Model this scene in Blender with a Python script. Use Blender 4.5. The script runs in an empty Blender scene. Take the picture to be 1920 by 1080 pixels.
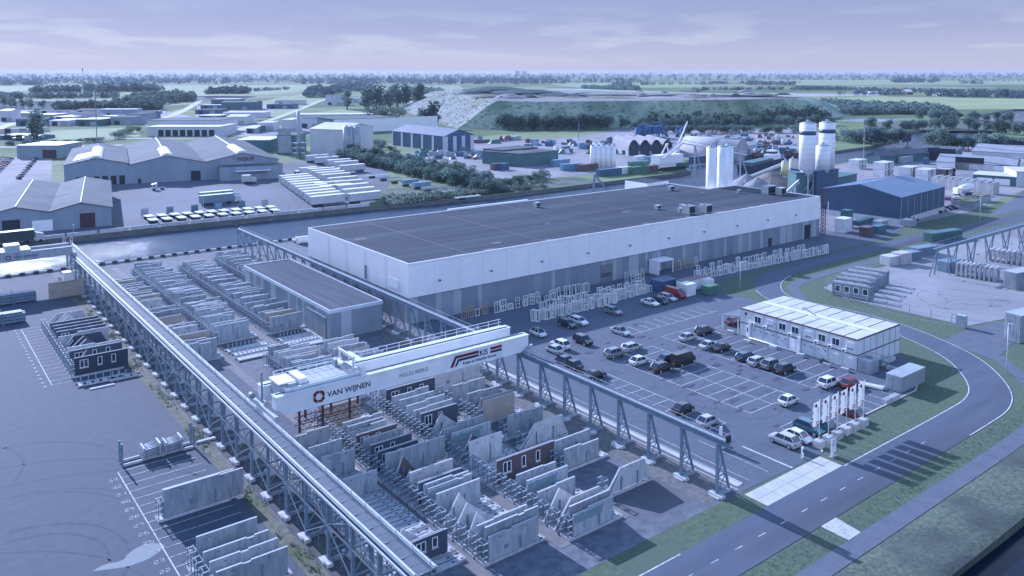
import bpy, math, random
from mathutils import Vector, Matrix
from mathutils.geometry import tessellate_polygon
R = math.radians
S = bpy.context.scene
COL = S.collection
rnd = random.Random(7)

# ------------------------------------------------------------------ camera
H = 50.0                      # camera height; world X / Y run along the two directions of the works
PITCH = math.asin(110.0 / 1536.0)
YAW = math.atan2(1185, 1536)
FPX = 1536.0 * math.cos(PITCH)
PY = 136 + FPX * math.tan(PITCH)
cam = bpy.data.cameras.new('camera')
camo = bpy.data.objects.new('camera', cam)
COL.objects.link(camo)
camo.location = (0, 0, H)
camo.rotation_euler = (R(90) - PITCH, 0, -YAW)
cam.sensor_width = 36
cam.lens = FPX / 1920 * 36
cam.shift_y = -(540 - PY) / 1920
cam.clip_start = 1
cam.clip_end = 60000
S.camera = camo

# ------------------------------------------------------------------ sky, sun, exposure
SUN_EL, SUN_AZ = R(26), R(-3)         # azimuth clockwise from +Y
w = bpy.data.worlds.new('World')
S.world = w
w.use_nodes = True
nt = w.node_tree
nt.nodes.clear()
def WN(t, **k):
    n = nt.nodes.new(t)
    for a, b in k.items(): setattr(n, a, b)
    return n
L = nt.links.new
out = WN('ShaderNodeOutputWorld'); bg = WN('ShaderNodeBackground')
sky = WN('ShaderNodeTexSky', sky_type='NISHITA', sun_disc=False, sun_elevation=SUN_EL, sun_rotation=SUN_AZ,
         altitude=50, air_density=1.0, dust_density=1.0, ozone_density=2.0)
tint = WN('ShaderNodeMixRGB', blend_type='MULTIPLY'); tint.inputs[0].default_value = 1
tc = WN('ShaderNodeTexCoord'); sep = WN('ShaderNodeSeparateXYZ'); L(tc.outputs['Generated'], sep.inputs[0])
ramp = WN('ShaderNodeValToRGB'); grad = WN('ShaderNodeValToRGB'); blend = WN('ShaderNodeMapRange')
L(sep.outputs[2], ramp.inputs[0])
cr = ramp.color_ramp
SKYT = [(0.0, (0.20, 0.26, 0.60)), (0.03, (0.20, 0.26, 0.60)), (0.10, (0.25, 0.31, 0.60)), (0.2, (0.4, 0.5, 0.8)), (0.5, (0.6, 0.8, 1.0))]
cr.elements[0].position = SKYT[0][0]; cr.elements[0].color = (*SKYT[0][1], 1)
cr.elements[1].position = SKYT[1][0]; cr.elements[1].color = (*SKYT[1][1], 1)
for p_, c_ in SKYT[2:]:
    e_ = cr.elements.new(p_); e_.color = (*c_, 1)
L(sky.outputs[0], tint.inputs[1]); L(ramp.outputs[0], tint.inputs[2])
# lavender-blue grade over tinted Nishita sky; unseen bright band added to light shaded walls
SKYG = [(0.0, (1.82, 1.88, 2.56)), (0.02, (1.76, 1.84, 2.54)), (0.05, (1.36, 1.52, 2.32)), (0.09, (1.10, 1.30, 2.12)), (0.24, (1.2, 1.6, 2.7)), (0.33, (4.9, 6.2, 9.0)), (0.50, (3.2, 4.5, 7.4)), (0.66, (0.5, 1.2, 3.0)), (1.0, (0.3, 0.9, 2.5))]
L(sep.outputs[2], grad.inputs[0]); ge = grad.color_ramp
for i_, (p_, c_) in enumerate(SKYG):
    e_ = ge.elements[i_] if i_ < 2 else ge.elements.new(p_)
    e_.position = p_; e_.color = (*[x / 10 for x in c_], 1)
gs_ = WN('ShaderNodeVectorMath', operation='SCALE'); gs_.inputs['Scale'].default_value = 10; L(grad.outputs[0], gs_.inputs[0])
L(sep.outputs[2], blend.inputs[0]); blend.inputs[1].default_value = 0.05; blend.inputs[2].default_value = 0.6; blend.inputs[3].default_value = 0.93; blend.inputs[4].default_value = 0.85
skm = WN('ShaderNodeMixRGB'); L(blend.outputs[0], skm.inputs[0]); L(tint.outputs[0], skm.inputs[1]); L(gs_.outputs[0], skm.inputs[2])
# thin cumulus sheet, projected on a plane overhead so that it flattens towards the horizon
dv = WN('ShaderNodeMath', operation='MAXIMUM'); dv.inputs[1].default_value = 0.012; L(sep.outputs[2], dv.inputs[0])
vx = WN('ShaderNodeMath', operation='DIVIDE'); L(sep.outputs[0], vx.inputs[0]); L(dv.outputs[0], vx.inputs[1])
vy = WN('ShaderNodeMath', operation='DIVIDE'); L(sep.outputs[1], vy.inputs[0]); L(dv.outputs[0], vy.inputs[1])
cb = WN('ShaderNodeMapping'); cb.inputs['Scale'].default_value = (9, 9, 64); L(tc.outputs['Generated'], cb.inputs[0])
noi = WN('ShaderNodeTexNoise'); noi.inputs['Scale'].default_value = 1.0; noi.inputs['Detail'].default_value = 9; noi.inputs['Roughness'].default_value = 0.52
L(cb.outputs[0], noi.inputs['Vector'])
big = WN('ShaderNodeTexNoise'); big.inputs['Scale'].default_value = 0.35; big.inputs['Detail'].default_value = 3
L(cb.outputs[0], big.inputs['Vector'])
add = WN('ShaderNodeMath', operation='MULTIPLY_ADD'); L(big.outputs[0], add.inputs[0]); add.inputs[1].default_value = 0.55; L(noi.outputs[0], add.inputs[2])
cm = WN('ShaderNodeMapRange'); cm.inputs[1].default_value = 0.755; cm.inputs[2].default_value = 0.87; L(add.outputs[0], cm.inputs[0])
fd = WN('ShaderNodeMapRange'); fd.inputs[1].default_value = 0.004; fd.inputs[2].default_value = 0.035; L(sep.outputs[2], fd.inputs[0])
fd2 = WN('ShaderNodeMapRange'); fd2.inputs[1].default_value = 0.09; fd2.inputs[2].default_value = 0.045; L(sep.outputs[2], fd2.inputs[0])
m1 = WN('ShaderNodeMath', operation='MULTIPLY'); L(cm.outputs[0], m1.inputs[0]); L(fd.outputs[0], m1.inputs[1])
m1b = WN('ShaderNodeMath', operation='MULTIPLY'); L(m1.outputs[0], m1b.inputs[0]); L(fd2.outputs[0], m1b.inputs[1])
m2 = WN('ShaderNodeMath', operation='MULTIPLY'); L(m1b.outputs[0], m2.inputs[0]); m2.inputs[1].default_value = 0.9
bright = WN('ShaderNodeMixRGB', blend_type='MULTIPLY'); bright.inputs[0].default_value = 1; bright.inputs[2].default_value = (1.22, 1.21, 1.09, 1)
L(skm.outputs[0], bright.inputs[1])
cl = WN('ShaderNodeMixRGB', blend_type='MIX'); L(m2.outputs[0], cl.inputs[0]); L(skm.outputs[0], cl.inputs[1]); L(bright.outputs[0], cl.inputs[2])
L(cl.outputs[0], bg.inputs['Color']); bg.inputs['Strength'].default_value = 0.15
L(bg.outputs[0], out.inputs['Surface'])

sl = bpy.data.lights.new('sun', 'SUN'); sl.energy = 4.1; sl.angle = R(0.5); sl.color = (0.66, 0.72, 1.0)
so = bpy.data.objects.new('sun', sl); COL.objects.link(so)
sd = Vector((math.sin(SUN_AZ) * math.cos(SUN_EL), math.cos(SUN_AZ) * math.cos(SUN_EL), math.sin(SUN_EL)))
so.rotation_euler = sd.to_track_quat('Z', 'Y').to_euler()
so.location = (0, 200, 300)
S.view_settings.view_transform = 'Standard'
S.view_settings.look = 'None'
S.view_settings.gamma = 1
S.view_settings.exposure = 1.0
S.cycles.max_bounces = 5; S.cycles.diffuse_bounces = 3; S.cycles.glossy_bounces = 2; S.cycles.transmission_bounces = 2
S.cycles.volume_bounces = 0; S.cycles.sample_clamp_indirect = 4; S.cycles.use_denoising = True

# ------------------------------------------------------------------ surveying the photo: pixel -> point on a level plane
_r = Vector((math.cos(YAW), -math.sin(YAW), 0))
_f = Vector((math.sin(YAW) * math.cos(PITCH), math.cos(YAW) * math.cos(PITCH), -math.sin(PITCH)))
_u = Vector((math.sin(YAW) * math.sin(PITCH), math.cos(YAW) * math.sin(PITCH), math.cos(PITCH)))
def G(u, v, z=0.0):
    d = (u - 960) * _r + FPX * _f - (v - PY) * _u
    t = (z - H) / d.z
    return Vector((d.x * t, d.y * t))
def HT(u, v, vt):
    """height of something standing at pixel (u, v) whose top is at row vt"""
    p = G(u, v); lo, hi = -5.0, 200.0
    for _ in range(40):
        m = (lo + hi) / 2; q = Vector((p.x, p.y, m - H))
        if PY - FPX * q.dot(_u) / q.dot(_f) > vt: lo = m
        else: hi = m
    return lo

# ------------------------------------------------------------------ materials
MC = {}
def M(name, c1, c2=None, scale=1.0, rough=0.8, stretch=(1, 1, 1), detail=4, bump=0.0, vary=0.0, metal=0.0, c3=None, s3=0.08, lo=0.35, hi=0.65, spec=0.5, alpha=1.0, emis=0):
    if name in MC: return MC[name]
    m = bpy.data.materials.new(name); m.use_nodes = True; MC[name] = m
    t = m.node_tree; b = t.nodes['Principled BSDF']; lk = t.links.new
    b.inputs['Roughness'].default_value = rough; b.inputs['Metallic'].default_value = metal
    b.inputs['Specular IOR Level'].default_value = spec
    m.diffuse_color = (*c1, 1)
    if c2 is None and not vary:
        b.inputs['Base Color'].default_value = (*c1, 1); return m
    geo = t.nodes.new('ShaderNodeNewGeometry'); mp = t.nodes.new('ShaderNodeMapping')
    mp.inputs['Scale'].default_value = stretch; lk(geo.outputs['Position'], mp.inputs[0])
    n = t.nodes.new('ShaderNodeTexNoise'); n.inputs['Scale'].default_value = scale; n.inputs['Detail'].default_value = detail; n.inputs['Roughness'].default_value = 0.62
    lk(mp.outputs[0], n.inputs['Vector'])
    mr = t.nodes.new('ShaderNodeMapRange'); mr.inputs[1].default_value = lo; mr.inputs[2].default_value = hi; lk(n.outputs[0], mr.inputs[0])
    mx = t.nodes.new('ShaderNodeMixRGB'); lk(mr.outputs[0], mx.inputs[0])
    mx.inputs[1].default_value = (*c1, 1); mx.inputs[2].default_value = (*(c2 or c1), 1)
    last = mx
    if c3:
        n3 = t.nodes.new('ShaderNodeTexNoise'); n3.inputs['Scale'].default_value = s3; n3.inputs['Detail'].default_value = 6; lk(mp.outputs[0], n3.inputs['Vector'])
        m3 = t.nodes.new('ShaderNodeMapRange'); m3.inputs[1].default_value = 0.48; m3.inputs[2].default_value = 0.66; lk(n3.outputs[0], m3.inputs[0])
        x3 = t.nodes.new('ShaderNodeMixRGB'); lk(m3.outputs[0], x3.inputs[0]); lk(last.outputs[0], x3.inputs[1]); x3.inputs[2].default_value = (*c3, 1); last = x3
    if vary:
        oi = t.nodes.new('ShaderNodeObjectInfo'); hv = t.nodes.new('ShaderNodeHueSaturation')
        v1 = t.nodes.new('ShaderNodeMapRange'); v1.inputs[3].default_value = 1 - vary; v1.inputs[4].default_value = 1 + vary
        lk(oi.outputs['Random'], v1.inputs[0]); lk(v1.outputs[0], hv.inputs['Value']); lk(last.outputs[0], hv.inputs['Color']); last = hv
    lk(last.outputs[0], b.inputs['Base Color'])
    if bump:
        bp = t.nodes.new('ShaderNodeBump'); bp.inputs['Strength'].default_value = bump; bp.inputs['Distance'].default_value = 0.1
        lk(n.outputs[0], bp.inputs['Height']); lk(bp.outputs[0], b.inputs['Normal'])
    return m

def bands_mat(name, c1, c2, axis, freq, width=0.5, rough=0.6, extra=None):
    """two-tone ribs/tiles across one world axis (0,1,2) - for sheet cladding, tiles, bricks"""
    if name in MC: return MC[name]
    m = bpy.data.materials.new(name); m.use_nodes = True; MC[name] = m
    t = m.node_tree; b = t.nodes['Principled BSDF']; lk = t.links.new
    b.inputs['Roughness'].default_value = rough
    geo = t.nodes.new('ShaderNodeNewGeometry'); sp = t.nodes.new('ShaderNodeSeparateXYZ'); lk(geo.outputs['Position'], sp.inputs[0])
    mu = t.nodes.new('ShaderNodeMath'); mu.operation = 'MULTIPLY'; mu.inputs[1].default_value = freq; lk(sp.outputs[axis], mu.inputs[0])
    fr = t.nodes.new('ShaderNodeMath'); fr.operation = 'FRACT'; lk(mu.outputs[0], fr.inputs[0])
    gt = t.nodes.new('ShaderNodeMath'); gt.operation = 'GREATER_THAN'; gt.inputs[1].default_value = width; lk(fr.outputs[0], gt.inputs[0])
    nz = t.nodes.new('ShaderNodeTexNoise'); nz.inputs['Scale'].default_value = 0.35; nz.inputs['Detail'].default_value = 5; lk(geo.outputs['Position'], nz.inputs['Vector'])
    mx = t.nodes.new('ShaderNodeMixRGB'); lk(gt.outputs[0], mx.inputs[0]); mx.inputs[1].default_value = (*c1, 1); mx.inputs[2].default_value = (*c2, 1)
    hv = t.nodes.new('ShaderNodeHueSaturation'); lk(mx.outputs[0], hv.inputs['Color'])
    v1 = t.nodes.new('ShaderNodeMapRange'); v1.inputs[1].default_value = 0.3; v1.inputs[2].default_value = 0.7; v1.inputs[3].default_value = 0.82; v1.inputs[4].default_value = 1.15; lk(nz.outputs[0], v1.inputs[0]); lk(v1.outputs[0], hv.inputs['Value'])
    lk(hv.outputs[0], b.inputs['Base Color'])
    return m

CONC = M('precast_concrete', (0.27, 0.31, 0.35), (0.40, 0.43, 0.47), 1.1, 0.85, (2.0, 2.0, .45), 8, 0.12, 0.20, c3=(0.24, 0.28, 0.33), s3=0.9)
CONCL = M('pale_concrete', (0.42, 0.425, 0.45), (0.55, 0.55, 0.57), 1.6, 0.85, (1, 1, .6), 8, 0.1, 0.10, c3=(0.40, 0.405, 0.43), s3=1.2)
EDGE = M('cast_edge_concrete', (0.42, 0.43, 0.46), (0.54, 0.55, 0.58), 2.0, 0.8)
TAN = M('beige_insulation_panel', (0.36, 0.31, 0.27), (0.44, 0.38, 0.33), 0.6, 0.9, vary=0.1)
BRICK = M('brown_brick_face', (0.095, 0.078, 0.088), (0.14, 0.115, 0.122), 5.0, 0.9, (1, 1, 4), 3, 0.2, 0.15)
BRICKD = M('dark_brick_face', (0.05, 0.068, 0.105), (0.078, 0.098, 0.135), 5.0, 0.9, (1, 1, 4), 3, 0.2, 0.2)
TEAL = M('green_insulation_board', (0.15, 0.25, 0.28), (0.20, 0.31, 0.33), 1.0, 0.8)
GALV = M('galvanised_steel', (0.34, 0.38, 0.43), (0.46, 0.49, 0.53), 3.0, 0.5, metal=0.15)
STEEL = M('blue_grey_painted_steel', (0.13, 0.20, 0.27), (0.19, 0.26, 0.33), 1.4, 0.55, vary=0.06)
RAILM = M('pale_rail_steel', (0.55, 0.55, 0.58), (0.70, 0.70, 0.72), 1.5, 0.4, metal=0.1)
GRATE = M('walkway_grating', (0.085, 0.11, 0.15), (0.12, 0.145, 0.18), 0.5, 0.8, c3=(0.07, 0.09, 0.13))
WHITE = M('white_paint', (0.85, 0.84, 0.86), (0.89, 0.88, 0.90), 0.12, 0.45, c3=(0.83, 0.82, 0.85), s3=0.3)
LINE = M('road_marking_paint', (0.22, 0.23, 0.26), (0.62, 0.62, 0.63), 2.6, 0.8, detail=8, lo=0.33, hi=0.55)
RED = M('dark_red_steel', (0.055, 0.024, 0.040), (0.085, 0.035, 0.055), 2.0, 0.6)
LRED = M('logo_maroon', (0.14, 0.01, 0.03))
LBLUE = M('logo_navy', (0.015, 0.03, 0.09))
BLACK = M('black_rubber', (0.022, 0.026, 0.036), rough=0.7)
GLASS = M('dark_glass', (0.03, 0.045, 0.07), rough=0.08, spec=0.9)
DARK = M('dark_opening', (0.028, 0.038, 0.055), rough=0.9)
FRAME = M('white_window_profile', (0.62, 0.63, 0.62), (0.76, 0.76, 0.74), 2.0, 0.5, vary=0.12)
FRAMEB = M('tan_window_profile', (0.34, 0.29, 0.24), (0.42, 0.37, 0.31), 2.0, 0.6, vary=0.15)
BARK = M('bark', (0.07, 0.055, 0.045), (0.13, 0.10, 0.08), 3.0, 0.95)
LEAF = M('foliage', (0.07, 0.135, 0.135), (0.185, 0.265, 0.235), 0.5, 0.85, detail=5, vary=0.38, lo=0.3, hi=0.7)
LEAFD = M('dark_foliage', (0.05, 0.105, 0.118), (0.13, 0.2, 0.195), 0.5, 0.85, detail=5, vary=0.2, lo=0.3, hi=0.7)
LEAFF = M('far_foliage', (0.05, 0.1, 0.125), (0.115, 0.175, 0.19), 0.02, 0.95, detail=6, lo=0.3, hi=0.7)
LEAFG = M('grey_green_foliage', (0.10, 0.15, 0.13), (0.19, 0.25, 0.21), 0.5, 0.85, detail=5, vary=0.2, lo=0.3, hi=0.7)

for lm_ in (LEAF, LEAFD, LEAFG, LEAFF):        # leaves let some sunlight through
    t_ = lm_.node_tree; pb_ = t_.nodes['Principled BSDF']; o_ = t_.nodes['Material Output']
    src_ = pb_.inputs['Base Color'].links[0].from_socket; tl_ = t_.nodes.new('ShaderNodeBsdfTranslucent'); ms_ = t_.nodes.new('ShaderNodeMixShader'); ms_.inputs[0].default_value = 0.42
    t_.links.new(src_, tl_.inputs['Color']); t_.links.new(pb_.outputs[0], ms_.inputs[1]); t_.links.new(tl_.outputs[0], ms_.inputs[2]); t_.links.new(ms_.outputs[0], o_.inputs['Surface'])
# ------------------------------------------------------------------ mesh building
class MB:
    def __init__(s): s.v = []; s.f = []; s.m = []; s.sm = []
    def face(s, pts, mi=0, sm=False):
        i = len(s.v); s.v += [tuple(p) for p in pts]; s.f.append(tuple(range(i, i + len(pts)))); s.m.append(mi); s.sm.append(sm)
    def hexa(s, c, mi=0):
        """c: 8 corners, bottom ring 0-3 then top ring 4-7"""
        i = len(s.v); s.v += [tuple(p) for p in c]
        for q in ((3, 2, 1, 0), (4, 5, 6, 7), (0, 1, 5, 4), (1, 2, 6, 5), (2, 3, 7, 6), (3, 0, 4, 7)):
            s.f.append(tuple(i + k for k in q)); s.m.append(mi); s.sm.append(False)
        return s
    def box(s, x0, x1, y0, y1, z0, z1, mi=0):
        return s.hexa([(x0, y0, z0), (x1, y0, z0), (x1, y1, z0), (x0, y1, z0), (x0, y0, z1), (x1, y0, z1), (x1, y1, z1), (x0, y1, z1)], mi)
    def bar(s, p, q, w, h=None, mi=0):
        p, q = Vector(p), Vector(q); d = (q - p).normalized(); h = h or w
        up = Vector((0, 0, 1)) if abs(d.z) < 0.95 else Vector((0, 1, 0))
        a = d.cross(up).normalized() * (w / 2); b = a.cross(d).normalized() * (h / 2)
        return s.hexa([p - a - b, p + a - b, q + a - b, q - a - b, p - a + b, p + a + b, q + a + b, q - a + b], mi)
    def tube(s, p, q, r0, r1=None, n=8, mi=0, cap=True):
        p, q = Vector(p), Vector(q); r1 = r0 if r1 is None else r1; d = (q - p).normalized()
        up = Vector((0, 0, 1)) if abs(d.z) < 0.95 else Vector((1, 0, 0))
        a = d.cross(up).normalized(); b = a.cross(d).normalized(); i = len(s.v)
        for c, r in ((p, r0), (q, r1)):
            for k in range(n):
                t = 2 * math.pi * k / n; s.v.append(tuple(c + a * (r * math.cos(t)) + b * (r * math.sin(t))))
        for k in range(n):
            k2 = (k + 1) % n; s.f.append((i + k2, i + k, i + n + k, i + n + k2)); s.m.append(mi); s.sm.append(True)
        if cap:
            s.f.append(tuple(i + k for k in range(n))); s.m.append(mi); s.sm.append(False)
            s.f.append(tuple(i + n + n - 1 - k for k in range(n))); s.m.append(mi); s.sm.append(False)
        return s
    def prism(s, poly, z0, z1, mi=0, top=None):
        """poly: ccw list of xy"""
        i = len(s.v); n = len(poly)
        s.v += [(p[0], p[1], z0) for p in poly] + [(p[0], p[1], z1) for p in poly]
        s.f.append(tuple(i + n - 1 - k for k in range(n))); s.m.append(mi); s.sm.append(False)
        s.f.append(tuple(i + n + k for k in range(n))); s.m.append(mi if top is None else top); s.sm.append(False)
        for k in range(n):
            k2 = (k + 1) % n; s.f.append((i + k, i + k2, i + n + k2, i + n + k)); s.m.append(mi); s.sm.append(False)
        return s
    def plate(s, poly, y0, y1, mi=0):
        """poly in x,z (ccw seen from -y), extruded y0..y1"""
        i = len(s.v); n = len(poly)
        s.v += [(p[0], y0, p[1]) for p in poly] + [(p[0], y1, p[1]) for p in poly]
        s.f.append(tuple(i + k for k in range(n))); s.m.append(mi); s.sm.append(False)
        s.f.append(tuple(i + n + n - 1 - k for k in range(n))); s.m.append(mi); s.sm.append(False)
        for k in range(n):
            k2 = (k + 1) % n; s.f.append((i + k2, i + k, i + n + k, i + n + k2)); s.m.append(mi); s.sm.append(False)
        return s
    def mesh(s, name, mats):
        me = bpy.data.meshes.new(name); me.from_pydata(s.v, [], s.f)
        for mt in (mats if isinstance(mats, (list, tuple)) else [mats]): me.materials.append(mt)
        me.polygons.foreach_set('material_index', s.m); me.polygons.foreach_set('use_smooth', s.sm); me.update()
        return me

def obj(name, mb, mats=None, parent=None, loc=None, rz=0.0):
    me = mb.mesh(name, mats) if isinstance(mb, MB) else mb
    o = bpy.data.objects.new(name, me); COL.objects.link(o)
    if parent is not None: o.parent = parent
    if loc is not None: o.location = loc
    if rz: o.rotation_euler = (0, 0, rz)
    return o
def tag(o, label=None, cat=None, group=None, kind=None):
    if label: o['label'] = label
    if cat: o['category'] = cat
    if group: o['group'] = group
    if kind: o['kind'] = kind
    return o
def thing(name, label, cat, loc=(0, 0, 0), rz=0.0, group=None):
    o = bpy.data.objects.new(name, None); COL.objects.link(o); o.empty_display_size = 0.5
    o.location = loc; o.rotation_euler = (0, 0, rz)
    return tag(o, label, cat, group)
def struct(name, mb, mats, kind='structure', label=None):
    o = obj(name, mb, mats); o['kind'] = kind
    if label: o['label'] = label
    return o
def copy_tree(o, parent=None, kids=None):
    c = o.copy(); COL.objects.link(c)
    if parent is not None: c.parent = parent
    for ch in KIDS.get(o.name, []) if kids is None else kids: copy_tree(ch, c)
    return c
KIDS = {}
def reg(o):
    """remember the children of a prototype so copies need no search"""
    KIDS[o.name] = [c for c in o.children]
    for c in KIDS[o.name]: reg(c)
    return o
def dup(proto, loc, rz, label, group=None, first=set()):
    """the first use moves the prototype itself, later ones copy it with its parts"""
    if proto.name in first: o = copy_tree(proto)
    else:
        if proto.name not in KIDS: reg(proto)
        first.add(proto.name); o = proto
    o.location = (loc[0], loc[1], loc[2] if len(loc) > 2 else 0); o.rotation_euler = (0, 0, rz)
    if label: o['label'] = label
    if group: o['group'] = group
    return o
ORD = ['first', 'second', 'third', 'fourth', 'fifth', 'sixth', 'seventh', 'eighth', 'ninth', 'tenth', 'eleventh', 'twelfth', 'thirteenth', 'fourteenth', 'fifteenth', 'sixteenth', 'seventeenth', 'eighteenth', 'nineteenth', 'twentieth']
TENS = {2: 'twenty', 3: 'thirty', 4: 'forty', 5: 'fifty', 6: 'sixty', 7: 'seventy', 8: 'eighty', 9: 'ninety'}
TENTH = {2: 'twentieth', 3: 'thirtieth', 4: 'fortieth', 5: 'fiftieth', 6: 'sixtieth', 7: 'seventieth', 8: 'eightieth', 9: 'ninetieth'}
def nth(k):
    """k from 0"""
    n = k + 1
    if n > 100: return 'hundred-and-' + nth(n - 101)
    if n == 100: return 'hundredth'
    if n <= 20: return ORD[k]
    return TENTH[n // 10] if n % 10 == 0 else TENS[n // 10] + '-' + ORD[n % 10 - 1]
def sheet(name, polys, mat_, z, kind='structure', label=None):
    """flat sheet(s) of ground cover at height z; polys: list of xy lists"""
    mb = MB()
    for k_, p in enumerate(polys):
        z = z + (0.0015 if k_ else 0); p = [tuple(q)[:2] for q in p]
        for t in tessellate_polygon([[Vector((a[0], a[1], 0)) for a in p]]):
            tri = [p[k] for k in t]
            ar = (tri[1][0] - tri[0][0]) * (tri[2][1] - tri[0][1]) - (tri[2][0] - tri[0][0]) * (tri[1][1] - tri[0][1])
            if ar < 0: tri.reverse()
            mb.face([(a[0], a[1], z) for a in tri])
    return struct(name, mb, mat_, kind, label)
def ribbon(pts, w0, w1=None):
    """polygon strip along a polyline; w0 left offset, w1 right offset"""
    w1 = -w0 if w1 is None else w1
    P = [Vector((p[0], p[1])) for p in pts]; Lf, Rt = [], []
    for i, p in enumerate(P):
        d = (P[min(i + 1, len(P) - 1)] - P[max(i - 1, 0)]).normalized(); n = Vector((-d.y, d.x))
        Lf.append(p + n * w0); Rt.append(p + n * w1)
    return Rt, Lf
def smooth(pts, it=3):
    for _ in range(it):
        q = [pts[0]]
        for a, b in zip(pts, pts[1:]):
            a, b = Vector(a), Vector(b); q += [tuple(a * .75 + b * .25), tuple(a * .25 + b * .75)]
        pts = q + [pts[-1]]
    return pts
def ribbon_mb(mb, pts, w0, w1, z, mi=0):
    A, B = ribbon(pts, w0, w1)
    for i in range(len(A) - 1): mb.face([(*A[i], z), (*A[i + 1], z), (*B[i + 1], z), (*B[i], z)], mi)
    return mb
def text_mesh(s, size, thick=0.02, bold=False):
    cu = bpy.data.curves.new('t', 'FONT'); cu.body = s; cu.size = size; cu.extrude = thick / 2; cu.align_x = 'LEFT'
    if bold: cu.offset = size * 0.02
    o = bpy.data.objects.new('t', cu); COL.objects.link(o)
    dg = bpy.context.evaluated_depsgraph_get()
    me = bpy.data.meshes.new_from_object(o.evaluated_get(dg)); bpy.data.objects.remove(o)
    return me
def text(name, s, size, mat_, parent, loc, rx=90.0, rz=0.0, sx=1.0, bold=False, thick=0.02, ry=0.0):
    me = text_mesh(s, size, thick, bold); me.materials.clear(); me.materials.append(mat_)
    o = bpy.data.objects.new(name, me); COL.objects.link(o); o.parent = parent
    o.location = loc; o.rotation_euler = (R(rx), R(ry), R(rz)); o.scale = (sx, 1, 1)
    return o
# ------------------------------------------------------------------ ground, water, roads
GRASS = M('grass', (0.040, 0.072, 0.046), (0.125, 0.165, 0.105), 1.5, 0.95, detail=12, c3=(0.085, 0.115, 0.085), s3=0.12, bump=0.6, lo=.25, hi=.75)
GRASSR = M('rough_verge_grass', (0.030, 0.055, 0.045), (0.17, 0.20, 0.15), 2.2, 0.95, detail=12, c3=(0.050, 0.062, 0.060), s3=0.10, bump=0.9, lo=.25, hi=.75)
def field_mat():
    m = bpy.data.materials.new('fields'); m.use_nodes = True; t = m.node_tree; b = t.nodes['Principled BSDF']; lk = t.links.new
    b.inputs['Roughness'].default_value = 0.95; b.inputs['Specular IOR Level'].default_value = 0.1
    geo = t.nodes.new('ShaderNodeNewGeometry'); mp = t.nodes.new('ShaderNodeMapping'); mp.inputs['Rotation'].default_value = (0, 0, 0.35); mp.inputs['Scale'].default_value = (0.0016, 0.0052, 1)
    lk(geo.outputs['Position'], mp.inputs[0])
    vo = t.nodes.new('ShaderNodeTexVoronoi'); vo.distance = 'CHEBYCHEV'; vo.inputs['Scale'].default_value = 1.0; vo.inputs['Randomness'].default_value = 0.75; lk(mp.outputs[0], vo.inputs['Vector'])
    sp = t.nodes.new('ShaderNodeSeparateColor'); lk(vo.outputs['Color'], sp.inputs[0])
    rp = t.nodes.new('ShaderNodeValToRGB'); e = rp.color_ramp.elements
    rp.color_ramp.interpolation = 'CONSTANT'
    e[0].position = 0; e[0].color = (0.125, 0.175, 0.095, 1); e[1].position = 0.3; e[1].color = (0.175, 0.225, 0.125, 1)
    for p_, c_ in ((0.55, (0.105, 0.155, 0.09)), (0.75, (0.22, 0.26, 0.155)), (0.88, (0.25, 0.255, 0.18))):
        q = e.new(p_); q.color = (*c_, 1)
    lk(sp.outputs[0], rp.inputs[0])
    n = t.nodes.new('ShaderNodeTexNoise'); n.inputs['Scale'].default_value = 0.02; n.inputs['Detail'].default_value = 10; lk(geo.outputs['Position'], n.inputs['Vector'])
    mr = t.nodes.new('ShaderNodeMapRange'); mr.inputs[1].default_value = 0.3; mr.inputs[2].default_value = 0.7; mr.inputs[3].default_value = 0.7; mr.inputs[4].default_value = 1.25; lk(n.outputs[0], mr.inputs[0])
    hv = t.nodes.new('ShaderNodeHueSaturation'); lk(rp.outputs[0], hv.inputs['Color']); lk(mr.outputs[0], hv.inputs['Value']); lk(hv.outputs[0], b.inputs['Base Color'])
    return m
FIELD = field_mat()
QUAY = M('quay_wall_concrete', (0.10, 0.11, 0.12), (0.17, 0.18, 0.18), 0.4, 0.9, (1, 1, 3))

def near_asphalt(name, c1, c2, c3, **k): return M(name, c1, c2, 0.8, 0.88, detail=10, c3=c3, s3=0.05, bump=0.15, **k)
YARD = near_asphalt('yard_gravel', (0.092, 0.104, 0.134), (0.16, 0.172, 0.205), (0.106, 0.106, 0.123), lo=0.4, hi=0.62)
ASPH = near_asphalt('parking_asphalt', (0.08, 0.098, 0.135), (0.106, 0.124, 0.162), (0.092, 0.11, 0.148))
ASPHL = near_asphalt('left_yard_asphalt', (0.058, 0.074, 0.106), (0.076, 0.092, 0.124), (0.066, 0.082, 0.115))
ROAD = M('road_asphalt', (0.068, 0.086, 0.128), (0.092, 0.11, 0.155), 0.25, 0.85, (0.25, 2.2, 1), 8, bump=0.1, c3=(0.053, 0.056, 0.070), s3=0.04)
PATHM = M('cycle_path_asphalt', (0.092, 0.108, 0.148), (0.124, 0.138, 0.178), 0.5, 0.88, detail=8)
SAND = M('pale_sandy_yard', (0.25, 0.25, 0.275), (0.335, 0.33, 0.35), 0.12, 0.95, detail=9, c3=(0.212, 0.204, 0.221), s3=0.03, bump=0.15)
SLABM = M('pale_concrete_slab', (0.44, 0.43, 0.42), (0.52, 0.51, 0.49), 0.6, 0.85, detail=6)
DIRT = M('bare_earth_and_weeds', (0.10, 0.105, 0.075), (0.19, 0.18, 0.16), 1.1, 0.95, detail=9, c3=(0.085, 0.11, 0.05), s3=0.16, bump=0.5)

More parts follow.
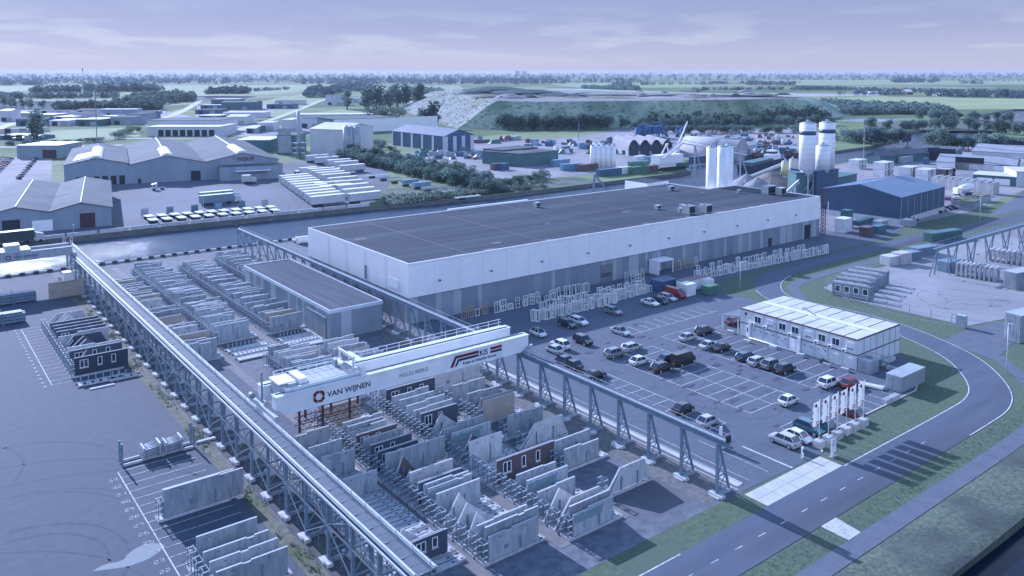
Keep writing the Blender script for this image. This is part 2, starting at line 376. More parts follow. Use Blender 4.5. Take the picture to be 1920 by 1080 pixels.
def water_mat(name, col, sc, st, rough, stretch=(1, 1, 1)):
    m = bpy.data.materials.new(name); m.use_nodes = True; t = m.node_tree; b = t.nodes['Principled BSDF']; lk = t.links.new
    b.inputs['Base Color'].default_value = (*col, 1); b.inputs['Roughness'].default_value = rough; b.inputs['IOR'].default_value = 1.33; b.inputs['Specular IOR Level'].default_value = 0.40 if 'ditch' not in name else 0.12
    geo = t.nodes.new('ShaderNodeNewGeometry'); mp = t.nodes.new('ShaderNodeMapping'); mp.inputs['Scale'].default_value = stretch; lk(geo.outputs['Position'], mp.inputs[0])
    n = t.nodes.new('ShaderNodeTexNoise'); n.inputs['Scale'].default_value = sc; n.inputs['Detail'].default_value = 10; n.inputs['Roughness'].default_value = 0.74; lk(mp.outputs[0], n.inputs['Vector'])
    bp = t.nodes.new('ShaderNodeBump'); bp.inputs['Strength'].default_value = st; bp.inputs['Distance'].default_value = 0.5; lk(n.outputs[0], bp.inputs['Height']); lk(bp.outputs[0], b.inputs['Normal'])
    return m
WATER = water_mat('canal_water', (0.03, 0.065, 0.12), 0.55, 0.55, 0.07)
DWATER = water_mat('ditch_water', (0.006, 0.014, 0.03), 0.5, 0.08, 0.05)

CANAL = [(-400, 232), (300, 232), (330, 239), (410, 244), (470, 251), (553, 265), (640, 268), (760, 300), (1000, 360), (1300, 400),
         (1300, 480), (1000, 420), (770, 352), (668, 336), (600, 306), (530, 290), (473, 285), (440, 286), (425, 300), (360, 306), (335, 296), (325, 272), (302, 270), (198, 267), (145, 273), (70, 277), (-400, 277)]
LAKE1 = [G(-60, 212), G(40, 211), G(95, 207), G(150, 204), G(222, 193.5), G(240, 191.5), G(0, 189.5), G(-60, 189.5)]
LAKE2 = [G(365, 185), G(440, 187), G(470, 183), G(482, 180.5), G(400, 179.5), G(345, 180)]
DITCH = [(20, 36.2), (60, 35.8), (83, 35.3), (96, 35.1), (110, 35), (300, 35), (300, 28.5), (100, 28.5), (60, 29), (20, 29.5)]
holes = [CANAL, LAKE1, LAKE2, DITCH]
gm = MB()
B_ = 26000
loops = [[Vector((-B_, -B_, 0)), Vector((B_, -B_, 0)), Vector((B_, B_, 0)), Vector((-B_, B_, 0))]] + [[Vector((p[0], p[1], 0)) for p in h] for h in holes]
flat = [p for l in loops for p in l]
for t in tessellate_polygon(loops):
    tri = [flat[k] for k in t]
    if (tri[1] - tri[0]).cross(tri[2] - tri[0]).z < 0: tri.reverse()
    gm.face(tri, 0)
for h in holes:
    for a, b in zip(h, list(h[1:]) + [h[0]]): gm.face([(a[0], a[1], 0), (b[0], b[1], 0), (b[0], b[1], -3), (a[0], a[1], -3)], 2 if h is DITCH else 1)
struct('ground', gm, [FIELD, QUAY, GRASSR])
wm = MB(); wm.face([(-420, 228, -1.7), (1320, 228, -1.7), (1320, 490, -1.7), (-420, 490, -1.7)]); struct('canal_water', wm, WATER)
for nm, P, mt, z in (('lake_water', LAKE1, WATER, -0.6), ('pond_water', LAKE2, WATER, -0.6), ('ditch_water', DITCH, DWATER, -1.1)):
    x0 = min(p[0] for p in P) - 2; x1 = max(p[0] for p in P) + 2; y0 = min(p[1] for p in P) - 2; y1 = max(p[1] for p in P) + 2
    wm = MB(); wm.face([(x0, y0, z), (x1, y0, z), (x1, y1, z), (x0, y1, z)]); struct(nm, wm, mt)
# far flat land the grass of the near right
sheet('verge_grass', [[(-90, 36.7), (20, 36.7), (60, 36.2), (96, 35.3), (340, 35.2), (340, 131), (-90, 131)], [(10, 36.6), (300, 35.6), (300, 44), (60, 45), (10, 45)], [(10, 43), (170, 43), (170, 50), (10, 50)], [(10, 53.5), (78.9, 53.5), (78.9, 58), (10, 58)],
                      [(94.8, 53.6), (135, 53.6), (160, 66), (160, 80), (151, 100), (148, 80), (140, 62), (126, 58.2), (96, 58.0)],
                      [(142, 50), (170, 44), (300, 44), (300, 60), (170, 60), (160, 62)], [(144, 106), (156, 103), (152, 118), (160, 124), (142, 124)],
                      [(155, 66), (167.5, 68), (167, 88), (166, 97), (171, 104.5), (190, 107), (300, 106), (300, 122), (150, 122), (150, 106), (159, 95)]], GRASS, 0.012)
# rough grass bank of the ditch, gently bumpy strip
bank = MB(); nx, ny = 90, 8
for i in range(nx):
    for j in range(ny):
        def bp_(i_, j_):
            x = 15 + i_ * 2.4; y = 35.0 + j_ * (7.15 / ny) + (1.0 * max(0, (60 - x) / 45) if j_ == 0 else 0)
            z = 0.02 + (0.16 * math.sin(x * .9 + y * 1.3) * math.sin(y * .8 + x * .37) + 0.16) * math.sin(math.pi * j_ / ny) ** 0.5 if 0 < j_ < ny else (0.02 if j_ == 0 else 0.03)
            return (x, y, z)
        bank.face([bp_(i, j), bp_(i + 1, j), bp_(i + 1, j + 1), bp_(i, j + 1)], 0, True)
struct('ditch_bank', bank, GRASSR, 'structure')

YP = [(-80, 57.9), (78.6, 57.9), (96, 57.6), (100, 60.4), (127, 60.4), (136, 64), (146, 76), (150, 96), (150, 122), (235, 128), (250, 150), (250, 220), (300, 231.8), (-80, 231.8)]
sheet('works_yard', [YP], YARD, 0.02)
sheet('left_yard', [[(-60, 58), (31.6, 58), (31.6, 231), (-60, 231)]], ASPHL, 0.032)
sheet('parking_lot', [[(79.6, 57.9), (96, 57.6), (100, 60.4), (127, 60.4), (136, 64), (146, 76), (150, 96), (150, 121), (140, 138), (80.6, 138)]], ASPH, 0.032)
sheet('factory_apron', [[(140, 138.2), (150, 121.2), (156, 123), (200, 124), (240, 124), (262, 130), (262, 139), (226, 139)]], ASPH, 0.032)
sheet('sorting_yard', [[(168, 70.5), (300, 40), (330, 60), (330, 106), (190, 106), (172, 104), (167.2, 96), (167.6, 88)]], SAND, 0.03)
sheet('crane_strip_gravel', [[(73.6, 58.5), (79.3, 58.5), (79.3, 137.5), (73.6, 137.5)]], M('dark_ballast', (0.10, 0.10, 0.105), (0.18, 0.175, 0.18), 1.4, 0.95, detail=10, bump=0.4), 0.034)
sheet('weedy_strip', [[(31.4, 60), (33.2, 60), (33.3, 224), (31.9, 224), (30.9, 170), (31.7, 120)]], DIRT, 0.04)
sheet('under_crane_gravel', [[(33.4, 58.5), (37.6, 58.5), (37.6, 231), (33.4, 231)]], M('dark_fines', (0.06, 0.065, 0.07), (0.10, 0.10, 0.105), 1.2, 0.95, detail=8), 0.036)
sheet('crane_lane', [[(37.8, 104.5), (45.6, 104.5), (45.6, 136.5), (37.8, 136.5)]], M('dark_lane_asphalt', (0.065, 0.08, 0.11), (0.095, 0.11, 0.14), 0.7, 0.9, (0.3, 2, 1), detail=8), 0.044)
sheet('yard_edge_strip', [[(79.9, 59), (80.9, 59), (80.9, 118), (79.9, 118)], [(63.0, 141), (63.9, 141), (63.9, 185), (63.0, 185)]], SLABM, 0.05)
for k, (x0, x1) in enumerate(((44.6, 46.1), (54.5, 56.0), (63.9, 65.0))):
    sheet('row_lane', [[(x0, 62.2), (x1, 62.2), (x1, 226 if k < 2 else 124), (x0, 226 if k < 2 else 124)]], M('worn_lane', (0.15, 0.145, 0.15), (0.21, 0.20, 0.205), 0.9, 0.9, detail=8), 0.046)
# north bank yards
NB = M('haulage_yard_asphalt', (0.098, 0.114, 0.155), (0.13, 0.145, 0.188), 0.06, 0.9, detail=9, c3=(0.067, 0.071, 0.089), s3=0.015)
sheet('haulage_yard', [[(-300, 277.5), (70, 277.5), (143, 273.6), (178, 320), (215, 390), (210, 440), (60, 420), (-40, 600), (-300, 500)]], NB, 0.03)
NB2 = M('scrap_yard_ground', (0.22, 0.21, 0.23), (0.31, 0.29, 0.31), 0.05, 0.95, detail=9, c3=(0.16, 0.16, 0.19), s3=0.02)
sheet('scrap_yard', [[(228, 300), (262, 292), (330, 302), (358, 312), (430, 304), (475, 292), (560, 330), (660, 420), (560, 540), (430, 470), (330, 480), (240, 400)]], NB2, 0.03)
sheet('concrete_works_yard', [[(236, 140), (262, 131), (305, 130), (460, 150), (640, 250), (600, 262), (470, 248), (410, 241), (330, 236), (250, 228)]], NB2, 0.028)
sheet('far_right_yard', [[(300, 121), (430, 118), (640, 190), (640, 250), (470, 160)]], NB, 0.034)
# verge weeds on the north bank in front of the scrap yard
sheet('bank_weeds', [[(150, 274), (200, 268.5), (262, 270.2), (262, 291), (228, 298), (210, 300), (170, 310)]], GRASSR, 0.04)

rd = MB(); RC = smooth([(-90, 51.0), (110, 51.0), (122, 51.0), (131, 51.2), (138.5, 54.2), (147.5, 61.5), (152.4, 69.5), (156.0, 79), (157.2, 90), (155.2, 99), (155.6, 105), (160.5, 111.5), (170, 117.2), (186, 119.8), (232, 119), (300, 115), (420, 112), (640, 118)])
ribbon_mb(rd, RC, 3.05, -3.05, 0.052); struct('road', rd, ROAD)
pm = MB(); PC = smooth([(-90, 43.4), (110, 43.4), (126, 43.7), (137, 46), (146, 52), (154, 59.5)])
ribbon_mb(pm, PC, 1.15, -1.15, 0.05)
PC2 = smooth([(156.5, 100), (160.5, 102.5), (165, 108), (172, 110.6), (190, 111.2), (250, 110), (420, 106), (600, 110)])
ribbon_mb(pm, PC2, 1.3, -1.3, 0.05); struct('cycle_path', pm, PATHM)
sheet('side_road', [[(151.5, 58.6), (165.5, 60.9), (300, 30), (300, 38), (168, 69.6), (154.5, 69.0)]], PATHM, 0.046)
sheet('junction_slabs', [[(79.9, 44.6), (82.4, 44.6), (83, 47.9), (80, 47.9)]], SLABM, 0.056)
# gate slab of nine concrete plates with open joints
gs = MB()
for i in range(5):
    for j in range(2):
        x0 = 79.0 + i * 3.18; y0 = 54.05 + j * 1.62; gs.box(x0 + .02, x0 + 3.15, y0 + .02, y0 + 1.59, 0.0, 0.062 + 0.004 * ((i + j) % 2))
struct('gate_slab', gs, SLABM)
# kerbs: real steps
kb = MB()
def kerb(pts, off, wd=0.22, h=0.13):
    A, B = ribbon(pts, off + wd / 2, off - wd / 2)
    for i in range(len(A) - 1):
        kb.hexa([(*A[i], 0), (*A[i + 1], 0), (*B[i + 1], 0), (*B[i], 0), (*A[i], h), (*A[i + 1], h), (*B[i + 1], h), (*B[i], h)])
kerb([(96.2, 57.7), (100, 60.5), (127, 60.5), (136, 64.1)], 0)
kerb([(80.95, 59), (80.95, 104)], 0); kerb([(79.3, 58.4), (79.3, 118)], 0, 0.15, 0.1)
struct('kerb', kb, SLABM)

lm = MB()
def ln(x0, y0, x1, y1, wd=0.13, z=0.060): ribbon_mb(lm, [(x0, y0), (x1, y1)], wd / 2, -wd / 2, z)
# edge lines and centre dashes of the road
ribbon_mb(lm, [p for p in RC if p[0] < 79], 3.0, 2.84, 0.062); 
i0 = next(i for i, p in enumerate(RC) if p[0] > 95)
ribbon_mb(lm, [(95, 51.0)] + RC[i0:i0 + 78], 3.0, 2.84, 0.062); ribbon_mb(lm, [(117, 51.0)] + [p for p in RC[i0:i0 + 90] if p[0] > 118], -2.84, -3.0, 0.062)
d = 0
for x in range(-60, 110, 4): ln(x + .9, 50.9, x + 2.1, 50.9, 0.10, 0.064)
struct('road_markings', lm, LINE)
lm = MB()
ln(111.4, 107.1, 137.2, 107.1)
for k in range(10): ln(111.7 + 2.66 * k, 107.1, 111.7 + 2.66 * k, 111.3)
ln(115.1, 70.9, 115.1, 102.8); ln(120.4, 70.9, 120.4, 102.8); ln(125.8, 96, 125.8, 102.8)
for k in range(13): ln(115.1, 70.95 + 2.655 * k, 125.7, 70.95 + 2.655 * k)
ln(99.1, 71.1, 99.1, 100.2); ln(104.5, 71.1, 104.5, 100.2); ln(109.8, 71.1, 109.8, 100.2)
for k in range(12): ln(99.1, 71.1 + 2.645 * k, 109.8, 71.1 + 2.645 * k)
ln(93.5, 71, 93.5, 95.3); ln(88.2, 71, 88.2, 95.3)
for k in range(10): ln(88.2, 71.2 + 2.66 * k, 93.5, 71.2 + 2.66 * k)
ln(98.1, 65.6, 103.4, 65.6)
for k in range(11): ln(98.2 + 2.68 * k, 60.7, 98.2 + 2.68 * k, 65.2)
ln(89.3, 57.6, 89.3, 65.2, 0.3); ln(82.3, 59, 82.3, 104, 0.1); ln(86.0, 59, 86.0, 70, 0.1)
ln(127.5, 100, 132, 100); ln(127.5, 97.2, 127.5, 100)
struct('parking_markings', lm, LINE)
lm = MB()
# numbered storage strips on the left asphalt
def seg(x, y, s, ch):
    D = {'1': 'r', '2': 'tumlb', '3': 'tumwb', '4': 'nmr', '0': 'tnlrb', '5': 'tnmwb', '9': 'tnmrb', '8': 'tnmrlb', '7': 'tr', '6': 'tnlmwb'}[ch]
    h = s; w_ = s * .55
    for c in D:
        if c == 't': ln(x, y + h, x + w_, y + h, .06)
        if c == 'm': ln(x, y + h / 2, x + w_, y + h / 2, .06)
        if c == 'b': ln(x, y, x + w_, y, .06)
        if c == 'n': ln(x, y + h / 2, x, y + h, .06)
        if c == 'l': ln(x, y, x, y + h / 2, .06)
        if c == 'r': ln(x + w_, y, x + w_, y + h, .06)
        if c == 'u': ln(x + w_, y + h / 2, x + w_, y + h, .06)
        if c == 'w': ln(x + w_, y, x + w_, y + h / 2, .06)
num = 20
ln(21.4, 79.4, 21.4, 108.6, 0.12); ln(21.4, 108.6, 30, 108.6, 0.12)
for k in range(14):
    y = 79.4 + 2.1 * k; ln(21.4, y, 30.4, y, 0.1)
    for i, ch in enumerate(str(num + k)): seg(20.0 + i * .6, y - 0.3, 0.62, ch)
ln(19.6, 146, 19.6, 182, 0.12)
for k in range(18):
    y = 146 + 2.1 * k; ln(19.6, y, 22.6, y, 0.1); ln(18.4, y, 18.8, y, 0.3)
struct('yard_markings', lm, LINE)
# wheel marks, puddle film and manhole plates
tm = MB()
def arc(cx, cy, r, a0, a1, wd, n=26):
    pts = [(cx + r * math.cos(a0 + (a1 - a0) * i / n), cy + r * math.sin(a0 + (a1 - a0) * i / n)) for i in range(n + 1)]
    ribbon_mb(tm, pts, wd / 2, -wd / 2, 0.038)
arc(8.5, 91, 8.2, -1.35, 1.6, 0.35); arc(8.2, 91, 10.4, -1.25, 1.5, 0.35)
for k in range(9): arc(rnd.uniform(-8, 14), rnd.uniform(70, 130), rnd.uniform(9, 26), rnd.uniform(-1, 1), rnd.uniform(1.2, 2.4), rnd.uniform(.12, .3))
for k in range(10): arc(rnd.uniform(92, 106), rnd.uniform(72, 108), rnd.uniform(3, 7), rnd.uniform(0, 5), rnd.uniform(5.2, 6.4), .14)
struct('tyre_tracks', tm, M('rubber_marks', (0.046, 0.06, 0.09), (0.07, 0.086, 0.12), 0.8, 0.9))
tm = MB()
for k in range(26): arc(194 + rnd.uniform(-14, 16), 78 + rnd.uniform(-9, 9), rnd.uniform(5, 19), rnd.uniform(0, 3), rnd.uniform(3.2, 5.5), rnd.uniform(.12, .3))
struct('wheel_tracks', tm, M('faint_wheel_marks', (.17, .18, .215), (.25, .255, .29), .5, .95))
def blot(x, y, r, sx=1.0, n=14):
    return [(x + math.cos(2 * math.pi * k / n) * r * sx * rnd.uniform(.7, 1.2), y + math.sin(2 * math.pi * k / n) * r * rnd.uniform(.7, 1.2)) for k in range(n)]
sheet('asphalt_stains', [blot(rnd.uniform(98, 118), rnd.uniform(66, 112), rnd.uniform(.15, .6), 2.2) for _ in range(46)] , M('oil_stain', (.052, .060, .080), (.07, .078, .10), 1.0, .8), 0.0395)
sheet('asphalt_patches', [[(x, y), (x + a, y), (x + a, y + b), (x, y + b)] for x, y, a, b in [(rnd.uniform(82, 112), rnd.uniform(60, 120), rnd.uniform(1.5, 6), rnd.uniform(1, 3)) for _ in range(10)]], M('repaired_asphalt', (.070, .088, .128), (.094, .113, .155), 1.2, .9), 0.036)
cm_ = MB()
for _ in range(22):
    p_ = [(rnd.uniform(-14, 16), rnd.uniform(66, 150))]; a_ = rnd.uniform(0, 3.1)
    for _k in range(9): a_ += rnd.uniform(-.35, .35); p_.append((p_[-1][0] + math.cos(a_) * 1.6, p_[-1][1] + math.sin(a_) * 1.6))
    ribbon_mb(cm_, p_, .03, -.03, .0405)
struct('asphalt_cracks', cm_, M('sealed_crack', (.04, .046, .06)))
pd = [G(*q) for q in ((173, 1072), (196, 1058), (232, 1052), (238, 1040), (262, 1024), (286, 1018), (314, 1022), (300, 1034), (284, 1046), (262, 1056), (235, 1064), (205, 1068))]
sheet('puddle', [smooth([tuple(p) for p in pd], 1)], M('wet_film', (0.20, 0.21, 0.23), rough=0.16, spec=0.8), 0.040)
# ------------------------------------------------------------------ main factory hall
CLADS = [M('cladding_shade_%s' % n_, c, tuple(x * 1.12 for x in c), 0.3, 0.6, (1, 1, 0.2)) for n_, c in (('one', (0.20, 0.24, 0.29)), ('two', (0.25, 0.29, 0.34)), ('three', (0.36, 0.395, 0.44)), ('four', (0.215, 0.255, 0.305)))]
BITU = M('roof_bitumen', (0.03, 0.04, 0.056), (0.088, 0.102, 0.13), 0.35, 0.9, (0.05, 1.1, 1), 9, c3=(0.046, 0.058, 0.08), s3=0.22, spec=.15, lo=.3, hi=.7)
def cladding(x0, x1, y, z0, z1, seed, wmin=0.9, wmax=3.2):
    """ribbed wall facing -y made of adjoining sheets of different grey"""
    r = random.Random(seed); mb = MB(); x = x0; last = 0
    while x < x1:
        narrow = r.random() < 0.4; wd = r.uniform(0.7, 1.3) if narrow else r.uniform(wmin + .8, wmax); wd = min(wd, x1 - x)
        mi = 2 if narrow else r.choice([0, 1, 3]); mb.face([(x, y, z0), (x + wd, y, z0), (x + wd, y, z1), (x, y, z1)], mi); x += wd
    return mb
def cladding_x(y0, y1, x, z0, z1, seed):
    r = random.Random(seed); mb = MB(); y = y1
    while y > y0:
        narrow = r.random() < 0.4; wd = r.uniform(0.7, 1.3) if narrow else r.uniform(1.7, 3.6); wd = min(wd, y - y0)
        mi = 2 if narrow else r.choice([0, 1, 3]); mb.face([(x, y, z0), (x, y - wd, z0), (x, y - wd, z1), (x, y, z1)], mi); y -= wd
    return mb
X0, X1, Y0, Y1, HZ, BZ = 81.0, 226.0, 138.6, 186.5, 12.3, 5.3
hall = thing('factory_hall', 'long factory hall with white upper band, grey striped lower walls and dark flat roof', 'factory hall', (0, 0, 0))
obj('lower_wall', cladding(X0 + .2, X1 - .2, Y0 + .15, 0, BZ, 3), CLADS, hall)
obj('lower_wall', cladding_x(Y0 + .15, Y1, X0 + .2, 0, BZ, 4), CLADS, hall)
mb = MB()
mb.face([(X1 - .2, Y0 + .15, 0), (X1 - .2, 170, 0), (X1 - .2, 170, BZ), (X1 - .2, Y0 + .15, BZ)]); mb.face([(212, Y1, 0), (X0 + .2, Y1, 0), (X0 + .2, Y1, BZ), (212, Y1, BZ)])
mb.face([(212, 170, 0), (212, Y1, 0), (212, Y1, BZ), (212, 170, BZ)]); mb.face([(X1 - .2, 170, 0), (212, 170, 0), (212, 170, BZ), (X1 - .2, 170, BZ)])
obj('rear_wall', mb, CLADS[1], hall)
mb = MB(); FP = [(X0, Y0), (X1, Y0), (X1, 170), (212, 170), (212, Y1), (X0, Y1)]
mb.prism(FP, BZ, HZ - .35); obj('upper_band', mb, WHITE, hall)
mb = MB(); th = 0.28
def rim(P, z0, z1, t, mbx):
    n = len(P)
    for i in range(n):
        a, b = Vector(P[i]), Vector(P[(i + 1) % n]); d = (b - a).normalized(); nn = Vector((-d.y, d.x)) * t; e = d * 0.0
        mbx.hexa([(*(a + d * t * (1 if True else 0)), z0), (*(b), z0), (*(b + nn), z0), (*(a + d * t + nn), z0), (*(a + d * t), z1), (*(b), z1), (*(b + nn), z1), (*(a + d * t + nn), z1)])
rim(FP, HZ - .35, HZ, th, mb); obj('parapet', mb, WHITE, hall)
mb = MB(); mb.prism([(X0 + .3, Y0 + .3), (X1 - .3, Y0 + .3), (X1 - .3, 169.7), (211.7, 169.7), (211.7, Y1 - .3), (X0 + .3, Y1 - .3)], HZ - .349, HZ - .22); obj('roof', mb, BITU, hall)
for x in (96, 117, 139, 162, 187): obj('roof_joint', MB().box(x, x + .14, Y0 + .6, Y1 - .6, HZ - .22, HZ - .16), M('pale_joint_strip', (0.20, 0.20, 0.22)), hall)
mb = MB(); r_ = random.Random(11)
PM_ = M('patched_bitumen', (0.10, 0.10, 0.115), (0.15, 0.15, 0.165), 1.0)
for _ in range(16):
    x = 84 + _ * 8.2 + r_.uniform(-3, 3); wx = r_.uniform(1.5, 4); y = Y0 + .8 if _ % 3 else r_.uniform(Y0 + 3, Y1 - 18); obj('roof_patch', MB().box(x, x + wx, y, y + r_.uniform(.7, 1.6), HZ - .22, HZ - .205), PM_, hall)
# openings of the long front
for x in (133.7, ): 
    d_ = obj('loading_door', MB().box(x, x + 3.9, Y0 + .02, Y0 + .13, 0, 4.3), M('grey_door', (0.17, 0.19, 0.22), (0.20, 0.22, 0.25), 0.5), hall)
    mb = MB()
    for i in range(4):
        for j in range(2): mb.box(x + .35 + i * .82, x + .95 + i * .82, Y0 - .02, Y0 + .018, 1.35 + j * .5, 1.7 + j * .5)
    obj('window_light', mb, M('door_light', (0.05, 0.08, 0.12), rough=0.2), d_)
obj('loading_door', MB().box(218.2, 221.2, Y0 + .02, Y0 + .13, 0, 4.2), DARK, hall)
obj('side_door', MB().box(200.2, 201.6, Y0 + .02, Y0 + .13, 0, 2.4), DARK, hall)
obj('side_door', MB().box(X0 - .06, X0 - .02, 156.0, 157.1, 5.6, 8.6), STEEL, hall)
obj('window_light', MB().box(X0 - .06, X0 - .02, 142.6, 146.6, 6.2, 8.2), M('translucent_sheet', (0.80, 0.82, 0.85)), hall)
for x in (88, 101, 115, 129, 143, 157, 171, 185, 199, 213):
    mb = MB(); mb.box(x, x + .45, Y0 - .45, Y0 - .002, 7.9, 8.02); mb.box(x + .05, x + .4, Y0 - .5, Y0 - .3, 7.75, 7.9); obj('flood_lamp', mb, M('lamp_housing', (0.12, 0.12, 0.13)), hall)
for x in (98, 113, 126, 152, 168, 183, 196, 209): obj('downpipe', MB().tube((x, Y0 + .06, 0), (x, Y0 + .06, BZ), .07, n=6), GALV, hall)
JM = M('panel_joint_grey', (0.52, 0.54, 0.58))  # plain grey of the thin strips along the cladding joints
for y in (148, 157, 166, 175): obj('panel_joint', MB().box(X0 - .05, X0 - .02, y, y + .05, BZ, HZ - .4), JM, hall)
for k in range(23): obj('panel_joint', MB().box(X0 + 6.1 * (k + 1), X0 + 6.1 * (k + 1) + .05, Y0 - .012, Y0 - .002, BZ + .02, HZ - .4), JM, hall)
obj('panel_joint', MB().box(X0, X1, Y0 - .03, Y0 - .002, HZ - .42, HZ - .36), JM, hall); obj('drip_edge', MB().box(X0 - .06, X1 + .06, Y0 - .08, Y0 - .003, BZ - .06, BZ + .02), STEEL, hall)
for (px, py) in ((175.5, 161.5), (172.5, 163.5)): pass
def roof_unit(x, y, sx, sy, sz, nm, lab, fans=0, mt=GALV, z=HZ - .22):
    t = thing(nm, lab, 'roof unit', (x, y, z))
    mb = MB(); mb.box(-sx / 2, sx / 2, -sy / 2, sy / 2, .25, sz); mb.box(-sx / 2 + .1, -sx / 2 + .3, -sy / 2 + .1, sy / 2 - .1, 0, .25); mb.box(sx / 2 - .3, sx / 2 - .1, -sy / 2 + .1, sy / 2 - .1, 0, .25)
    obj('housing', mb, mt, t)
    mb = MB(); mb.box(-sx / 2 + .15, sx / 2 - .15, -sy / 2 - .02, -sy / 2 - .004, .45, sz - .2); obj('grille', mb, DARK, t)
    for k in range(fans):
        c = (-sx / 2 + (k + .5) * sx / fans, 0); f = MB().tube((c[0], c[1], sz), (c[0], c[1], sz + .22), min(sx / fans, sy) * .4, n=14); f.tube((c[0], c[1], sz + .221), (c[0], c[1], sz + .235), min(sx / fans, sy) * .34, n=14, mi=1); obj('fan', f, [GALV, DARK], t)
    return t
for (u, v), s, f, lb in (((1291, 392), (2.6, 2.6, 2.4), 2, 'left one of the two large ribbed cooling units near the roof edge'), ((1323, 390), (2.6, 2.6, 2.4), 2, 'right one of the two large ribbed cooling units near the roof edge')):
    p = G(u, v + 8, HZ); roof_unit(p.x, p.y, *s, 'cooling_unit', lb, f)
for i, (u, v, sx, sy, sz, lb) in enumerate(((1276, 397, 1.6, 1.0, 1.3, 'small white box unit left of the big cooling units'), (1233, 391, 1.7, 1.4, 1.2, 'pale box vent on the dark roof left of the cooling units'), (1279, 388, 1.2, 1.2, 1.0, 'little box vent just behind the cooling units'),
      (1007, 387, 1.6, 1.4, 1.4, 'lone box vent on the roof near the canal side'), (1258, 356, 2.0, 1.4, 1.5, 'box vent on the roof below the raised white corner'), (1386, 361, 1.2, 1.0, 1.1, 'small vent on the roof right of the three silos'),
      (1441, 362, 4.2, 2.6, 2.6, 'large white air handler on the far roof edge'), (1464, 364, 2.6, 2.2, 2.3, 'smaller white air handler beside the large one on the far roof edge'))):
    p = G(u, v, HZ); roof_unit(p.x, p.y, sx, sy, sz, 'roof_unit', lb)
t = thing('raised_roof_block', 'white raised block with railing on the canal side of the main roof', 'roof block', (0, 0, 0))
obj('wall', MB().box(201, 211.5, 186.7, 197, 0, 13.0), WHITE, t); obj('roof', MB().box(201.3, 211.2, 187, 196.7, 13.0, 13.1), BITU, t)
mb = MB()
for x in (203, 206, 209): mb.bar((x, 185.2, HZ - .2), (x, 185.2, HZ + 1.1), .08)
for z in (.5, 1.1): mb.bar((203, 185.2, HZ + z), (209, 185.2, HZ + z), .07)
obj('railing', mb, WHITE, t)
t = thing('roof_edge_ridge', 'low white stepped parapet strip on the canal edge of the main roof', 'parapet strip', (0, 0, 0)); obj('strip', MB().box(122, 150, 186.6, 187.3, 11.8, 12.55), WHITE, t)
t = thing('entrance_porch', 'white framed entrance canopy against the striped factory wall', 'porch', (150, 135.2, 0))
mb = MB(); mb.box(0, 5.6, 0, 3.3, 3.2, 3.5); obj('canopy', mb, WHITE, t)
for x in (0.1, 5.3): obj('post', MB().box(x, x + .22, .05, .27, 0, 3.2), WHITE, t)
obj('door', MB().box(1.0, 4.4, 3.2, 3.3, 0, 2.9), M('pale_curtain', (0.5, 0.55, 0.6), (0.62, 0.66, 0.7), 2.0, stretch=(3, 3, .2)), t)
obj('side_panel', MB().box(0.02, 0.1, .3, 3.2, 0, 3.2), WHITE, t)

# lattice tower at the right end of the hall
t = thing('stair_mast', 'dark red lattice ladder mast at the right corner of the factory hall', 'mast', (228.3, 139.2, 0)); mb = MB()
for a, b in ((-.7, -.7), (.7, -.7), (.7, .7), (-.7, .7)): mb.bar((a, b, 0), (a, b, 14.5), .16)
for k in range(12):
    z = k * 1.2; mb.bar((-.7, -.7, z), (.7, -.7, z + 1.2), .1); mb.bar((-.7, .7, z + 1.2), (-.7, -.7, z), .1); mb.bar((-.7, -.7, z), (.7, -.7, z), .1)
obj('lattice', mb, RED, t)

# ------------------------------------------------------------------ low annex hall
a = thing('annex_hall', 'lower grey striped hall with dark flat roof in front of the white factory', 'hall', (0, 0, 0))
obj('wall', cladding_x(139, 184, 64.4, 0, 5.2, 8), CLADS, a); obj('wall', cladding(64.4, 75.2, 139, 0, 5.2, 9), CLADS, a)
mb = MB(); mb.face([(75.2, 139, 0), (75.2, 184, 0), (75.2, 184, 5.2), (75.2, 139, 5.2)]); mb.face([(75.2, 184, 0), (64.4, 184, 0), (64.4, 184, 5.2), (75.2, 184, 5.2)]); obj('wall', mb, CLADS[0], a)
FPa = [(64.2, 138.8), (75.4, 138.8), (75.4, 184.2), (64.2, 184.2)]
mb = MB(); mb.prism(FPa, 5.2, 5.55); rim(FPa, 5.55, 5.85, .25, mb); obj('fascia', mb, M('pale_blue_fascia', (0.48, 0.54, 0.60), (0.54, 0.6, 0.66), .5), a)
obj('roof', MB().box(64.5, 75.1, 139.1, 183.9, 5.551, 5.66), M('annex_roofing', (0.055, 0.068, 0.092), (0.105, 0.12, 0.15), 0.5, 0.9, (1.3, .06, 1), 8, c3=(0.08, 0.093, 0.12), s3=0.3, spec=.15), a)
dd = obj('sliding_door', MB().box(64.2, 64.36, 140.6, 144.6, 0, 4.0), M('grey_slide', (0.2, 0.22, 0.25)), a)
obj('door_rail', MB().box(64.05, 64.18, 140.2, 149, 4.05, 4.3), GALV, dd)
obj('roof_edge_cable', MB().tube((75.6, 139, 5.9), (75.6, 184, 5.9), .06, n=5), BLACK, a)

# ------------------------------------------------------------------ crane runways
BAY = 5.45
def end_stop(mb, x, y, z): mb.box(x - .35, x + .35, y - .12, y + .12, z, z + .8)
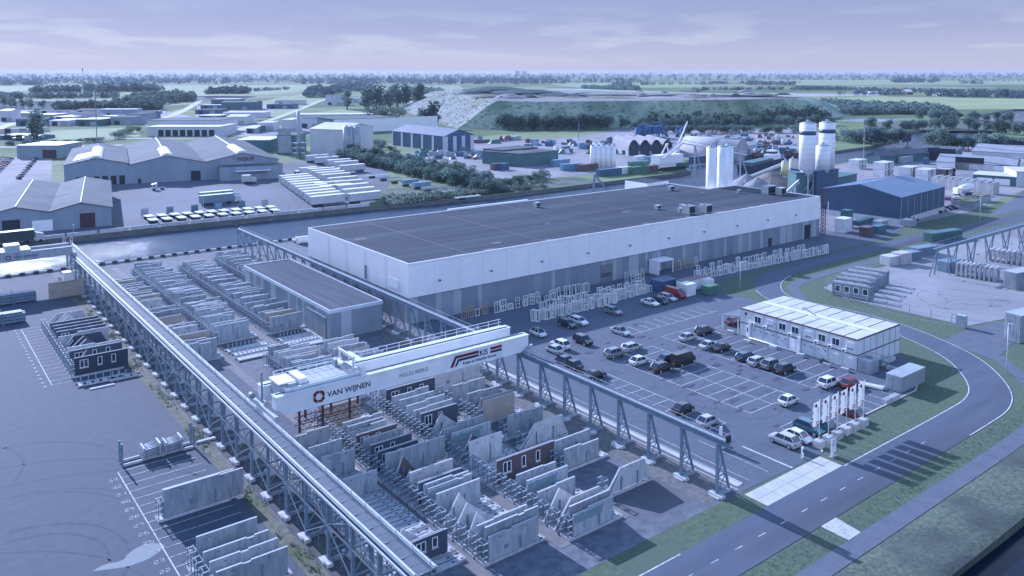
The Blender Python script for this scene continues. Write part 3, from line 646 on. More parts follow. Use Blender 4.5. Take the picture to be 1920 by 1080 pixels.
# right runway: A-frame trestles with a footing beam on two concrete blocks
def make_trestle():
    t = thing('crane_trestle', 'blue-grey steel A-frame trestle', 'trestle')
    obj('post', MB().bar((0, 0, .35), (0, 0, 6.45), .34, .30), STEEL, t)
    obj('raking_leg', MB().bar((2.25, 0, .35), (.30, 0, 6.45), .22, .26), STEEL, t)
    mb = MB(); L_ = [(0, 2.35), (1.62, 2.35), (0, 4.3), (.98, 4.3)]
    mb.bar((.17, 0, 2.35), (1.55, 0, 2.35), .13); mb.bar((.17, 0, 4.3), (.95, 0, 4.3), .12)
    mb.bar((.17, 0, 2.35), (.98, 0, 4.2), .10); mb.bar((1.55, 0, 2.3), (.17, 0, .5), .10); mb.bar((.17, 0, .5), (2.1, 0, .5), .12)
    obj('bracing', mb, STEEL, t)
    b = obj('footing', MB().box(-.7, .5, -.75, .75, 0, .18).box(-.42, .35, -1.0, 1.0, .05, .36), CONCL, t)
    obj('footing_beam', MB().box(.36, 2.6, -.3, .3, .05, .34), CONC, t)
    return reg(t)
tr = make_trestle()
NR = 31
for k in range(NR):
    y = 59.1 + BAY * k
    if 140 < y < 184: lab = 'steel trestle of the right crane runway between the two halls, %s from the road' % nth(k)
    else: lab = 'blue-grey steel A-frame trestle of the right crane runway, %s from the road' % nth(k)
    dup(tr, (76.2, y), 0, lab, 'trestles of the right crane runway')
rw = thing('crane_runway', 'single crane runway beam with pale rail carried by the right hand row of trestles', 'crane runway', (76.2, 0, 0))
ya, yb = 57.4, 59.1 + BAY * (NR - 1) + 1.2
mb = MB(); mb.box(-.22, .22, ya, yb, 6.48, 6.56); mb.box(-.07, .07, ya, yb, 6.56, 7.06); mb.box(-.24, .24, ya, yb, 7.06, 7.14); obj('beam', mb, STEEL, rw)
obj('rail', MB().box(-.06, .06, ya + .2, yb - .2, 7.14, 7.26), RAILM, rw)
mb = MB(); mb.box(.30, 1.0, ya, yb, 6.98, 7.03); mb.bar((.62, ya, 6.3), (.62, yb, 6.3), .2, .12); 
obj('walkway', mb, GRATE, rw)
mb = MB(); mb.bar((1.0, ya, 7.5), (1.0, yb, 7.5), .05)
for k in range(int((yb - ya) / 1.8)): mb.bar((1.0, ya + k * 1.8, 7.03), (1.0, ya + k * 1.8, 7.5), .04)
obj('cable_tray', mb, GALV, rw)
mb = MB(); end_stop(mb, 0, ya + .2, 7.14); end_stop(mb, 0, yb - .2, 7.14); obj('end_stop', mb, BLACK, rw)
mb = MB(); mb.bar((1.55, 60, 2.2), (1.55, 130, 2.2), .09); mb.bar((2.0, 60, 1.2), (2.0, 130, 1.2), .08); obj('tie_rail', mb, GALV, rw)

# left double runway: two rails with a wide grating deck between, portal bents below
def make_bent():
    t = thing('crane_bent', 'double portal bent', 'bent')
    for x in (0.1, 2.15): obj('post', MB().bar((x, 0, .3), (x, 0, 6.75), .30, .34), STEEL, t)
    mb = MB()
    for z in (1.3, 4.1, 6.4): mb.bar((.1, 0, z), (2.15, 0, z), .16)
    mb.bar((.1, 0, 1.3), (2.15, 0, 4.1), .10); mb.bar((2.15, 0, 4.1), (.1, 0, 6.4), .10)
    obj('cross_brace', mb, STEEL, t)
    obj('footing', MB().box(-.55, .3, -.2, 1.1, 0, .28).box(-.45, .2, -.95, .3, 0, .42), CONCL, t); obj('footing', MB().box(1.95, 2.8, -.9, .9, 0, .3), CONCL, t)
    obj('ground_beam', MB().box(.31, 1.94, -.2, .2, .05, .4), CONC, t)
    return reg(t)
bt = make_bent(); NL = 31
for k in range(NL):
    dup(bt, (34.05, 58.6 + BAY * k), 0, 'blue-grey double portal bent under the left crane deck, %s from the near end' % nth(k), 'bents of the left double crane runway')
lw = thing('double_crane_runway', 'long double crane runway with grating walkway between two pale rails across the yard', 'crane runway', (34.05, 0, 0))
ya, yb = 57.7, 58.6 + BAY * (NL - 1) + 5.0
for x in (0.1, 2.15):
    mb = MB(); mb.box(x - .24, x + .24, ya, yb, 6.75, 6.83); mb.box(x - .06, x + .06, ya, yb, 6.83, 7.2); mb.box(x - .26, x + .26, ya, yb, 7.2, 7.28); obj('beam', mb, STEEL, lw)
    obj('rail', MB().box(x - .09, x + .09, ya + .1, yb, 7.28, 7.42), RAILM, lw)
mb = MB(); y = ya
while y < yb - 1.5: mb.box(.40, 1.85, y, y + 1.46, 7.15, 7.2); y += 1.5
obj('deck', mb, GRATE, lw)
mb = MB()
for x in (-.32,): mb.bar((x, ya, 6.95), (x, yb, 6.95), .16, .22)
obj('edge_channel', mb, RAILM, lw)
mb = MB(); y = ya
for z in (7.65, 8.15): mb.bar((1.62, ya, z), (1.62, yb, z), .035)
while y < yb: mb.bar((1.62, y, 7.2), (1.62, y, 8.15), .05); mb.bar((.4, y, 7.24), (.85, y, 7.24), .06); y += 3.0
obj('railing', mb, GALV, lw)
# bracing of the long faces: diagonal ties and horizontal struts, one part per face
for x in (0.1 - .12, 2.15 + .12):
    mb = MB()
    for k in range(NL - 1):
        a_, b_ = 58.6 + BAY * k, 58.6 + BAY * (k + 1)
        mb.bar((x, a_, 4.1), (x, b_, 4.1), .13)
        if k % 2 == 0: mb.bar((x, a_, .9), (x, b_, 4.05), .09); mb.bar((x, a_, 6.6), (x, b_, 4.15), .09)
        else: mb.bar((x, b_, .9), (x, a_, 4.05), .09); mb.bar((x, b_, 6.6), (x, a_, 4.15), .09)
    obj('long_bracing', mb, GALV, lw)
for x in (0.1, 1.7): obj('end_ladder', MB().bar((x, yb - .3, 7.3), (x, yb - .3, 8.9), .08).bar((x + .5, yb - .3, 7.3), (x + .5, yb - .3, 8.9), .08).bar((x, yb - .3, 8.9), (x + .5, yb - .3, 8.9), .08).bar((x, yb - .3, 8.1), (x + .5, yb - .3, 8.1), .08), WHITE, lw)
fence = thing('mesh_fence', 'see-through wire mesh fence under the left crane deck', 'fence', (33.5, 0, 0)); mb = MB()
for k in range(62): mb.bar((0.9, 59 + k * 2.7, 0), (0.9, 59 + k * 2.7, 1.9), .05)
for z in (.1, .5, .9, 1.3, 1.85): mb.bar((0.9, 59, z), (0.9, 224, z), .02)
obj('wires', mb, STEEL, fence)

# ------------------------------------------------------------------ the bridge crane of the middle yard
CR = thing('bridge_crane', 'white double girder bridge crane spanning the panel yard, with wording and logos', 'bridge crane', (0, 0, 0))
gx0, gx1, gy, gz = 36.9, 76.9, 95.6, 7.55
def girder(y0, y1):
    mb = MB(); zt = gz + 2.35; zb = gz
    P = [(gx0, zb + .75), (gx0 + 1.6, zb), (gx1 - 1.2, zb), (gx1, zb + .45), (gx1, zt), (gx0, zt)]
    mb.plate(P, y0, y1); mb.plate([(gx0 - .1, zt), (gx1 + .1, zt), (gx1 + .1, zt + .06), (gx0 - .1, zt + .06)], y0 - .12, y1 + .12)
    mb.plate([(gx0 + 1.6, zb - .05), (gx1 - 1.2, zb - .05), (gx1 - 1.2, zb - .004), (gx0 + 1.6, zb - .004)], y0 - .1, y1 + .1)
    return mb
GP = M('crane_girder_paint', (0.68, 0.71, 0.74), (0.76, 0.78, 0.80), 0.15, 0.4, c3=(.62, .65, .69), s3=.4)
gf = obj('front_girder', girder(gy, gy + 1.3), GP, CR); gb = obj('rear_girder', girder(gy + 4.6, gy + 5.9), GP, CR)
mb = MB()
for y in (gy + .95, gy + 4.95): mb.box(gx0 + .3, gx1 - .3, y - .05, y + .05, gz + 2.41, gz + 2.5)
obj('trolley_rail', mb, RED, CR)
mb = MB(); mb.tube((gx0 + 12, gy + .5, gz + 2.75), (gx1 - 1.5, gy + .5, gz + 2.75), .03, n=5)
k = 0
while gx0 + 12 + k * 1.6 < gx1 - 1.5: mb.bar((gx0 + 12 + k * 1.6, gy + .5, gz + 2.41), (gx0 + 12 + k * 1.6, gy + .5, gz + 2.76), .05); k += 1
obj('festoon_cable', mb, STEEL, CR)
mb = MB(); mb.bar((gx0 + 13, gy + 6.3, gz + 3.4), (gx1 - .5, gy + 6.3, gz + 3.4), .05); mb.bar((gx0 + 13, gy + 6.3, gz + 2.9), (gx1 - .5, gy + 6.3, gz + 2.9), .04); mb.box(gx0 + 13, gx1 - .5, gy + 5.95, gy + 6.4, gz + 2.3, gz + 2.36)
k = 0
while gx0 + 13 + k * 2 < gx1 - .5: mb.bar((gx0 + 13 + k * 2, gy + 6.3, gz + 2.36), (gx0 + 13 + k * 2, gy + 6.3, gz + 3.4), .05); k += 1
obj('railing', mb, WHITE, CR)
for x, nm in ((36.5, 'l'), (76.3, 'r')):
    mb = MB(); mb.box(x - .22, x + .22, gy - .9, gy + 6.8, gz - .1 + .02, gz + .42); mb.box(x - .3, x + .3, gy - 1.3, gy - .9, gz - .15, gz + .5); mb.box(x - .3, x + .3, gy + 6.8, gy + 7.2, gz - .15, gz + .5); c = obj('end_carriage', mb, GALV, CR)
    for y in (gy - 1.0, gy + .6, gy + 5.2, gy + 6.8): obj('wheel', MB().tube((x - .12, y, gz - .05), (x + .12, y, gz - .05), .20, n=12), BLACK, c)
    obj('drive_motor', MB().tube((x + .45, gy - .9, gz + .5), (x + .45, gy - .1, gz + .5), .22, n=10), GALV, c); obj('drive_box', MB().box(x + .2, x + .6, gy + 3.2, gy + 4.0, gz + .45, gz + .9), GALV, c)
obj('warning_beacon', MB().tube((77.3, gy - .2, gz - .1), (77.3, gy - .2, gz + .5), .1).tube((77.3, gy - .2, gz + .5), (77.3, gy - .2, gz + .85), .2), M('orange_lens', (.6, .62, .66)), CR)
# trolley with hoist, platforms and electrical cabinets
TX = gx0 + 1.6
mb = MB(); mb.box(TX, TX + 10.6, gy + .6, gy + .95, gz + 2.52, gz + 2.9); mb.box(TX, TX + 10.6, gy + 4.9, gy + 5.25, gz + 2.52, gz + 2.9); mb.box(TX, TX + .35, gy + .96, gy + 4.89, gz + 2.52, gz + 2.9); mb.box(TX + 10.25, TX + 10.6, gy + .96, gy + 4.89, gz + 2.52, gz + 2.9); tro = obj('trolley_frame', mb, GP, CR)
mb = MB()
for i in range(5): mb.box(TX + 3.3 + i * 1.05, TX + 4.3 + i * 1.05, gy + .9, gy + 5.0, gz + 2.901, gz + 2.95)
obj('platform', mb, M('platform_plate', (0.36, 0.39, 0.43), (0.44, 0.47, 0.50), 1.0), tro)
obj('cabinet', MB().box(TX + 2.0, TX + 3.1, gy + 1.2, gy + 4.6, gz + 2.91, gz + 3.55), WHITE, tro); obj('cabinet', MB().box(TX - .6, TX + 1.7, gy + 1.6, gy + 4.8, gz + 3.2, gz + 3.35), WHITE, tro)
mb = MB(); mb.box(TX - .5, TX + .3, gy + 2, gy + 4.4, gz + 1.6, gz + 3.19); mb.box(TX + .5, TX + 1.6, gy + 1.0, gy + 1.6, gz + 2.91, gz + 3.3); mb.tube((TX + 8.8, gy + 1.6, gz + 3.5), (TX + 8.8, gy + 3.9, gz + 3.5), .42, n=14); mb.box(TX + 8.2, TX + 9.4, gy + 3.95, gy + 4.8, gz + 2.95, gz + 3.9)
obj('hoist', mb, GALV, tro)
mb = MB(); mb.bar((TX + 9.4, gy + .9, gz + 2.9), (TX + 9.4, gy + .9, gz + 4.9), .22); mb.bar((TX + 9.4, gy + 4.9, gz + 2.9), (TX + 9.4, gy + 4.9, gz + 4.9), .22); mb.bar((TX + 9.4, gy + .6, gz + 4.9), (TX + 9.4, gy + 5.2, gz + 4.9), .3, .25)
mb.box(TX + 9.8, TX + 10.9, gy + .6, gy + 4.8, gz + 4.2, gz + 4.35); mb.box(TX + 10.3, TX + 10.9, gy + .4, gy + 1.3, gz + 1.9, gz + 3.4); obj('hoist_gantry', mb, GP, tro)
mb = MB()
for z in (3.3, 3.75): mb.bar((TX + .2, gy + 5.3, gz + z), (TX + 9, gy + 5.3, gz + z), .05); mb.bar((TX + 3.2, gy + .5, gz + z - .1), (TX + 8.2, gy + .5, gz + z - .1), .04)
for i in range(8): mb.bar((TX + .2 + i * 1.2, gy + 5.3, gz + 2.9), (TX + .2 + i * 1.2, gy + 5.3, gz + 3.75), .05)
obj('railing', mb, WHITE, tro)
# dark red lifting grab hanging low under the left third
for i, x in enumerate((0, 1.5, 3.2, 5.1, 7.0, 9.0)): obj('grab_leg', MB().bar((TX + 1.8 + x, gy + .9 + (i % 2) * 1.6, gz - 3.3 + (1 if i % 2 else 0)), (TX + 1.8 + x, gy + .9 + (i % 2) * 1.6, gz - .12), .24), RED, CR)
mb = MB()
for y in (gy + .9, gy + 2.5):
    for z in (-1.9, -3.0): mb.bar((TX + 1.8, y, gz + z), (TX + 10.8, y, gz + z), .10)
    for i in range(8): mb.bar((TX + 1.8 + i * 1.12, y, gz - 1.9), (TX + 2.9 + i * 1.12, y, gz - 3.0), .06); mb.bar((TX + 2.9 + i * 1.12, y, gz - 1.9), (TX + 1.8 + i * 1.12, y, gz - 3.0), .06)
obj('grab_lattice', mb, RED, CR)
mb = MB(); mb.bar((36.6, gy + 3.8, gz + .7), (36.6, gy + 3.8, gz + 4.6), .2); mb.tube((36.1, gy + 5.5, gz + 1.0), (36.1, gy + 6.6, gz + 1.0), .3, n=10); obj('collector_mast', mb, STEEL, CR)
# lettering on the front girder: maroon logo and words
yf = gy - .012
def logo(parent, x, z, s, y, mt):
    mb = MB(); q = s / 2
    mb.plate([(x - q, z + q * .1), (x - q, z + q * .6), (x - q * .45, z + q), (x + q * .1, z + q), (x + q * .1, z + q * .55), (x - q * .35, z + q * .55), (x - q * .55, z + q * .1)], y - .02, y)
    mb.plate([(x + q * .2, z + q * .95), (x + q * .55, z + q * .95), (x + q, z + q * .5), (x + q, z - q * .1), (x + q * .55, z - q * .1), (x + q * .55, z + q * .3), (x + q * .2, z + q * .5)], y - .02, y)
    mb.plate([(x + q, z - q * .2), (x + q, z - q * .6), (x + q * .5, z - q), (x - q * .1, z - q), (x - q * .1, z - q * .55), (x + q * .35, z - q * .55), (x + q * .55, z - q * .2)], y - .02, y)
    mb.plate([(x - q * .2, z - q * .95), (x - q * .55, z - q * .95), (x - q, z - q * .5), (x - q, z), (x - q * .55, z), (x - q * .55, z - q * .4), (x - q * .2, z - q * .5)], y - .02, y)
    return obj('logo', mb, mt, parent)
logo(gf, 42.6, gz + 1.15, 1.55, yf, LRED)
text('lettering', 'VAN WIJNEN', 1.0, LBLUE, gf, (43.75, yf, gz + .78), bold=True, sx=1.05)
text('lettering', 'WLL32.000KG', .78, M('grey_lettering', (0.12, 0.14, 0.18)), gf, (54.2, yf, gz + .85))
mb = MB(); sx_ = 62.6
mb.plate([(sx_, gz + .35), (sx_ + .5, gz + .35), (sx_ + 1.1, gz + 1.5), (sx_ + 5.0, gz + 1.5), (sx_ + 5.0, gz + 1.9), (sx_ + .85, gz + 1.9)], yf - .02, yf)
mb.plate([(sx_ + 7.1, gz + 1.5), (sx_ + 9.2, gz + 1.5), (sx_ + 9.2, gz + 1.9), (sx_ + 7.1, gz + 1.9)], yf - .02, yf); obj('stripe', mb, LRED, gf)
mb = MB(); mb.plate([(sx_ + .75, gz + .35), (sx_ + 1.1, gz + .35), (sx_ + 1.55, gz + 1.02), (sx_ + 5.0, gz + 1.02), (sx_ + 5.0, gz + 1.36), (sx_ + 1.35, gz + 1.36)], yf - .02, yf)
mb.plate([(sx_ + 7.1, gz + 1.02), (sx_ + 9.2, gz + 1.02), (sx_ + 9.2, gz + 1.36), (sx_ + 7.1, gz + 1.36)], yf - .02, yf); obj('stripe', mb, LBLUE, gf)
text('lettering', 'KIS', 1.15, LBLUE, gf, (sx_ + 5.15, yf, gz + 1.03), bold=True, sx=.95)
text('lettering', 'Kraan en Industrie Service', .56, LBLUE, gf, (sx_ + 2.2, yf, gz + .38), bold=True, sx=1.0)
# second crane of the left yard, seen at the edge beyond the walkway
C2 = thing('bridge_crane', 'second white bridge crane at the left edge, between canal and left yard', 'bridge crane', (0, 0, 0))
y2 = 212.5
g2 = obj('front_girder', MB().box(2, 33.9, y2, y2 + 1.2, 7.5, 9.4), CONC, C2); obj('rear_girder', MB().box(2, 33.9, y2 + 4.6, y2 + 5.8, 7.5, 9.4), CONC, C2); obj('trolley', MB().box(19, 25.5, y2 + .4, y2 + 5.5, 9.42, 9.8).box(20.5, 23.5, y2 + 1.5, y2 + 4.8, 9.81, 10.9), GALV, C2); obj('end_carriage', MB().box(33.7, 34.6, y2 - 1.2, y2 + 7, 7.45, 8.1), CONC, C2)
logo(g2, 21.0, 8.4, 1.1, y2 - .01, M('logo_navy_plain', (0.05, 0.06, 0.1))); text('lettering', 'VAN WIJNEN', .8, LBLUE, g2, (22.0, y2 - .01, 8.1), bold=True)
# ------------------------------------------------------------------ panel racks and precast wall panels
ROWN = {1: 'row beside the deck', 2: 'second row from the deck', 3: 'third row from the deck', 4: 'row by the right runway', 5: 'left asphalt yard', 6: 'row along the pale yard'}
def make_rack():
    t = thing('panel_rack', 'rack', 'panel rack')
    mb = MB(); mb.box(0, 8.05, 0, 1.55, 0, .26); mb.box(0, 8.05, 0, .09, .26, .33); mb.box(0, 8.05, 1.46, 1.55, .26, .33); mb.box(0, .09, .09, 1.46, .26, .33); mb.box(7.96, 8.05, .09, 1.46, .26, .33); obj('pallet', mb, CONCL, t)
    mb = MB()
    for x in (6.5, 7.55): mb.box(x, x + .32, .18, .40, .262, .275); mb.box(x, x + .32, 1.14, 1.36, .262, .275)
    mb.box(1.0, 7.6, .72, .84, .262, .272); obj('slot', mb, DARK, t)
    mb = MB()
    for y in (.22, .62, 1.02, 1.33): mb.bar((.62, y, .26), (.62, y, 2.35), .07)
    for y in (.22, 1.33): mb.bar((.12, y, .26), (.12, y, 2.3), .08)
    for z in (.85, 1.55, 2.25): mb.box(.62, .70, .06, 1.5, z, z + .07)
    mb.bar((.12, .22, 2.3), (.12, 1.33, 2.3), .06); obj('end_frame', mb, STEEL, t)
    for z in (.8, 1.5, 2.22):
        for y in (.17, 1.28): obj('support_arm', MB().box(-.02, .74, y, y + .11, z, z + .07), CONCL, t)
    return reg(t)
RK = make_rack()
PC_ = {}
def step_top(L_, h, r):
    """outline of a cast panel: mostly a rectangle with a notched top"""
    k = r.random()
    if k < .35: return [(0, 0), (L_, 0), (L_, h), (0, h)]
    a = L_ * r.uniform(.3, .7); d = r.choice([.12, .2, .35])
    if k < .6: return [(0, 0), (L_, 0), (L_, h), (a, h), (a, h - d), (0, h - d)]
    if k < .8: return [(0, 0), (L_, 0), (L_, h - d), (a, h - d), (a, h), (0, h)]
    b = a + L_ * .12; b = min(b, L_ - .2); return [(0, 0), (L_, 0), (L_, h), (b, h), (b, h - .14), (a, h - .14), (a, h), (0, h)]
def proto_panel(kind, L_, h, seed):
    key = (kind, L_, h, seed)
    if key in PC_: return PC_[key]
    r = random.Random(str(key)); nm = {'C': 'precast_wall', 'D': 'precast_wall', 'B': 'brick_faced_wall', 'K': 'brick_faced_wall', 'N': 'insulated_wall', 'T': 'gable_wall', 'U': 'gable_wall', 'Z': 'gable_wall', 'G': 'precast_wall'}[kind]
    t = thing(nm, 'x', 'wall panel')
    if kind in 'CDG':
        P = step_top(L_, h, r); th = .22
        obj('slab', MB().plate(P, .0, th), CONC if kind != 'D' else CONCL, t)
        mb = MB(); n = len(P)
        for i in range(2, n):
            a, b = P[i], P[(i + 1) % n]
            if abs(a[1] - b[1]) < 1e-6 and a[1] > 1: mb.box(min(a[0], b[0]), max(a[0], b[0]), .0, th, a[1] + .002, a[1] + .03)
        obj('top_edge', mb, EDGE, t)
        mb = MB(); mb.box(L_ * .62, L_ * .62 + .12, -.10, -.004, .1, h * r.uniform(.5, .75)); obj('support_bar', mb, STEEL, t)
        if kind == 'G':
            obj('insulation_board', MB().box(L_ * .03, L_ * .7, -.12, -.004, h * .55, h * .86), TEAL, t)
        if r.random() < .4: obj('box_out', MB().box(L_ * .3, L_ * .3 + .5, -.02, -.003, h * .25, h * .25 + .45), STEEL, t)
        for x in (.2, .7): obj('lifting_slot', MB().box(L_ * x, L_ * x + .3, -.012, .232, h - .40, h - .33), DARK, t)
    elif kind in 'BKN':
        mt = {'B': BRICK, 'K': BRICKD, 'N': TAN}[kind]
        ws = []
        if kind != 'N':
            x = L_ * .10
            for wd in ((1.3, .7, .7) if L_ > 7 else (1.2, .7)):
                if x + wd < L_ - .3: ws.append((x, wd)); x += wd + L_ * .17
        # wall built round its openings so each window sits in a real hole
        mb = MB(); zs, ze = h * .38, h * .85; x = 0
        for wx, wd in ws: mb.box(x, wx, 0, .1, 0, h); mb.box(wx, wx + wd, 0, .1, 0, zs); mb.box(wx, wx + wd, 0, .1, ze, h); x = wx + wd
        mb.box(x, L_, 0, .1, 0, h); obj('facing', mb, mt, t)
        mb = MB(); x = 0
        for wx, wd in ws: mb.box(x, wx, .102, .36, 0, h - .06); mb.box(wx, wx + wd, .102, .36, 0, zs); mb.box(wx, wx + wd, .102, .36, ze, h - .06); x = wx + wd
        mb.box(x, L_, .102, .36, 0, h - .06); obj('inner_leaf', mb, CONC, t)
        mb = MB(); mb.box(0, L_, -.02, .06, h + .002, h + .05); mb.box(.1, L_ - .3, .24, .32, h - .058, h + .03); obj('top_rail', mb, EDGE, t)
        for wx, wd in ws:
            mb = MB(); y0, y1 = .02, .09
            for a, b in ((wx, wx + .1), (wx + wd - .1, wx + wd)): mb.box(a, b, y0, y1, zs, ze)
            mb.box(wx + .1, wx + wd - .1, y0, y1, zs, zs + .1); mb.box(wx + .1, wx + wd - .1, y0, y1, ze - .1, ze)
            if wd > 1: mb.box(wx + wd / 2 - .05, wx + wd / 2 + .05, y0, y1, zs + .1, ze - .1)
            f = obj('window_frame', mb, WHITE, t); obj('pane', MB().box(wx + .1, wx + wd - .1, .05, .07, zs + .1, ze - .1), GLASS, f); obj('sill', MB().box(wx - .05, wx + wd + .05, -.08, .018, zs - .12, zs - .02), CONCL, f)
    else:
        if kind == 'Z': P = [(0, 0), (L_, 0), (L_ * .83, h), (L_ * .30, h)]
        elif kind == 'U': P = [(0, 0), (L_ * .9, 0), (L_ * .32, h)]
        else: P = [(0, 0), (L_, 0), (L_ * .5, h)]
        obj('slab', MB().plate(P, .0, .20), CONCL if seed % 2 == 0 else BRICKD if kind in 'TZ' and seed % 4 == 1 else BRICK, t)
        mb = MB(); a, b = P[-1], P[0]; d = Vector((a[0] - b[0], a[1] - b[1])).normalized(); nn = Vector((-d.y, d.x)) * .05
        mb.plate([(b[0], b[1] + .02), (b[0] + nn.x * 2, b[1] + .02 + nn.y), (a[0] + nn.x, a[1] + nn.y + .02), (a[0], a[1] + .02)][::-1], -.01, .21); mb.bar((.3, -.35, 0.05), (L_ * .28, -.2, h * .8), .22) if kind == 'Z' else None
        obj('sloping_edge', mb, EDGE, t)
        mb = MB(); mb.box(L_ * .3, L_ * .3 + .15, -.12, -.004, .0, h * .6); mb.box(L_ * .66, L_ * .66 + .15, -.12, -.004, .0, h * .6) if kind == 'Z' else None; obj('support_bar', mb, STEEL, t)
    PC_[key] = reg(t); return PC_[key]
KW = {'C': 'grey concrete wall', 'D': 'pale concrete wall', 'G': 'green-clad concrete wall', 'B': 'brown brick wall', 'K': 'dark brick wall', 'N': 'beige insulated wall', 'T': 'triangular gable wall', 'U': 'slanted gable wall', 'Z': 'trapezoid gable wall'}
NP = [0]
def rack(row, x, y, idx, stuff, base=True, where=None):
    """stuff: list of (kind, length, height, seed, dx, dy)"""
    wh = where or '%s rack from the road, %s' % (nth(idx), ROWN[row])
    if base: dup(RK, (x, y), 0, 'flat rack with end frame, ' + wh, 'panel racks in the yard')
    for i, s in enumerate(stuff):
        k, L_, h, sd = s[:4]; dx = s[4] if len(s) > 4 else .72; dy = s[5] if len(s) > 5 else (.25 if len(stuff) == 1 else (.12 + .62 * i))
        p = proto_panel(k, L_, h, sd); pre = '' if len(stuff) == 1 else ('front ' if i == 0 else 'rear ' if i == len(stuff) - 1 else 'middle ')
        dup(p, (x + dx, y + dy, .34), 0, pre + KW[k] + ', ' + wh, 'precast panels standing in racks'); NP[0] += 1
# near part of the yard, row by row as surveyed (y measured at the rack's front edge)
R2 = {0: [('C', 6.4, 2.55, 1), ('C', 7.0, 3.25, 2)], 1: [('C', 6.6, 2.9, 3)], 2: [('U', 4.4, 3.0, 0)], 3: [('U', 6.6, 3.1, 2, .1)], 4: [('T', 4.6, 3.3, 0, .2)], 5: [('C', 5.9, 2.9, 4)], 6: [('G', 6.0, 2.75, 5), ('C', 6.0, 3.0, 6)], 7: [('K', 6.0, 2.6, 7)], 8: [('D', 6.0, 3.0, 8)],
      9: [('U', 4.0, 2.2, 0)], 10: [('U', 4.2, 3.2, 1)], 11: [('C', 8.6, 3.0, 9)], 12: [('K', 5.8, 2.6, 10)], 13: [('K', 6.0, 2.7, 11)], 14: [('C', 5.9, 2.8, 12)], 15: [('B', 6.0, 2.6, 13)], 16: [('C', 5.4, 2.7, 14), ('C', 5.2, 2.9, 15)], 17: [('C', 6.0, 2.9, 16)], 18: [], 19: [], 20: [('N', 5.6, 3.1, 17)], 21: [('N', 5.4, 2.9, 18)]}
R3 = {0: [('G', 5.9, 2.55, 1), ('C', 6.0, 3.0, 2)], 1: [('Z', 8.0, 2.9, 4, -.1)], 2: [('U', 7.2, 3.2, 2, 0)], 3: [('C', 5.6, 2.5, 3)], 4: [('G', 6.2, 2.9, 4)], 5: [('C', 6.0, 2.8, 5)], 6: [], 7: [('B', 9.2, 3.0, 6)], 8: [], 9: [], 10: [('D', 5.1, 3.2, 7)], 11: [('U', 5.6, 3.0, 1)], 12: [('G', 6.2, 2.9, 8)], 13: [('C', 6.4, 3.1, 9)], 14: [('U', 6.0, 3.2, 2)],
      15: [('U', 6.6, 3.1, 4)], 16: [('K', 6.0, 2.9, 10)], 17: [('C', 6.5, 2.8, 11)], 18: [('C', 6.4, 2.9, 12)], 19: [('C', 5.9, 2.9, 13)], 20: [('C', 6.1, 3.0, 14)], 21: [('K', 8.4, 3.2, 15)], 22: [('C', 6.8, 3.0, 16)], 23: [('U', 3.4, 2.0, 2)]}
R4 = {0: [('Z', 7.6, 2.7, 2, .5)], 4: [('C', 5.9, 2.55, 1)], 5: [('C', 6.2, 2.9, 2)], 8: [('Z', 8.2, 2.8, 4, 0)], 10: [('C', 6.2, 2.9, 3)], 13: [('N', 5.6, 3.1, 4), ('N', 5.8, 3.2, 5)], 14: [('U', 4.0, 2.7, 2)], 15: [('C', 5.9, 2.9, 6)], 17: [('C', 6.0, 2.9, 7)], 20: [('D', 9.2, 3.3, 8)]}
R1 = {1: [('K', 4.2, 2.4, 1, 3.0)], 3: [('U', 3.6, 1.6, 2, 3)], 7: [], 9: [('C', 4.4, 2.6, 2, 3)], 12: [('C', 4.4, 3.0, 3, 3.0)], 14: [('C', 4.6, 2.7, 4, 3)], 16: [('C', 4.6, 3.0, 5, 3)]}
for k in range(22): rack(2, 46.2, 64.5 + 1.945 * k, k, R2.get(k, []))
for k in range(24): rack(3, 56.0, 62.6 + 1.945 * k, k, R3.get(k, []))
for k in (0, 4, 5, 8, 10, 13, 14, 15, 17, 18, 20): rack(4, 65.0, 66.4 + 1.945 * k, k, R4.get(k, []))
for k in range(17): rack(1, 37.4, 66.6 + 1.945 * k, k, R1.get(k, []))
r_ = random.Random(5)
def fill(row, x, y0, n, k0, p_empty=.15, kinds='CCCCCCNBDG', seed=1, Lr=(5.2, 6.8), dx=.72):
    r = random.Random(seed)
    for i in range(n):
        if r.random() < p_empty: st = []
        else:
            st = [(r.choice(kinds), r.choice([5.2, 5.8, 6.4, 6.8]), r.choice([2.5, 2.9, 3.2]), r.randint(1, 3), dx)]
            if r.random() < .5: st.append(('C', r.choice([5.2, 5.8]), 3.2, 2, dx))
        rack(row, x, y0 + 1.945 * i, k0 + i, st)
fill(2, 49.6, 111, 12, 23, .1, seed=3); fill(3, 58.6, 113, 10, 25, .1, seed=4); fill(4, 66.2, 108, 7, 22, .15, seed=8)
fill(2, 46.4, 149.5, 33, 38, .12, 'CCCCCCCCND', seed=13); fill(3, 56.2, 149.5, 31, 38, .12, 'CCCCCCCCND', seed=21)
fill(1, 37.6, 142, 30, 38, .35, 'CCCCND', seed=30); fill(4, 66.0, 188, 13, 48, .1, 'CCCCND', seed=33)
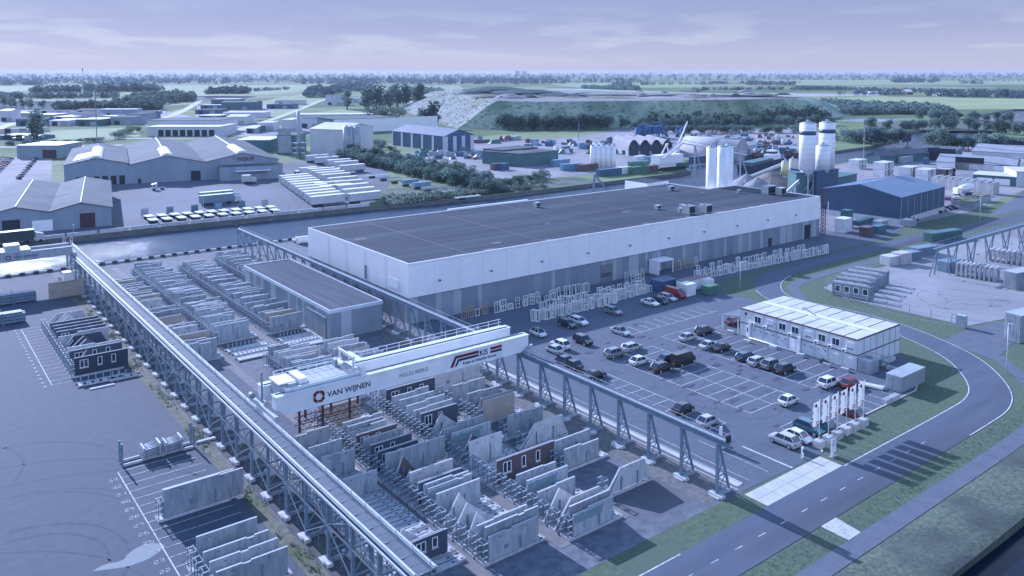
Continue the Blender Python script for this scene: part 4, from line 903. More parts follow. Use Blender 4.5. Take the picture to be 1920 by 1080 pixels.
# left yard: storage spots along the numbered strip
LY = [(75.1, [('C', 7.0, 2.7, 31)]), (77.1, [('C', 6.8, 2.7, 32)]), (79.1, [('C', 6.6, 2.7, 33)]), (81.2, [('C', 6.2, 3.3, 34)]), (93.2, [('C', 8.9, 3.2, 35), ('D', 8.0, 3.0, 36)])]
for i, (y, st) in enumerate(LY): rack(5, 22.3, y, i, [(s[0], s[1], s[2], s[3], .7) for s in st], where='%s spot from the camera on the left asphalt' % nth(i))
LK = ['K', 'T', 'K', 'D', 'T', 'T', 'Z', 'D', 'K', 'K', 'K', 'K', 'T', 'T', 'Z']
for i, k in enumerate(LK):
    y = 147.2 + 2.15 * i; L_ = {'K': 8.2, 'T': 7.4, 'D': 8.2, 'Z': 8.2}[k]; sd = 3 + i if k in 'KD' else {'T': 1, 'Z': 1}[k] if i < 12 else 2
    rack(5, 22.5, y, i, [(k, L_ if i != 1 else 5.2, 2.9 if k != 'T' else 3.2, sd, .3 if k in 'TZ' else .6)], where='%s spot of the painted row left of the deck' % nth(i))
# two empty flat pallets, an empty post frame with bundled poles, a boundary panel
def flat_pallet(x, y, lab, L_=7.6, cross=6):
    t = thing('steel_pallet', lab, 'pallet', (x, y, 0)); mb = MB()
    for yy in (0, 1.7): mb.box(0, L_, yy, yy + .16, .12, .34)
    obj('side_beam', mb, CONCL, t); mb = MB()
    for i in range(cross): mb.box(.3 + i * (L_ - .6) / cross, .3 + i * (L_ - .6) / cross + .75, .165, 1.69, .14, .3)
    obj('deck_board', mb, CONCL, t); mb = MB()
    for i in range(cross): mb.bar((.9 + i * (L_ - 1) / cross, 2.2, .3), (.9 + i * (L_ - 1) / cross, 2.2, 1.0), .14)
    obj('stanchion', mb, GALV, t)
flat_pallet(22.6, 142.2, 'first empty pale pallet with stub posts in front of the dark house panels'); flat_pallet(27.2, 141.6, 'second empty pale pallet beside the crane deck footings', 5.0, 4)
for i in range(3): flat_pallet(46.8 + (i % 2) * .3, 143.6 - i * 2.7, '%s empty ladder-like pallet in the gap before the far panel rows' % nth(i), 7.8, 9)
for i in range(3): flat_pallet(56.6, 143.8 - i * 2.6, '%s empty ladder-like pallet left of the annex hall corner' % nth(i), 6.8, 8)
t = thing('pole_bundle', 'two bundles of steel poles on a carrier between tall end posts', 'pole bundle', (22.2, 109.6, 0)); mb = MB()
mb.box(0, 9.0, 0, .3, .15, .35); mb.box(0, 9.0, 1.4, 1.7, .15, .35); obj('carrier', mb, CONCL, t)
for x in (0, 8.8): obj('end_post', MB().bar((x, .2, .2), (x, .2, 3.0), .22).bar((x, 1.5, .2), (x, 1.5, 3.0), .22).bar((x, .2, 2.4), (x, 1.5, 2.4), .15).bar((x, .2, 1.4), (x, 1.5, 1.4), .15), STEEL, t)
for bx in (2.3, 5.0):
    mb = MB(); r_ = random.Random(int(bx * 10))
    for i in range(4):
        for j in range(5): mb.tube((bx, -.1 + j * .42, .45 + i * .33), (bx + 2.4 + r_.uniform(-.1, .3), -.1 + j * .42, .55 + i * .37), .09, n=6)
    mb.box(bx + 2.1, bx + 2.3, -.2, 1.8, .4, 2.0); mb.box(bx + .2, bx + .35, -.2, 1.8, .4, 1.8); obj('poles', mb, GALV, t)
tag(obj('boundary_panel', MB().plate([(0, .2), (7.2, .2), (7.2, 3.7), (0, 3.7)], 0, .22), TAN, None, (27.3, 202.4, 0)), 'big plain beige-grey wall panel standing left of the crane deck near the canal', 'wall panel')
tag(obj('storage_beam', MB().box(0, 2.6, 0, .5, 0, .3), CONCL, None, (31.6, 110.5, 0)), 'short pale beam lying beside the pole bundle at the weedy strip', 'beam')
tag(obj('storage_beam', MB().box(0, 3.6, 0, .6, 0, .2), CONCL, None, (24.0, 140.0, 0)), 'long pale plank lying left of the first empty pallet', 'beam')
tag(obj('white_crate', MB().box(0, 3.2, 0, 2.4, 0, 2.6).box(-.05, 3.25, -.05, 2.45, 2.6, 2.7), WHITE, None, (32.3, 215.5, 0)), 'pale cabin under the crane deck next to the canal wall', 'cabin')
# stacks of long steel beams and formwork at the far left edge of the yard
for i, (x, y, L_, lb) in enumerate(((4, 187, 17, 'nearest long stack of steel beams at the left picture edge'), (2, 196, 15, 'middle stack of steel beams at the left picture edge'), (6, 203, 19, 'long pale topped beam stack before the canal wall'), (2, 210, 16, 'farthest beam stack close to the glittering canal'))):
    t = thing('beam_stack', lb, 'beam stack', (x, y, 0)); mb = MB()
    for z in range(3):
        for k in range(4): mb.box(0, L_ - (k % 2) * .8, k * .62, k * .62 + .42, .3 + z * .62, .8 + z * .62)
    obj('beams', mb, STEEL, t); mb = MB()
    for k in range(5): mb.box(1 + k * (L_ - 2) / 5, 1.3 + k * (L_ - 2) / 5, -.2, 2.7, 0, .28); mb.bar((1 + k * (L_ - 2) / 5, -.15, 0), (1 + k * (L_ - 2) / 5, -.15, 2.6), .14); mb.bar((1 + k * (L_ - 2) / 5, 2.75, 0), (1 + k * (L_ - 2) / 5, 2.75, 2.6), .14)
    obj('stillage', mb, RAILM if i % 2 else STEEL, t); obj('top_plate', MB().box(.5, L_ - .5, .2, 2.2, 2.18, 2.26), CONCL, t)
# canal side wall of block modules with dark fenders
t = thing('canal_wall', 'low pale canal edge wall with evenly spaced dark fenders', 'canal wall', (0, 231.0, 0))
obj('coping', MB().box(-40, 130, 0, .8, 0, .55), CONCL, t); mb = MB()
for k in range(56): mb.box(-38 + k * 3.0, -36.8 + k * 3.0, -.08, .9, .1, .8)
obj('fender', mb, DARK, t)
t = thing('canal_railing', 'thin wire railing posts along the canal edge', 'railing', (0, 229.6, 0)); mb = MB()
for k in range(48): mb.bar((-38 + k * 3.4, 0, 0), (-38 + k * 3.4, 0, 1.9), .06)
for z in (1.0, 1.8): mb.bar((-38, 0, z), (122, 0, z), .03)
obj('wires', mb, STEEL, t)

# ------------------------------------------------------------------ window frames in storage
def make_frame(w_, h_, v, mt=FRAME):
    mb = MB(); t_ = .14
    mb.box(0, t_, 0, .12, 0, h_); mb.box(w_ - t_, w_, 0, .12, 0, h_); mb.box(t_, w_ - t_, 0, .12, 0, t_); mb.box(t_, w_ - t_, 0, .12, h_ - t_, h_)
    if v == 1: mb.box(w_ / 2 - .06, w_ / 2 + .06, .01, .11, t_, h_ - t_)
    if v == 2: mb.box(t_, w_ - t_, .01, .11, h_ * .36, h_ * .36 + .12); mb.box(t_, w_ - t_, .01, .11, h_ * .68, h_ * .68 + .1)
    if v == 3: mb.box(w_ * .4, w_ * .4 + .12, .01, .11, t_, h_ - t_); mb.box(t_, w_ * .4, .01, .11, h_ * .3, h_ * .3 + .1)
    return mb.mesh('window_frame', mt)
FM = [make_frame(1.5, 2.3, 1), make_frame(1.15, 2.3, 2), make_frame(1.9, 2.1, 3), make_frame(1.1, 1.5, 0), make_frame(1.4, 1.3, 1), make_frame(1.0, 2.4, 0), make_frame(1.7, 2.4, 3), make_frame(1.3, 2.3, 1, FRAMEB)]
NF = [0]
def frames(pts, where, seed, dy=.34, stack=(2, 4), pick=None):
    r = random.Random(seed)
    for i, (x, y) in enumerate(pts):
        n = r.randint(*stack); m0 = r.choice(pick or range(7))
        for j in range(n):
            me = FM[m0 if r.random() < .6 else r.choice(pick or range(7))]
            o = bpy.data.objects.new('window_frame', me); COL.objects.link(o); o.location = (x + r.uniform(-.15, .15) - j * .12, y + j * dy, 0.02); o.rotation_euler = (R(r.uniform(-8, -3)), 0, R(r.uniform(-6, 6)))
            tag(o, '%s window frame of the %s stack, %s' % (('frontmost', 'second', 'third', 'hindmost')[j], nth(i), where), 'window frame', 'window frames stored along the factory'); NF[0] += 1
frames([(91.3 + 1.75 * k, 134.9) for k in range(4)], 'tan group at the left wall', 1, pick=[7, 3, 7], stack=(1, 2))
frames([(99.0 + 1.95 * k, 134.3 + .03 * k) for k in range(14)], 'wall row left of the grey door', 2, stack=(1, 2))
frames([(139 + 1.9 * k, 135.8) for k in range(4)], 'between grey door and porch', 3, stack=(1, 2), pick=[3, 4, 1])
frames([(157.2 + 1.9 * k, 136.0) for k in range(5)], 'wall row right of the porch', 4, stack=(1, 2), pick=[7, 7, 1])
frames([(102.0 + 2.15 * k, 124.2 + (0.1 * k if k > 10 else 0)) for k in range(17)], 'front row behind the parked cars', 5, stack=(3, 4))
frames([(107 + 1.9 * k, 128.6) for k in range(17)], 'middle row before the factory', 6, stack=(2, 3))
frames([(154.0 + 1.9 * k, 126.2 - .1 * k) for k in range(28)], 'row beside the road bend', 7, stack=(2, 3))
frames([(158 + 2.5 * k, 129.6 - .12 * k) for k in range(18)], 'back row beside the bend', 8, stack=(1, 2))

# ------------------------------------------------------------------ containers, cabins and boxes round the lot
def ribs(mb, x0, x1, y0, y1, z0, z1, p=.3, d=.03, mi=0):
    x = x0 + .1
    while x < x1 - .2: mb.box(x, x + p * .5, y0 - d, y0 - .001, z0, z1, mi); mb.box(x, x + p * .5, y1 + .001, y1 + d, z0, z1, mi); x += p
    y = y0 + .1
    while y < y1 - .2: mb.box(x0 - d, x0 - .001, y, y + p * .5, z0, z1, mi); y += p
def container(x, y, L_, W_, h, mt, lab, roof=None, rz=0.0, z=0.0, doors=True, cat='container', group=None, name='shipping_container'):
    t = thing(name, lab, cat, (x, y, z), rz, group); mb = MB(); mb.box(0, L_, 0, W_, .1, h); ribs(mb, 0, L_, 0, W_, .25, h - .15); obj('body', mb, mt, t)
    mb = MB(); mb.box(-.04, L_ + .04, -.04, W_ + .04, h, h + .08); obj('roof', mb, roof or mt, t)
    if doors:
        mb = MB()
        for k in range(2):
            a = .08 + k * W_ / 2; mb.box(-.08, -.035, a, a + W_ / 2 - .12, .2, h - .1)
            mb.bar((-.1, a + .3, .25), (-.1, a + .3, h - .15), .05); mb.bar((-.1, a + .8, .25), (-.1, a + .8, h - .15), .05)
        obj('door', mb, mt, t)
    return t
def paint(n, c, v=0.12, r=.45): return M(n, c, tuple(min(1, x * 1.2 + .01) for x in c), .4, r, c3=tuple(x * .92 for x in c), s3=.5)
CW = paint('white_container', (.66, .67, .69)); CBL = paint('blue_container', (.05, .11, .20)); CRD = paint('red_container', (.15, .065, .085)); CGR = paint('green_container', (.07, .18, .14)); CGY = paint('grey_container', (.30, .34, .38)); CLB = paint('light_blue_container', (.14, .26, .37)); CTEAL = paint('teal_container', (.08, .17, .21)); CBR = paint('brown_container', (.12, .09, .10))
container(140.2, 117.9, 3.0, 2.6, 2.7, CW, 'white site cabin in front of the red and white container', doors=False, name='site_cabin')
container(142.6, 120.6, 7.2, 2.5, 2.5, CW, 'long container with dark red top and white lower side behind the site cabin', CRD, name='shipping_container')
container(145.0, 115.6, 3.2, 2.3, 2.0, CGR, 'small green container beside the white site cabin')
container(138.8, 124.0, 5.2, 3.6, 2.4, CBL, 'big blue tarpaulin-covered skip container by the window frames', doors=False)
t = thing('panel_stack', 'stack of white framed sheets behind the red topped container', 'sheet stack', (148.9, 118.9, 0))
for i in range(5): obj('sheet', MB().box(i * .45, i * .45 + .16, 0, 1.8, 0, 2.4), WHITE, t)
container(122.9, 61.9, 1.0, 1.0, .1, CGY, 'x') if False else None
container(124.0, 61.3, 7.6, 2.5, 2.5, CGY, 'grey ribbed container at the corner of the parking lot beside stacked white blocks')
container(127.6, 68.2, 2.4, 2.3, 2.3, CGY, 'small grey ribbed container leaning against the office corner')

# office: two storeys of nine joined site units
O = thing('site_office', 'two-storey white modular office with maroon bands, ribbed roofs and nine bays', 'office building', (127.7, 70.7, 0))
OL, OD, OH = 23.6, 14.0, 5.3; nb = 9; bw = OL / nb
OW = M('office_panel_white', (0.62, 0.65, 0.68), (0.70, 0.72, 0.75), 0.6, 0.5, (1, 1, .3), c3=(.56, .6, .64), s3=.6)
OB = M('office_band_maroon', (0.09, 0.03, 0.045)); RIB = bands_mat('ribbed_roof_sheet', (0.66, 0.65, 0.66), (0.40, 0.40, 0.43), 1, 2.2, .62, .5)
# the long front faces -x (towards the lot): bays run along y
mb = MB(); mb.box(0, OD, 0, OL, .12, 2.55); mb.box(0, OD, 0, OL, 2.72, 5.15); obj('wall', mb, OW, O)
mb = MB(); mb.box(-.05, OD + .05, -.05, OL + .05, 2.55, 2.72); mb.box(-.05, OD + .05, -.05, OL + .05, 5.15, 5.3); obj('band', mb, OB, O)
mb = MB()
for i in range(nb):
    a, b = i * bw, (i + 1) * bw
    for (u0, u1) in ((.15, 5.9), (8.0, 13.8)): mb.box(u0, u1, a + .12, b - .12, 5.301, 5.36)
obj('roof_sheet', mb, RIB, O); obj('roof_gangway', MB().box(6.05, 7.85, .1, OL - .1, 5.301, 5.38), M('flat_white_roof', (.62, .62, .63), (.70, .7, .7), .5), O)
mb = MB()
for i in range(nb + 1): mb.box(-.07, -.02, i * bw - .06 if i else 0, i * bw + .06, .12, 2.54); mb.box(-.07, -.02, i * bw - .06 if i else 0, i * bw + .06, 2.73, 5.14)
for u in (2.0, 4.1, 6.2, 8.3, 10.4, 12.4): mb.box(u, u + .1, -.07, -.02, .12, 2.54); mb.box(u, u + .1, -.07, -.02, 2.73, 5.14)
obj('corner_post', mb, M('post_grey', (.46, .5, .55)), O)
for i in range(nb - 1):
    yc = (i + .5) * bw
    shut = i in (0, 3, 6)
    f = obj('window', MB().box(-.08, -.01, yc - .72, yc + .72, 3.35, 4.65), WHITE, O)
    if shut:
        obj('shutter', MB().box(-.11, -.082, yc - .62, yc + .62, 3.62, 4.55), M('shutter_white', (.6, .63, .66)), f); obj('pane', MB().box(-.11, -.082, yc - .6, yc - .06, 3.42, 3.6).box(-.11, -.082, yc + .06, yc + .6, 3.42, 3.6), GLASS, f)
    else:
        obj('pane', MB().box(-.11, -.082, yc - .62, yc - .06, 3.45, 4.55).box(-.11, -.082, yc + .06, yc + .62, 3.45, 4.55), GLASS, f)
    if i in (0, 1, 2, 4, 6, 7): obj('air_conditioner', MB().box(-.5, -.1, yc + .55, yc + 1.25, 2.8, 3.3).tube((-.52, yc + .9, 3.05), (-.505, yc + .9, 3.05), .2, n=12, mi=1), [WHITE, DARK], O)
for i in range(nb - 1):
    yc = (i + .5) * bw
    if i < 2:
        f = obj('window', MB().box(-.06, -.01, yc - .75, yc + .75, .8, 2.0), OW, O); obj('shutter', MB().box(-.09, -.062, yc - .65, yc + .65, .9, 1.9), M('shutter_white', (.6, .63, .66)), f)
    elif i != 4:
        f = obj('garage_panel', MB().box(-.06, -.01, yc - 1.1, yc + 1.1, .2, 2.3), M('garage_blue_white', (.50, .56, .62), (.56, .61, .66), .8), O)
        obj('vent', MB().box(-.09, -.062, yc - .8, yc - .55, 1.75, 1.95).box(-.09, -.062, yc + .55, yc + .8, 1.75, 1.95), DARK, f)
    else: obj('door', MB().box(-.08, -.01, yc - .1, yc + 1.0, .15, 2.35), WHITE, O); obj('door', MB().box(-.08, -.01, yc - 1.1, yc - .2, .15, 2.35), OW, O)
obj('door', MB().box(-.08, -.01, OL - 2.3, OL - 1.4, .15, 2.3), WHITE, O); obj('pane', MB().box(-.1, -.081, OL - 2.1, OL - 1.6, 1.1, 2.0), GLASS, O)
obj('sign_disc', MB().tube((-.06, OL - 1.25, 4.5), (-.02, OL - 1.25, 4.5), .27, n=16), LRED, O); obj('sign_disc', MB().tube((-.06, OL - .85, 3.9), (-.02, OL - .85, 3.9), .35, n=16), M('sign_grey', (.45, .5, .55)), O)
obj('downpipe', MB().box(-.35, -.08, 4.05 * bw, 4.05 * bw + .5, 0, 3.1), WHITE, O); obj('downpipe', MB().box(-.35, -.08, 8.1 * bw, 8.1 * bw + .3, 0, 3.4), WHITE, O)
obj('service_duct', MB().tube((-.35, 4.2 * bw, .25), (-.35, 8.1 * bw, .25), .13, n=8), WHITE, O)
mb = MB(); mb.bar((1.2, -1.3, 2.6), (7.4, -1.3, .2), .25, .12)
for k in range(8): mb.box(1.2 + k * .78, 1.75 + k * .78, -1.9, -.7, 2.4 - k * .3, 2.46 - k * .3)
mb.bar((1.2, -1.9, 3.5), (7.4, -1.9, 1.1), .06); mb.bar((1.2, -1.9, 2.6), (1.2, -1.9, 3.5), .06); mb.bar((7.4, -1.9, .1), (7.4, -1.9, 1.1), .06); mb.bar((4.2, -1.9, 1.2), (4.2, -1.9, 2.3), .06)
obj('outside_stair', mb, STEEL, O)
obj('cable', MB().tube((9.5, 16.5, 5.5), (6.5, 9.8 + 2, 5.45), .07, n=5), BLACK, O)
t = thing('lean_to_shelter', 'dark ribbed shelter roof behind the left end of the office', 'shelter', (128.0, 95.0, 0)); obj('roof', MB().hexa([(0, 0, 3.4), (7.4, 0, 3.4), (7.4, 4.0, 2.8), (0, 4.0, 2.8), (0, 0, 3.5), (7.4, 0, 3.5), (7.4, 4.0, 2.9), (0, 4.0, 2.9)]), bands_mat('dark_ribbed_sheet', (.16, .2, .25), (.1, .13, .17), 0, 2.0), t)
for x, y in ((.2, 3.8), (7.2, 3.8), (.2, .2), (7.2, .2)): obj('post', MB().bar((x, y, 0), (x, y, 2.85), .12), WHITE, t)

# white stackable concrete blocks
def block_pile(name, x, y, n, dx, dy, lab, layers=1, s=.8):
    for i in range(n):
        for k in range(layers):
            mb = MB(); mb.box(-s / 2, s / 2, -s / 2, s / 2, 0, s * .78)
            for a in (-.2, .2):
                for b in (-.2, .2): mb.box(a - .1, a + .1, b - .1, b + .1, s * .78, s * .78 + .08)
            o = obj('concrete_block', mb, CONCL, None, (x + dx * i, y + dy * i, k * s * .86)); tag(o, '%s, %s%s' % (lab, nth(i) + ' block', ', upper layer' if k else ''), 'concrete block', 'white stackable blocks')
block_pile('b', 126.0, 59.2, 7, -.02, .0 + .82, 'studded white block in the short wall beside the grey container', 1) if False else None
block_pile('b', 118.4, 60.9, 5, .82, .0, 'studded white block of the low wall before the grey container')
block_pile('b', 132.4, 62.6, 7, .05, .86, 'white block of the curved barrier behind the grey container')
block_pile('b', 133.4, 69.5, 6, .84, .05, 'white block of the barrier right of the office')
for i, (u, v, lb) in enumerate(((1362, 622, 'at the nose of the black car'), (1393, 640, 'with plants left of the office front'), (1441, 651, 'second along the office front'), (1492, 666, 'third along the office front'), (1542, 684, 'fourth along the office front'), (1575, 693, 'nearest the right office corner'))):
    p = G(u, v + 2); mb = MB().box(0, 1.3, 0, .7, 0, .55); tag(obj('barrier_block', mb, CONCL, None, (p.x, p.y, 0), R(-80)), 'long white barrier block ' + lb, 'concrete block')
t = thing('pallet_of_profiles', 'bundle of white window profiles lying in front of the office corner', 'profile bundle', (121.6, 67.2, 0), R(-75))
for i in range(4): obj('profile', MB().box(0, 3.8, i * .3, i * .3 + .2, .2, .5), FRAME, t)
t = thing('parked_motorcycle', 'black motorcycle standing at the office wall', 'motorcycle', (125.9, 75.0, 0), R(80)); obj('wheel', MB().tube((0, -.06, .32), (0, .06, .32), .32, n=14), BLACK, t); obj('wheel', MB().tube((1.4, -.06, .32), (1.4, .06, .32), .32, n=14), BLACK, t)
obj('body', MB().hexa([(.2, -.12, .4), (1.2, -.12, .4), (1.2, .12, .4), (.2, .12, .4), (-.1, -.1, .8), (1.0, -.14, .95), (1.0, .14, .95), (-.1, .1, .8)]).bar((1.4, 0, .35), (1.05, 0, 1.1), .08).bar((1.05, -.35, 1.1), (1.05, .35, 1.1), .05), BLACK, t)

# flags at the gate
FL = M('flag_cloth', (0.78, 0.78, 0.80), (0.83, 0.82, 0.84), 1.0, 0.8)
t_ = FL.node_tree; tl_ = t_.nodes.new('ShaderNodeBsdfTranslucent'); tl_.inputs['Color'].default_value = (.85, .84, .86, 1); ms_ = t_.nodes.new('ShaderNodeMixShader'); ms_.inputs[0].default_value = .16
t_.links.new(t_.nodes['Principled BSDF'].outputs[0], ms_.inputs[1]); t_.links.new(tl_.outputs[0], ms_.inputs[2]); t_.links.new(ms_.outputs[0], t_.nodes['Material Output'].inputs['Surface'])
for i in range(6):
    x = 97.3 + 2.24 * i; y = 58.9
    t = thing('flagpole', 'white flagpole with upright banner, %s from the gate' % nth(i), 'flagpole', (x, y, 1.0), 0, 'six banner flagpoles by the gate')
    obj('pole', MB().tube((0, 0, 0), (0, 0, 5.55), .055, .04, n=8), WHITE, t)
    mb = MB(); nx_, nz_ = 7, 16; wv = lambda a, b: .06 * math.sin(a * 3.1 + b * 1.3 + i * 1.7) * a / nx_ * 1.3
    P = lambda a, b: (-.06 - 1.5 * a / nx_, wv(a, b) , 5.45 - 3.25 * b / nz_ - .12 * a / nx_)
    for a in range(nx_):
        for b in range(nz_): mb.face([P(a, b), P(a, b + 1), P(a + 1, b + 1), P(a + 1, b)], 0, True)
    f = obj('banner', mb, FL, t)
    mbx = MB(); mbx.tube((-1.15, -.20, 5.0), (-1.15, -.17, 5.0), .24, n=16); obj('emblem', mbx, LRED, f)
    logo(f, -.75, 2.62, .55, -.19, LRED)
    tx_ = text('lettering', 'VAN WIJNEN', .30, LBLUE, f, (-.60, -.20, 3.0), ry=-90.0, bold=True, thick=.01)
    # a neat block with studs
    mb = MB(); mb.box(-.62, .62, -.55, .55, 0, .92); 
    for a in (-.4, 0, .4):
        for b in (-.3, .3): mb.box(a - .12, a + .12, b - .12, b + .12, .92, 1.0) if not (a == 0) else None
    tag(obj('flag_block', mb, CONCL, None, (x, y, 0)), 'white studded ballast block carrying the %s flagpole from the gate' % nth(i), 'ballast block', 'blocks under the flagpoles')
t = thing('info_sign', 'white upright company sign board on the grass at the gate', 'sign', (96.3, 56.2, 0)); obj('board', MB().box(-.55, .55, -.06, .06, .12, 2.45), WHITE, t)
mb = MB()
for z, a in ((2.2, .35), (2.0, .4), (1.75, .3), (1.6, .38), (1.4, .3)): mb.box(-.42, -.42 + a * 1.8, -.075, -.061, z, z + .07)
obj('text_line', mb, M('sign_print', (.25, .3, .38)), t); obj('house_mark', MB().box(.1, .38, -.075, -.061, .3, .55), LBLUE, t); obj('base', MB().box(-.6, .6, -.25, .25, 0, .119), CONCL, t)
t = thing('gate_post', 'small white intercom post by the gate slab', 'post', (92.7, 58.4, 0)); obj('column', MB().box(-.14, .14, -.12, .12, 0, 1.35), WHITE, t); obj('panel', MB().box(-.1, .1, -.135, -.121, .8, 1.2), DARK, t); obj('cap', MB().tube((0, 0, 1.35), (0, 0, 1.5), .12, n=10), WHITE, t)
t = thing('barrier_sign', 'white notice board on a ballast block beside the crane trestle', 'sign', (86.7, 66.8, 0)); obj('block', MB().box(-.6, .6, -.5, .5, 0, .9), CONCL, t); obj('board', MB().box(-.3, .3, -.05, .05, .9, 2.9), WHITE, t)
t = thing('junction_cabinet', 'pale grey switch cabinet at the fence of the sorting yard', 'cabinet', (165.4, 69.9, 0)); obj('housing', MB().box(0, 1.4, 0, 1.6, 0, 2.4).box(-.05, 1.45, -.05, 1.65, 2.4, 2.5), CGY, t)

def lamp_post(x, y, h, lab, arm=True):
    t = thing('street_lamp', lab, 'street lamp', (x, y, 0)); obj('pole', MB().tube((0, 0, 0), (0, 0, h), .10, .06, n=8), GALV if h < 7 else RAILM, t)
    obj('lamp_head', MB().box(-.12, .12, -.7, .1, h, h + .1) if arm else MB().tube((0, 0, h), (0, 0, h + .25), .18, n=10), RAILM, t)
lamp_post(154.0, 114.0, 6.6, 'tall white lamp post inside the bend of the road left of the office')
lamp_post(145.8, 54.7, 8.6, 'tall pale lamp post on the verge outside the right hand bend')
lamp_post(289, 118.5, 9.0, 'lamp post on the grass beside the road past the blue hall')
for (u, v, vt, lb) in ((1552, 421, 380, 'slim white pole on the paved corner before the blue hall'), (138, 447, 322 + 100, 'thin lamp post on the far quay at the left'), (382, 418, 362, 'thin lamp post among the flatbeds on the far quay'), (541, 401, 362, 'thin lamp post on the quay before the white trailers'), (795, 372, 330, 'thin lamp post at the end of the far quay yard'), (1013 / 1 + 605, 330, 243, 'tall thin mast on the canal bank right of the big silos')):
    p = G(u, v); lamp_post(p.x, p.y, HT(u, v, vt), lb, False)
# ------------------------------------------------------------------ cars
CAR = {  # sections: x, half width low, half width belt, belt height, half width roof, roof height
    'hatch': dict(L=3.75, W=1.62, cab=[(.62, .80), (1.25, 1.36), (2.75, 1.40), (3.45, .95)], bel=.86, nose=.66, tail=.90, base=.24, wb=(.72, 3.02)),
    'sedan': dict(L=4.35, W=1.70, cab=[(1.15, .84), (1.85, 1.30), (2.95, 1.30), (3.75, .92)], bel=.84, nose=.62, tail=.86, base=.22, wb=(.85, 3.45)),
    'estate': dict(L=4.45, W=1.70, cab=[(1.05, .86), (1.75, 1.34), (3.85, 1.36), (4.30, .95)], bel=.86, nose=.64, tail=.92, base=.22, wb=(.85, 3.5)),
    'suv': dict(L=4.3, W=1.76, cab=[(1.0, 1.0), (1.6, 1.58), (3.6, 1.60), (4.15, 1.05)], bel=1.0, nose=.82, tail=1.05, base=.30, wb=(.8, 3.4)),
    'van': dict(L=5.1, W=1.92, cab=[(.55, 1.15), (1.35, 2.05), (5.0, 2.10), (5.08, 1.2)], bel=1.2, nose=.95, tail=1.3, base=.30, wb=(.9, 4.1)),
}
PAINT = {}
def carpaint(n, c):
    if n in PAINT: return PAINT[n]
    m = M('car_paint_' + n, c, rough=.28, spec=.6); m.node_tree.nodes['Principled BSDF'].inputs['Coat Weight'].default_value = .5; m.node_tree.nodes['Principled BSDF'].inputs['Coat Roughness'].default_value = .08
    PAINT[n] = m; return m
PCOL = {'white': (.72, .72, .73), 'silver': (.42, .44, .47), 'grey': (.17, .19, .21), 'black': (.018, .02, .026), 'blue': (.02, .045, .11), 'teal': (.015, .10, .14), 'red': (.24, .02, .03), 'darkred': (.12, .015, .03)}
LAMPW = M('headlight_glass', (.7, .72, .75), rough=.1); LAMPR = M('tail_light_glass', (.22, .01, .015), rough=.2)
def ring(cx, y, r, n=18): return [(cx + r * math.cos(2 * math.pi * k / n), y, .0 + r * math.sin(2 * math.pi * k / n)) for k in range(n)]
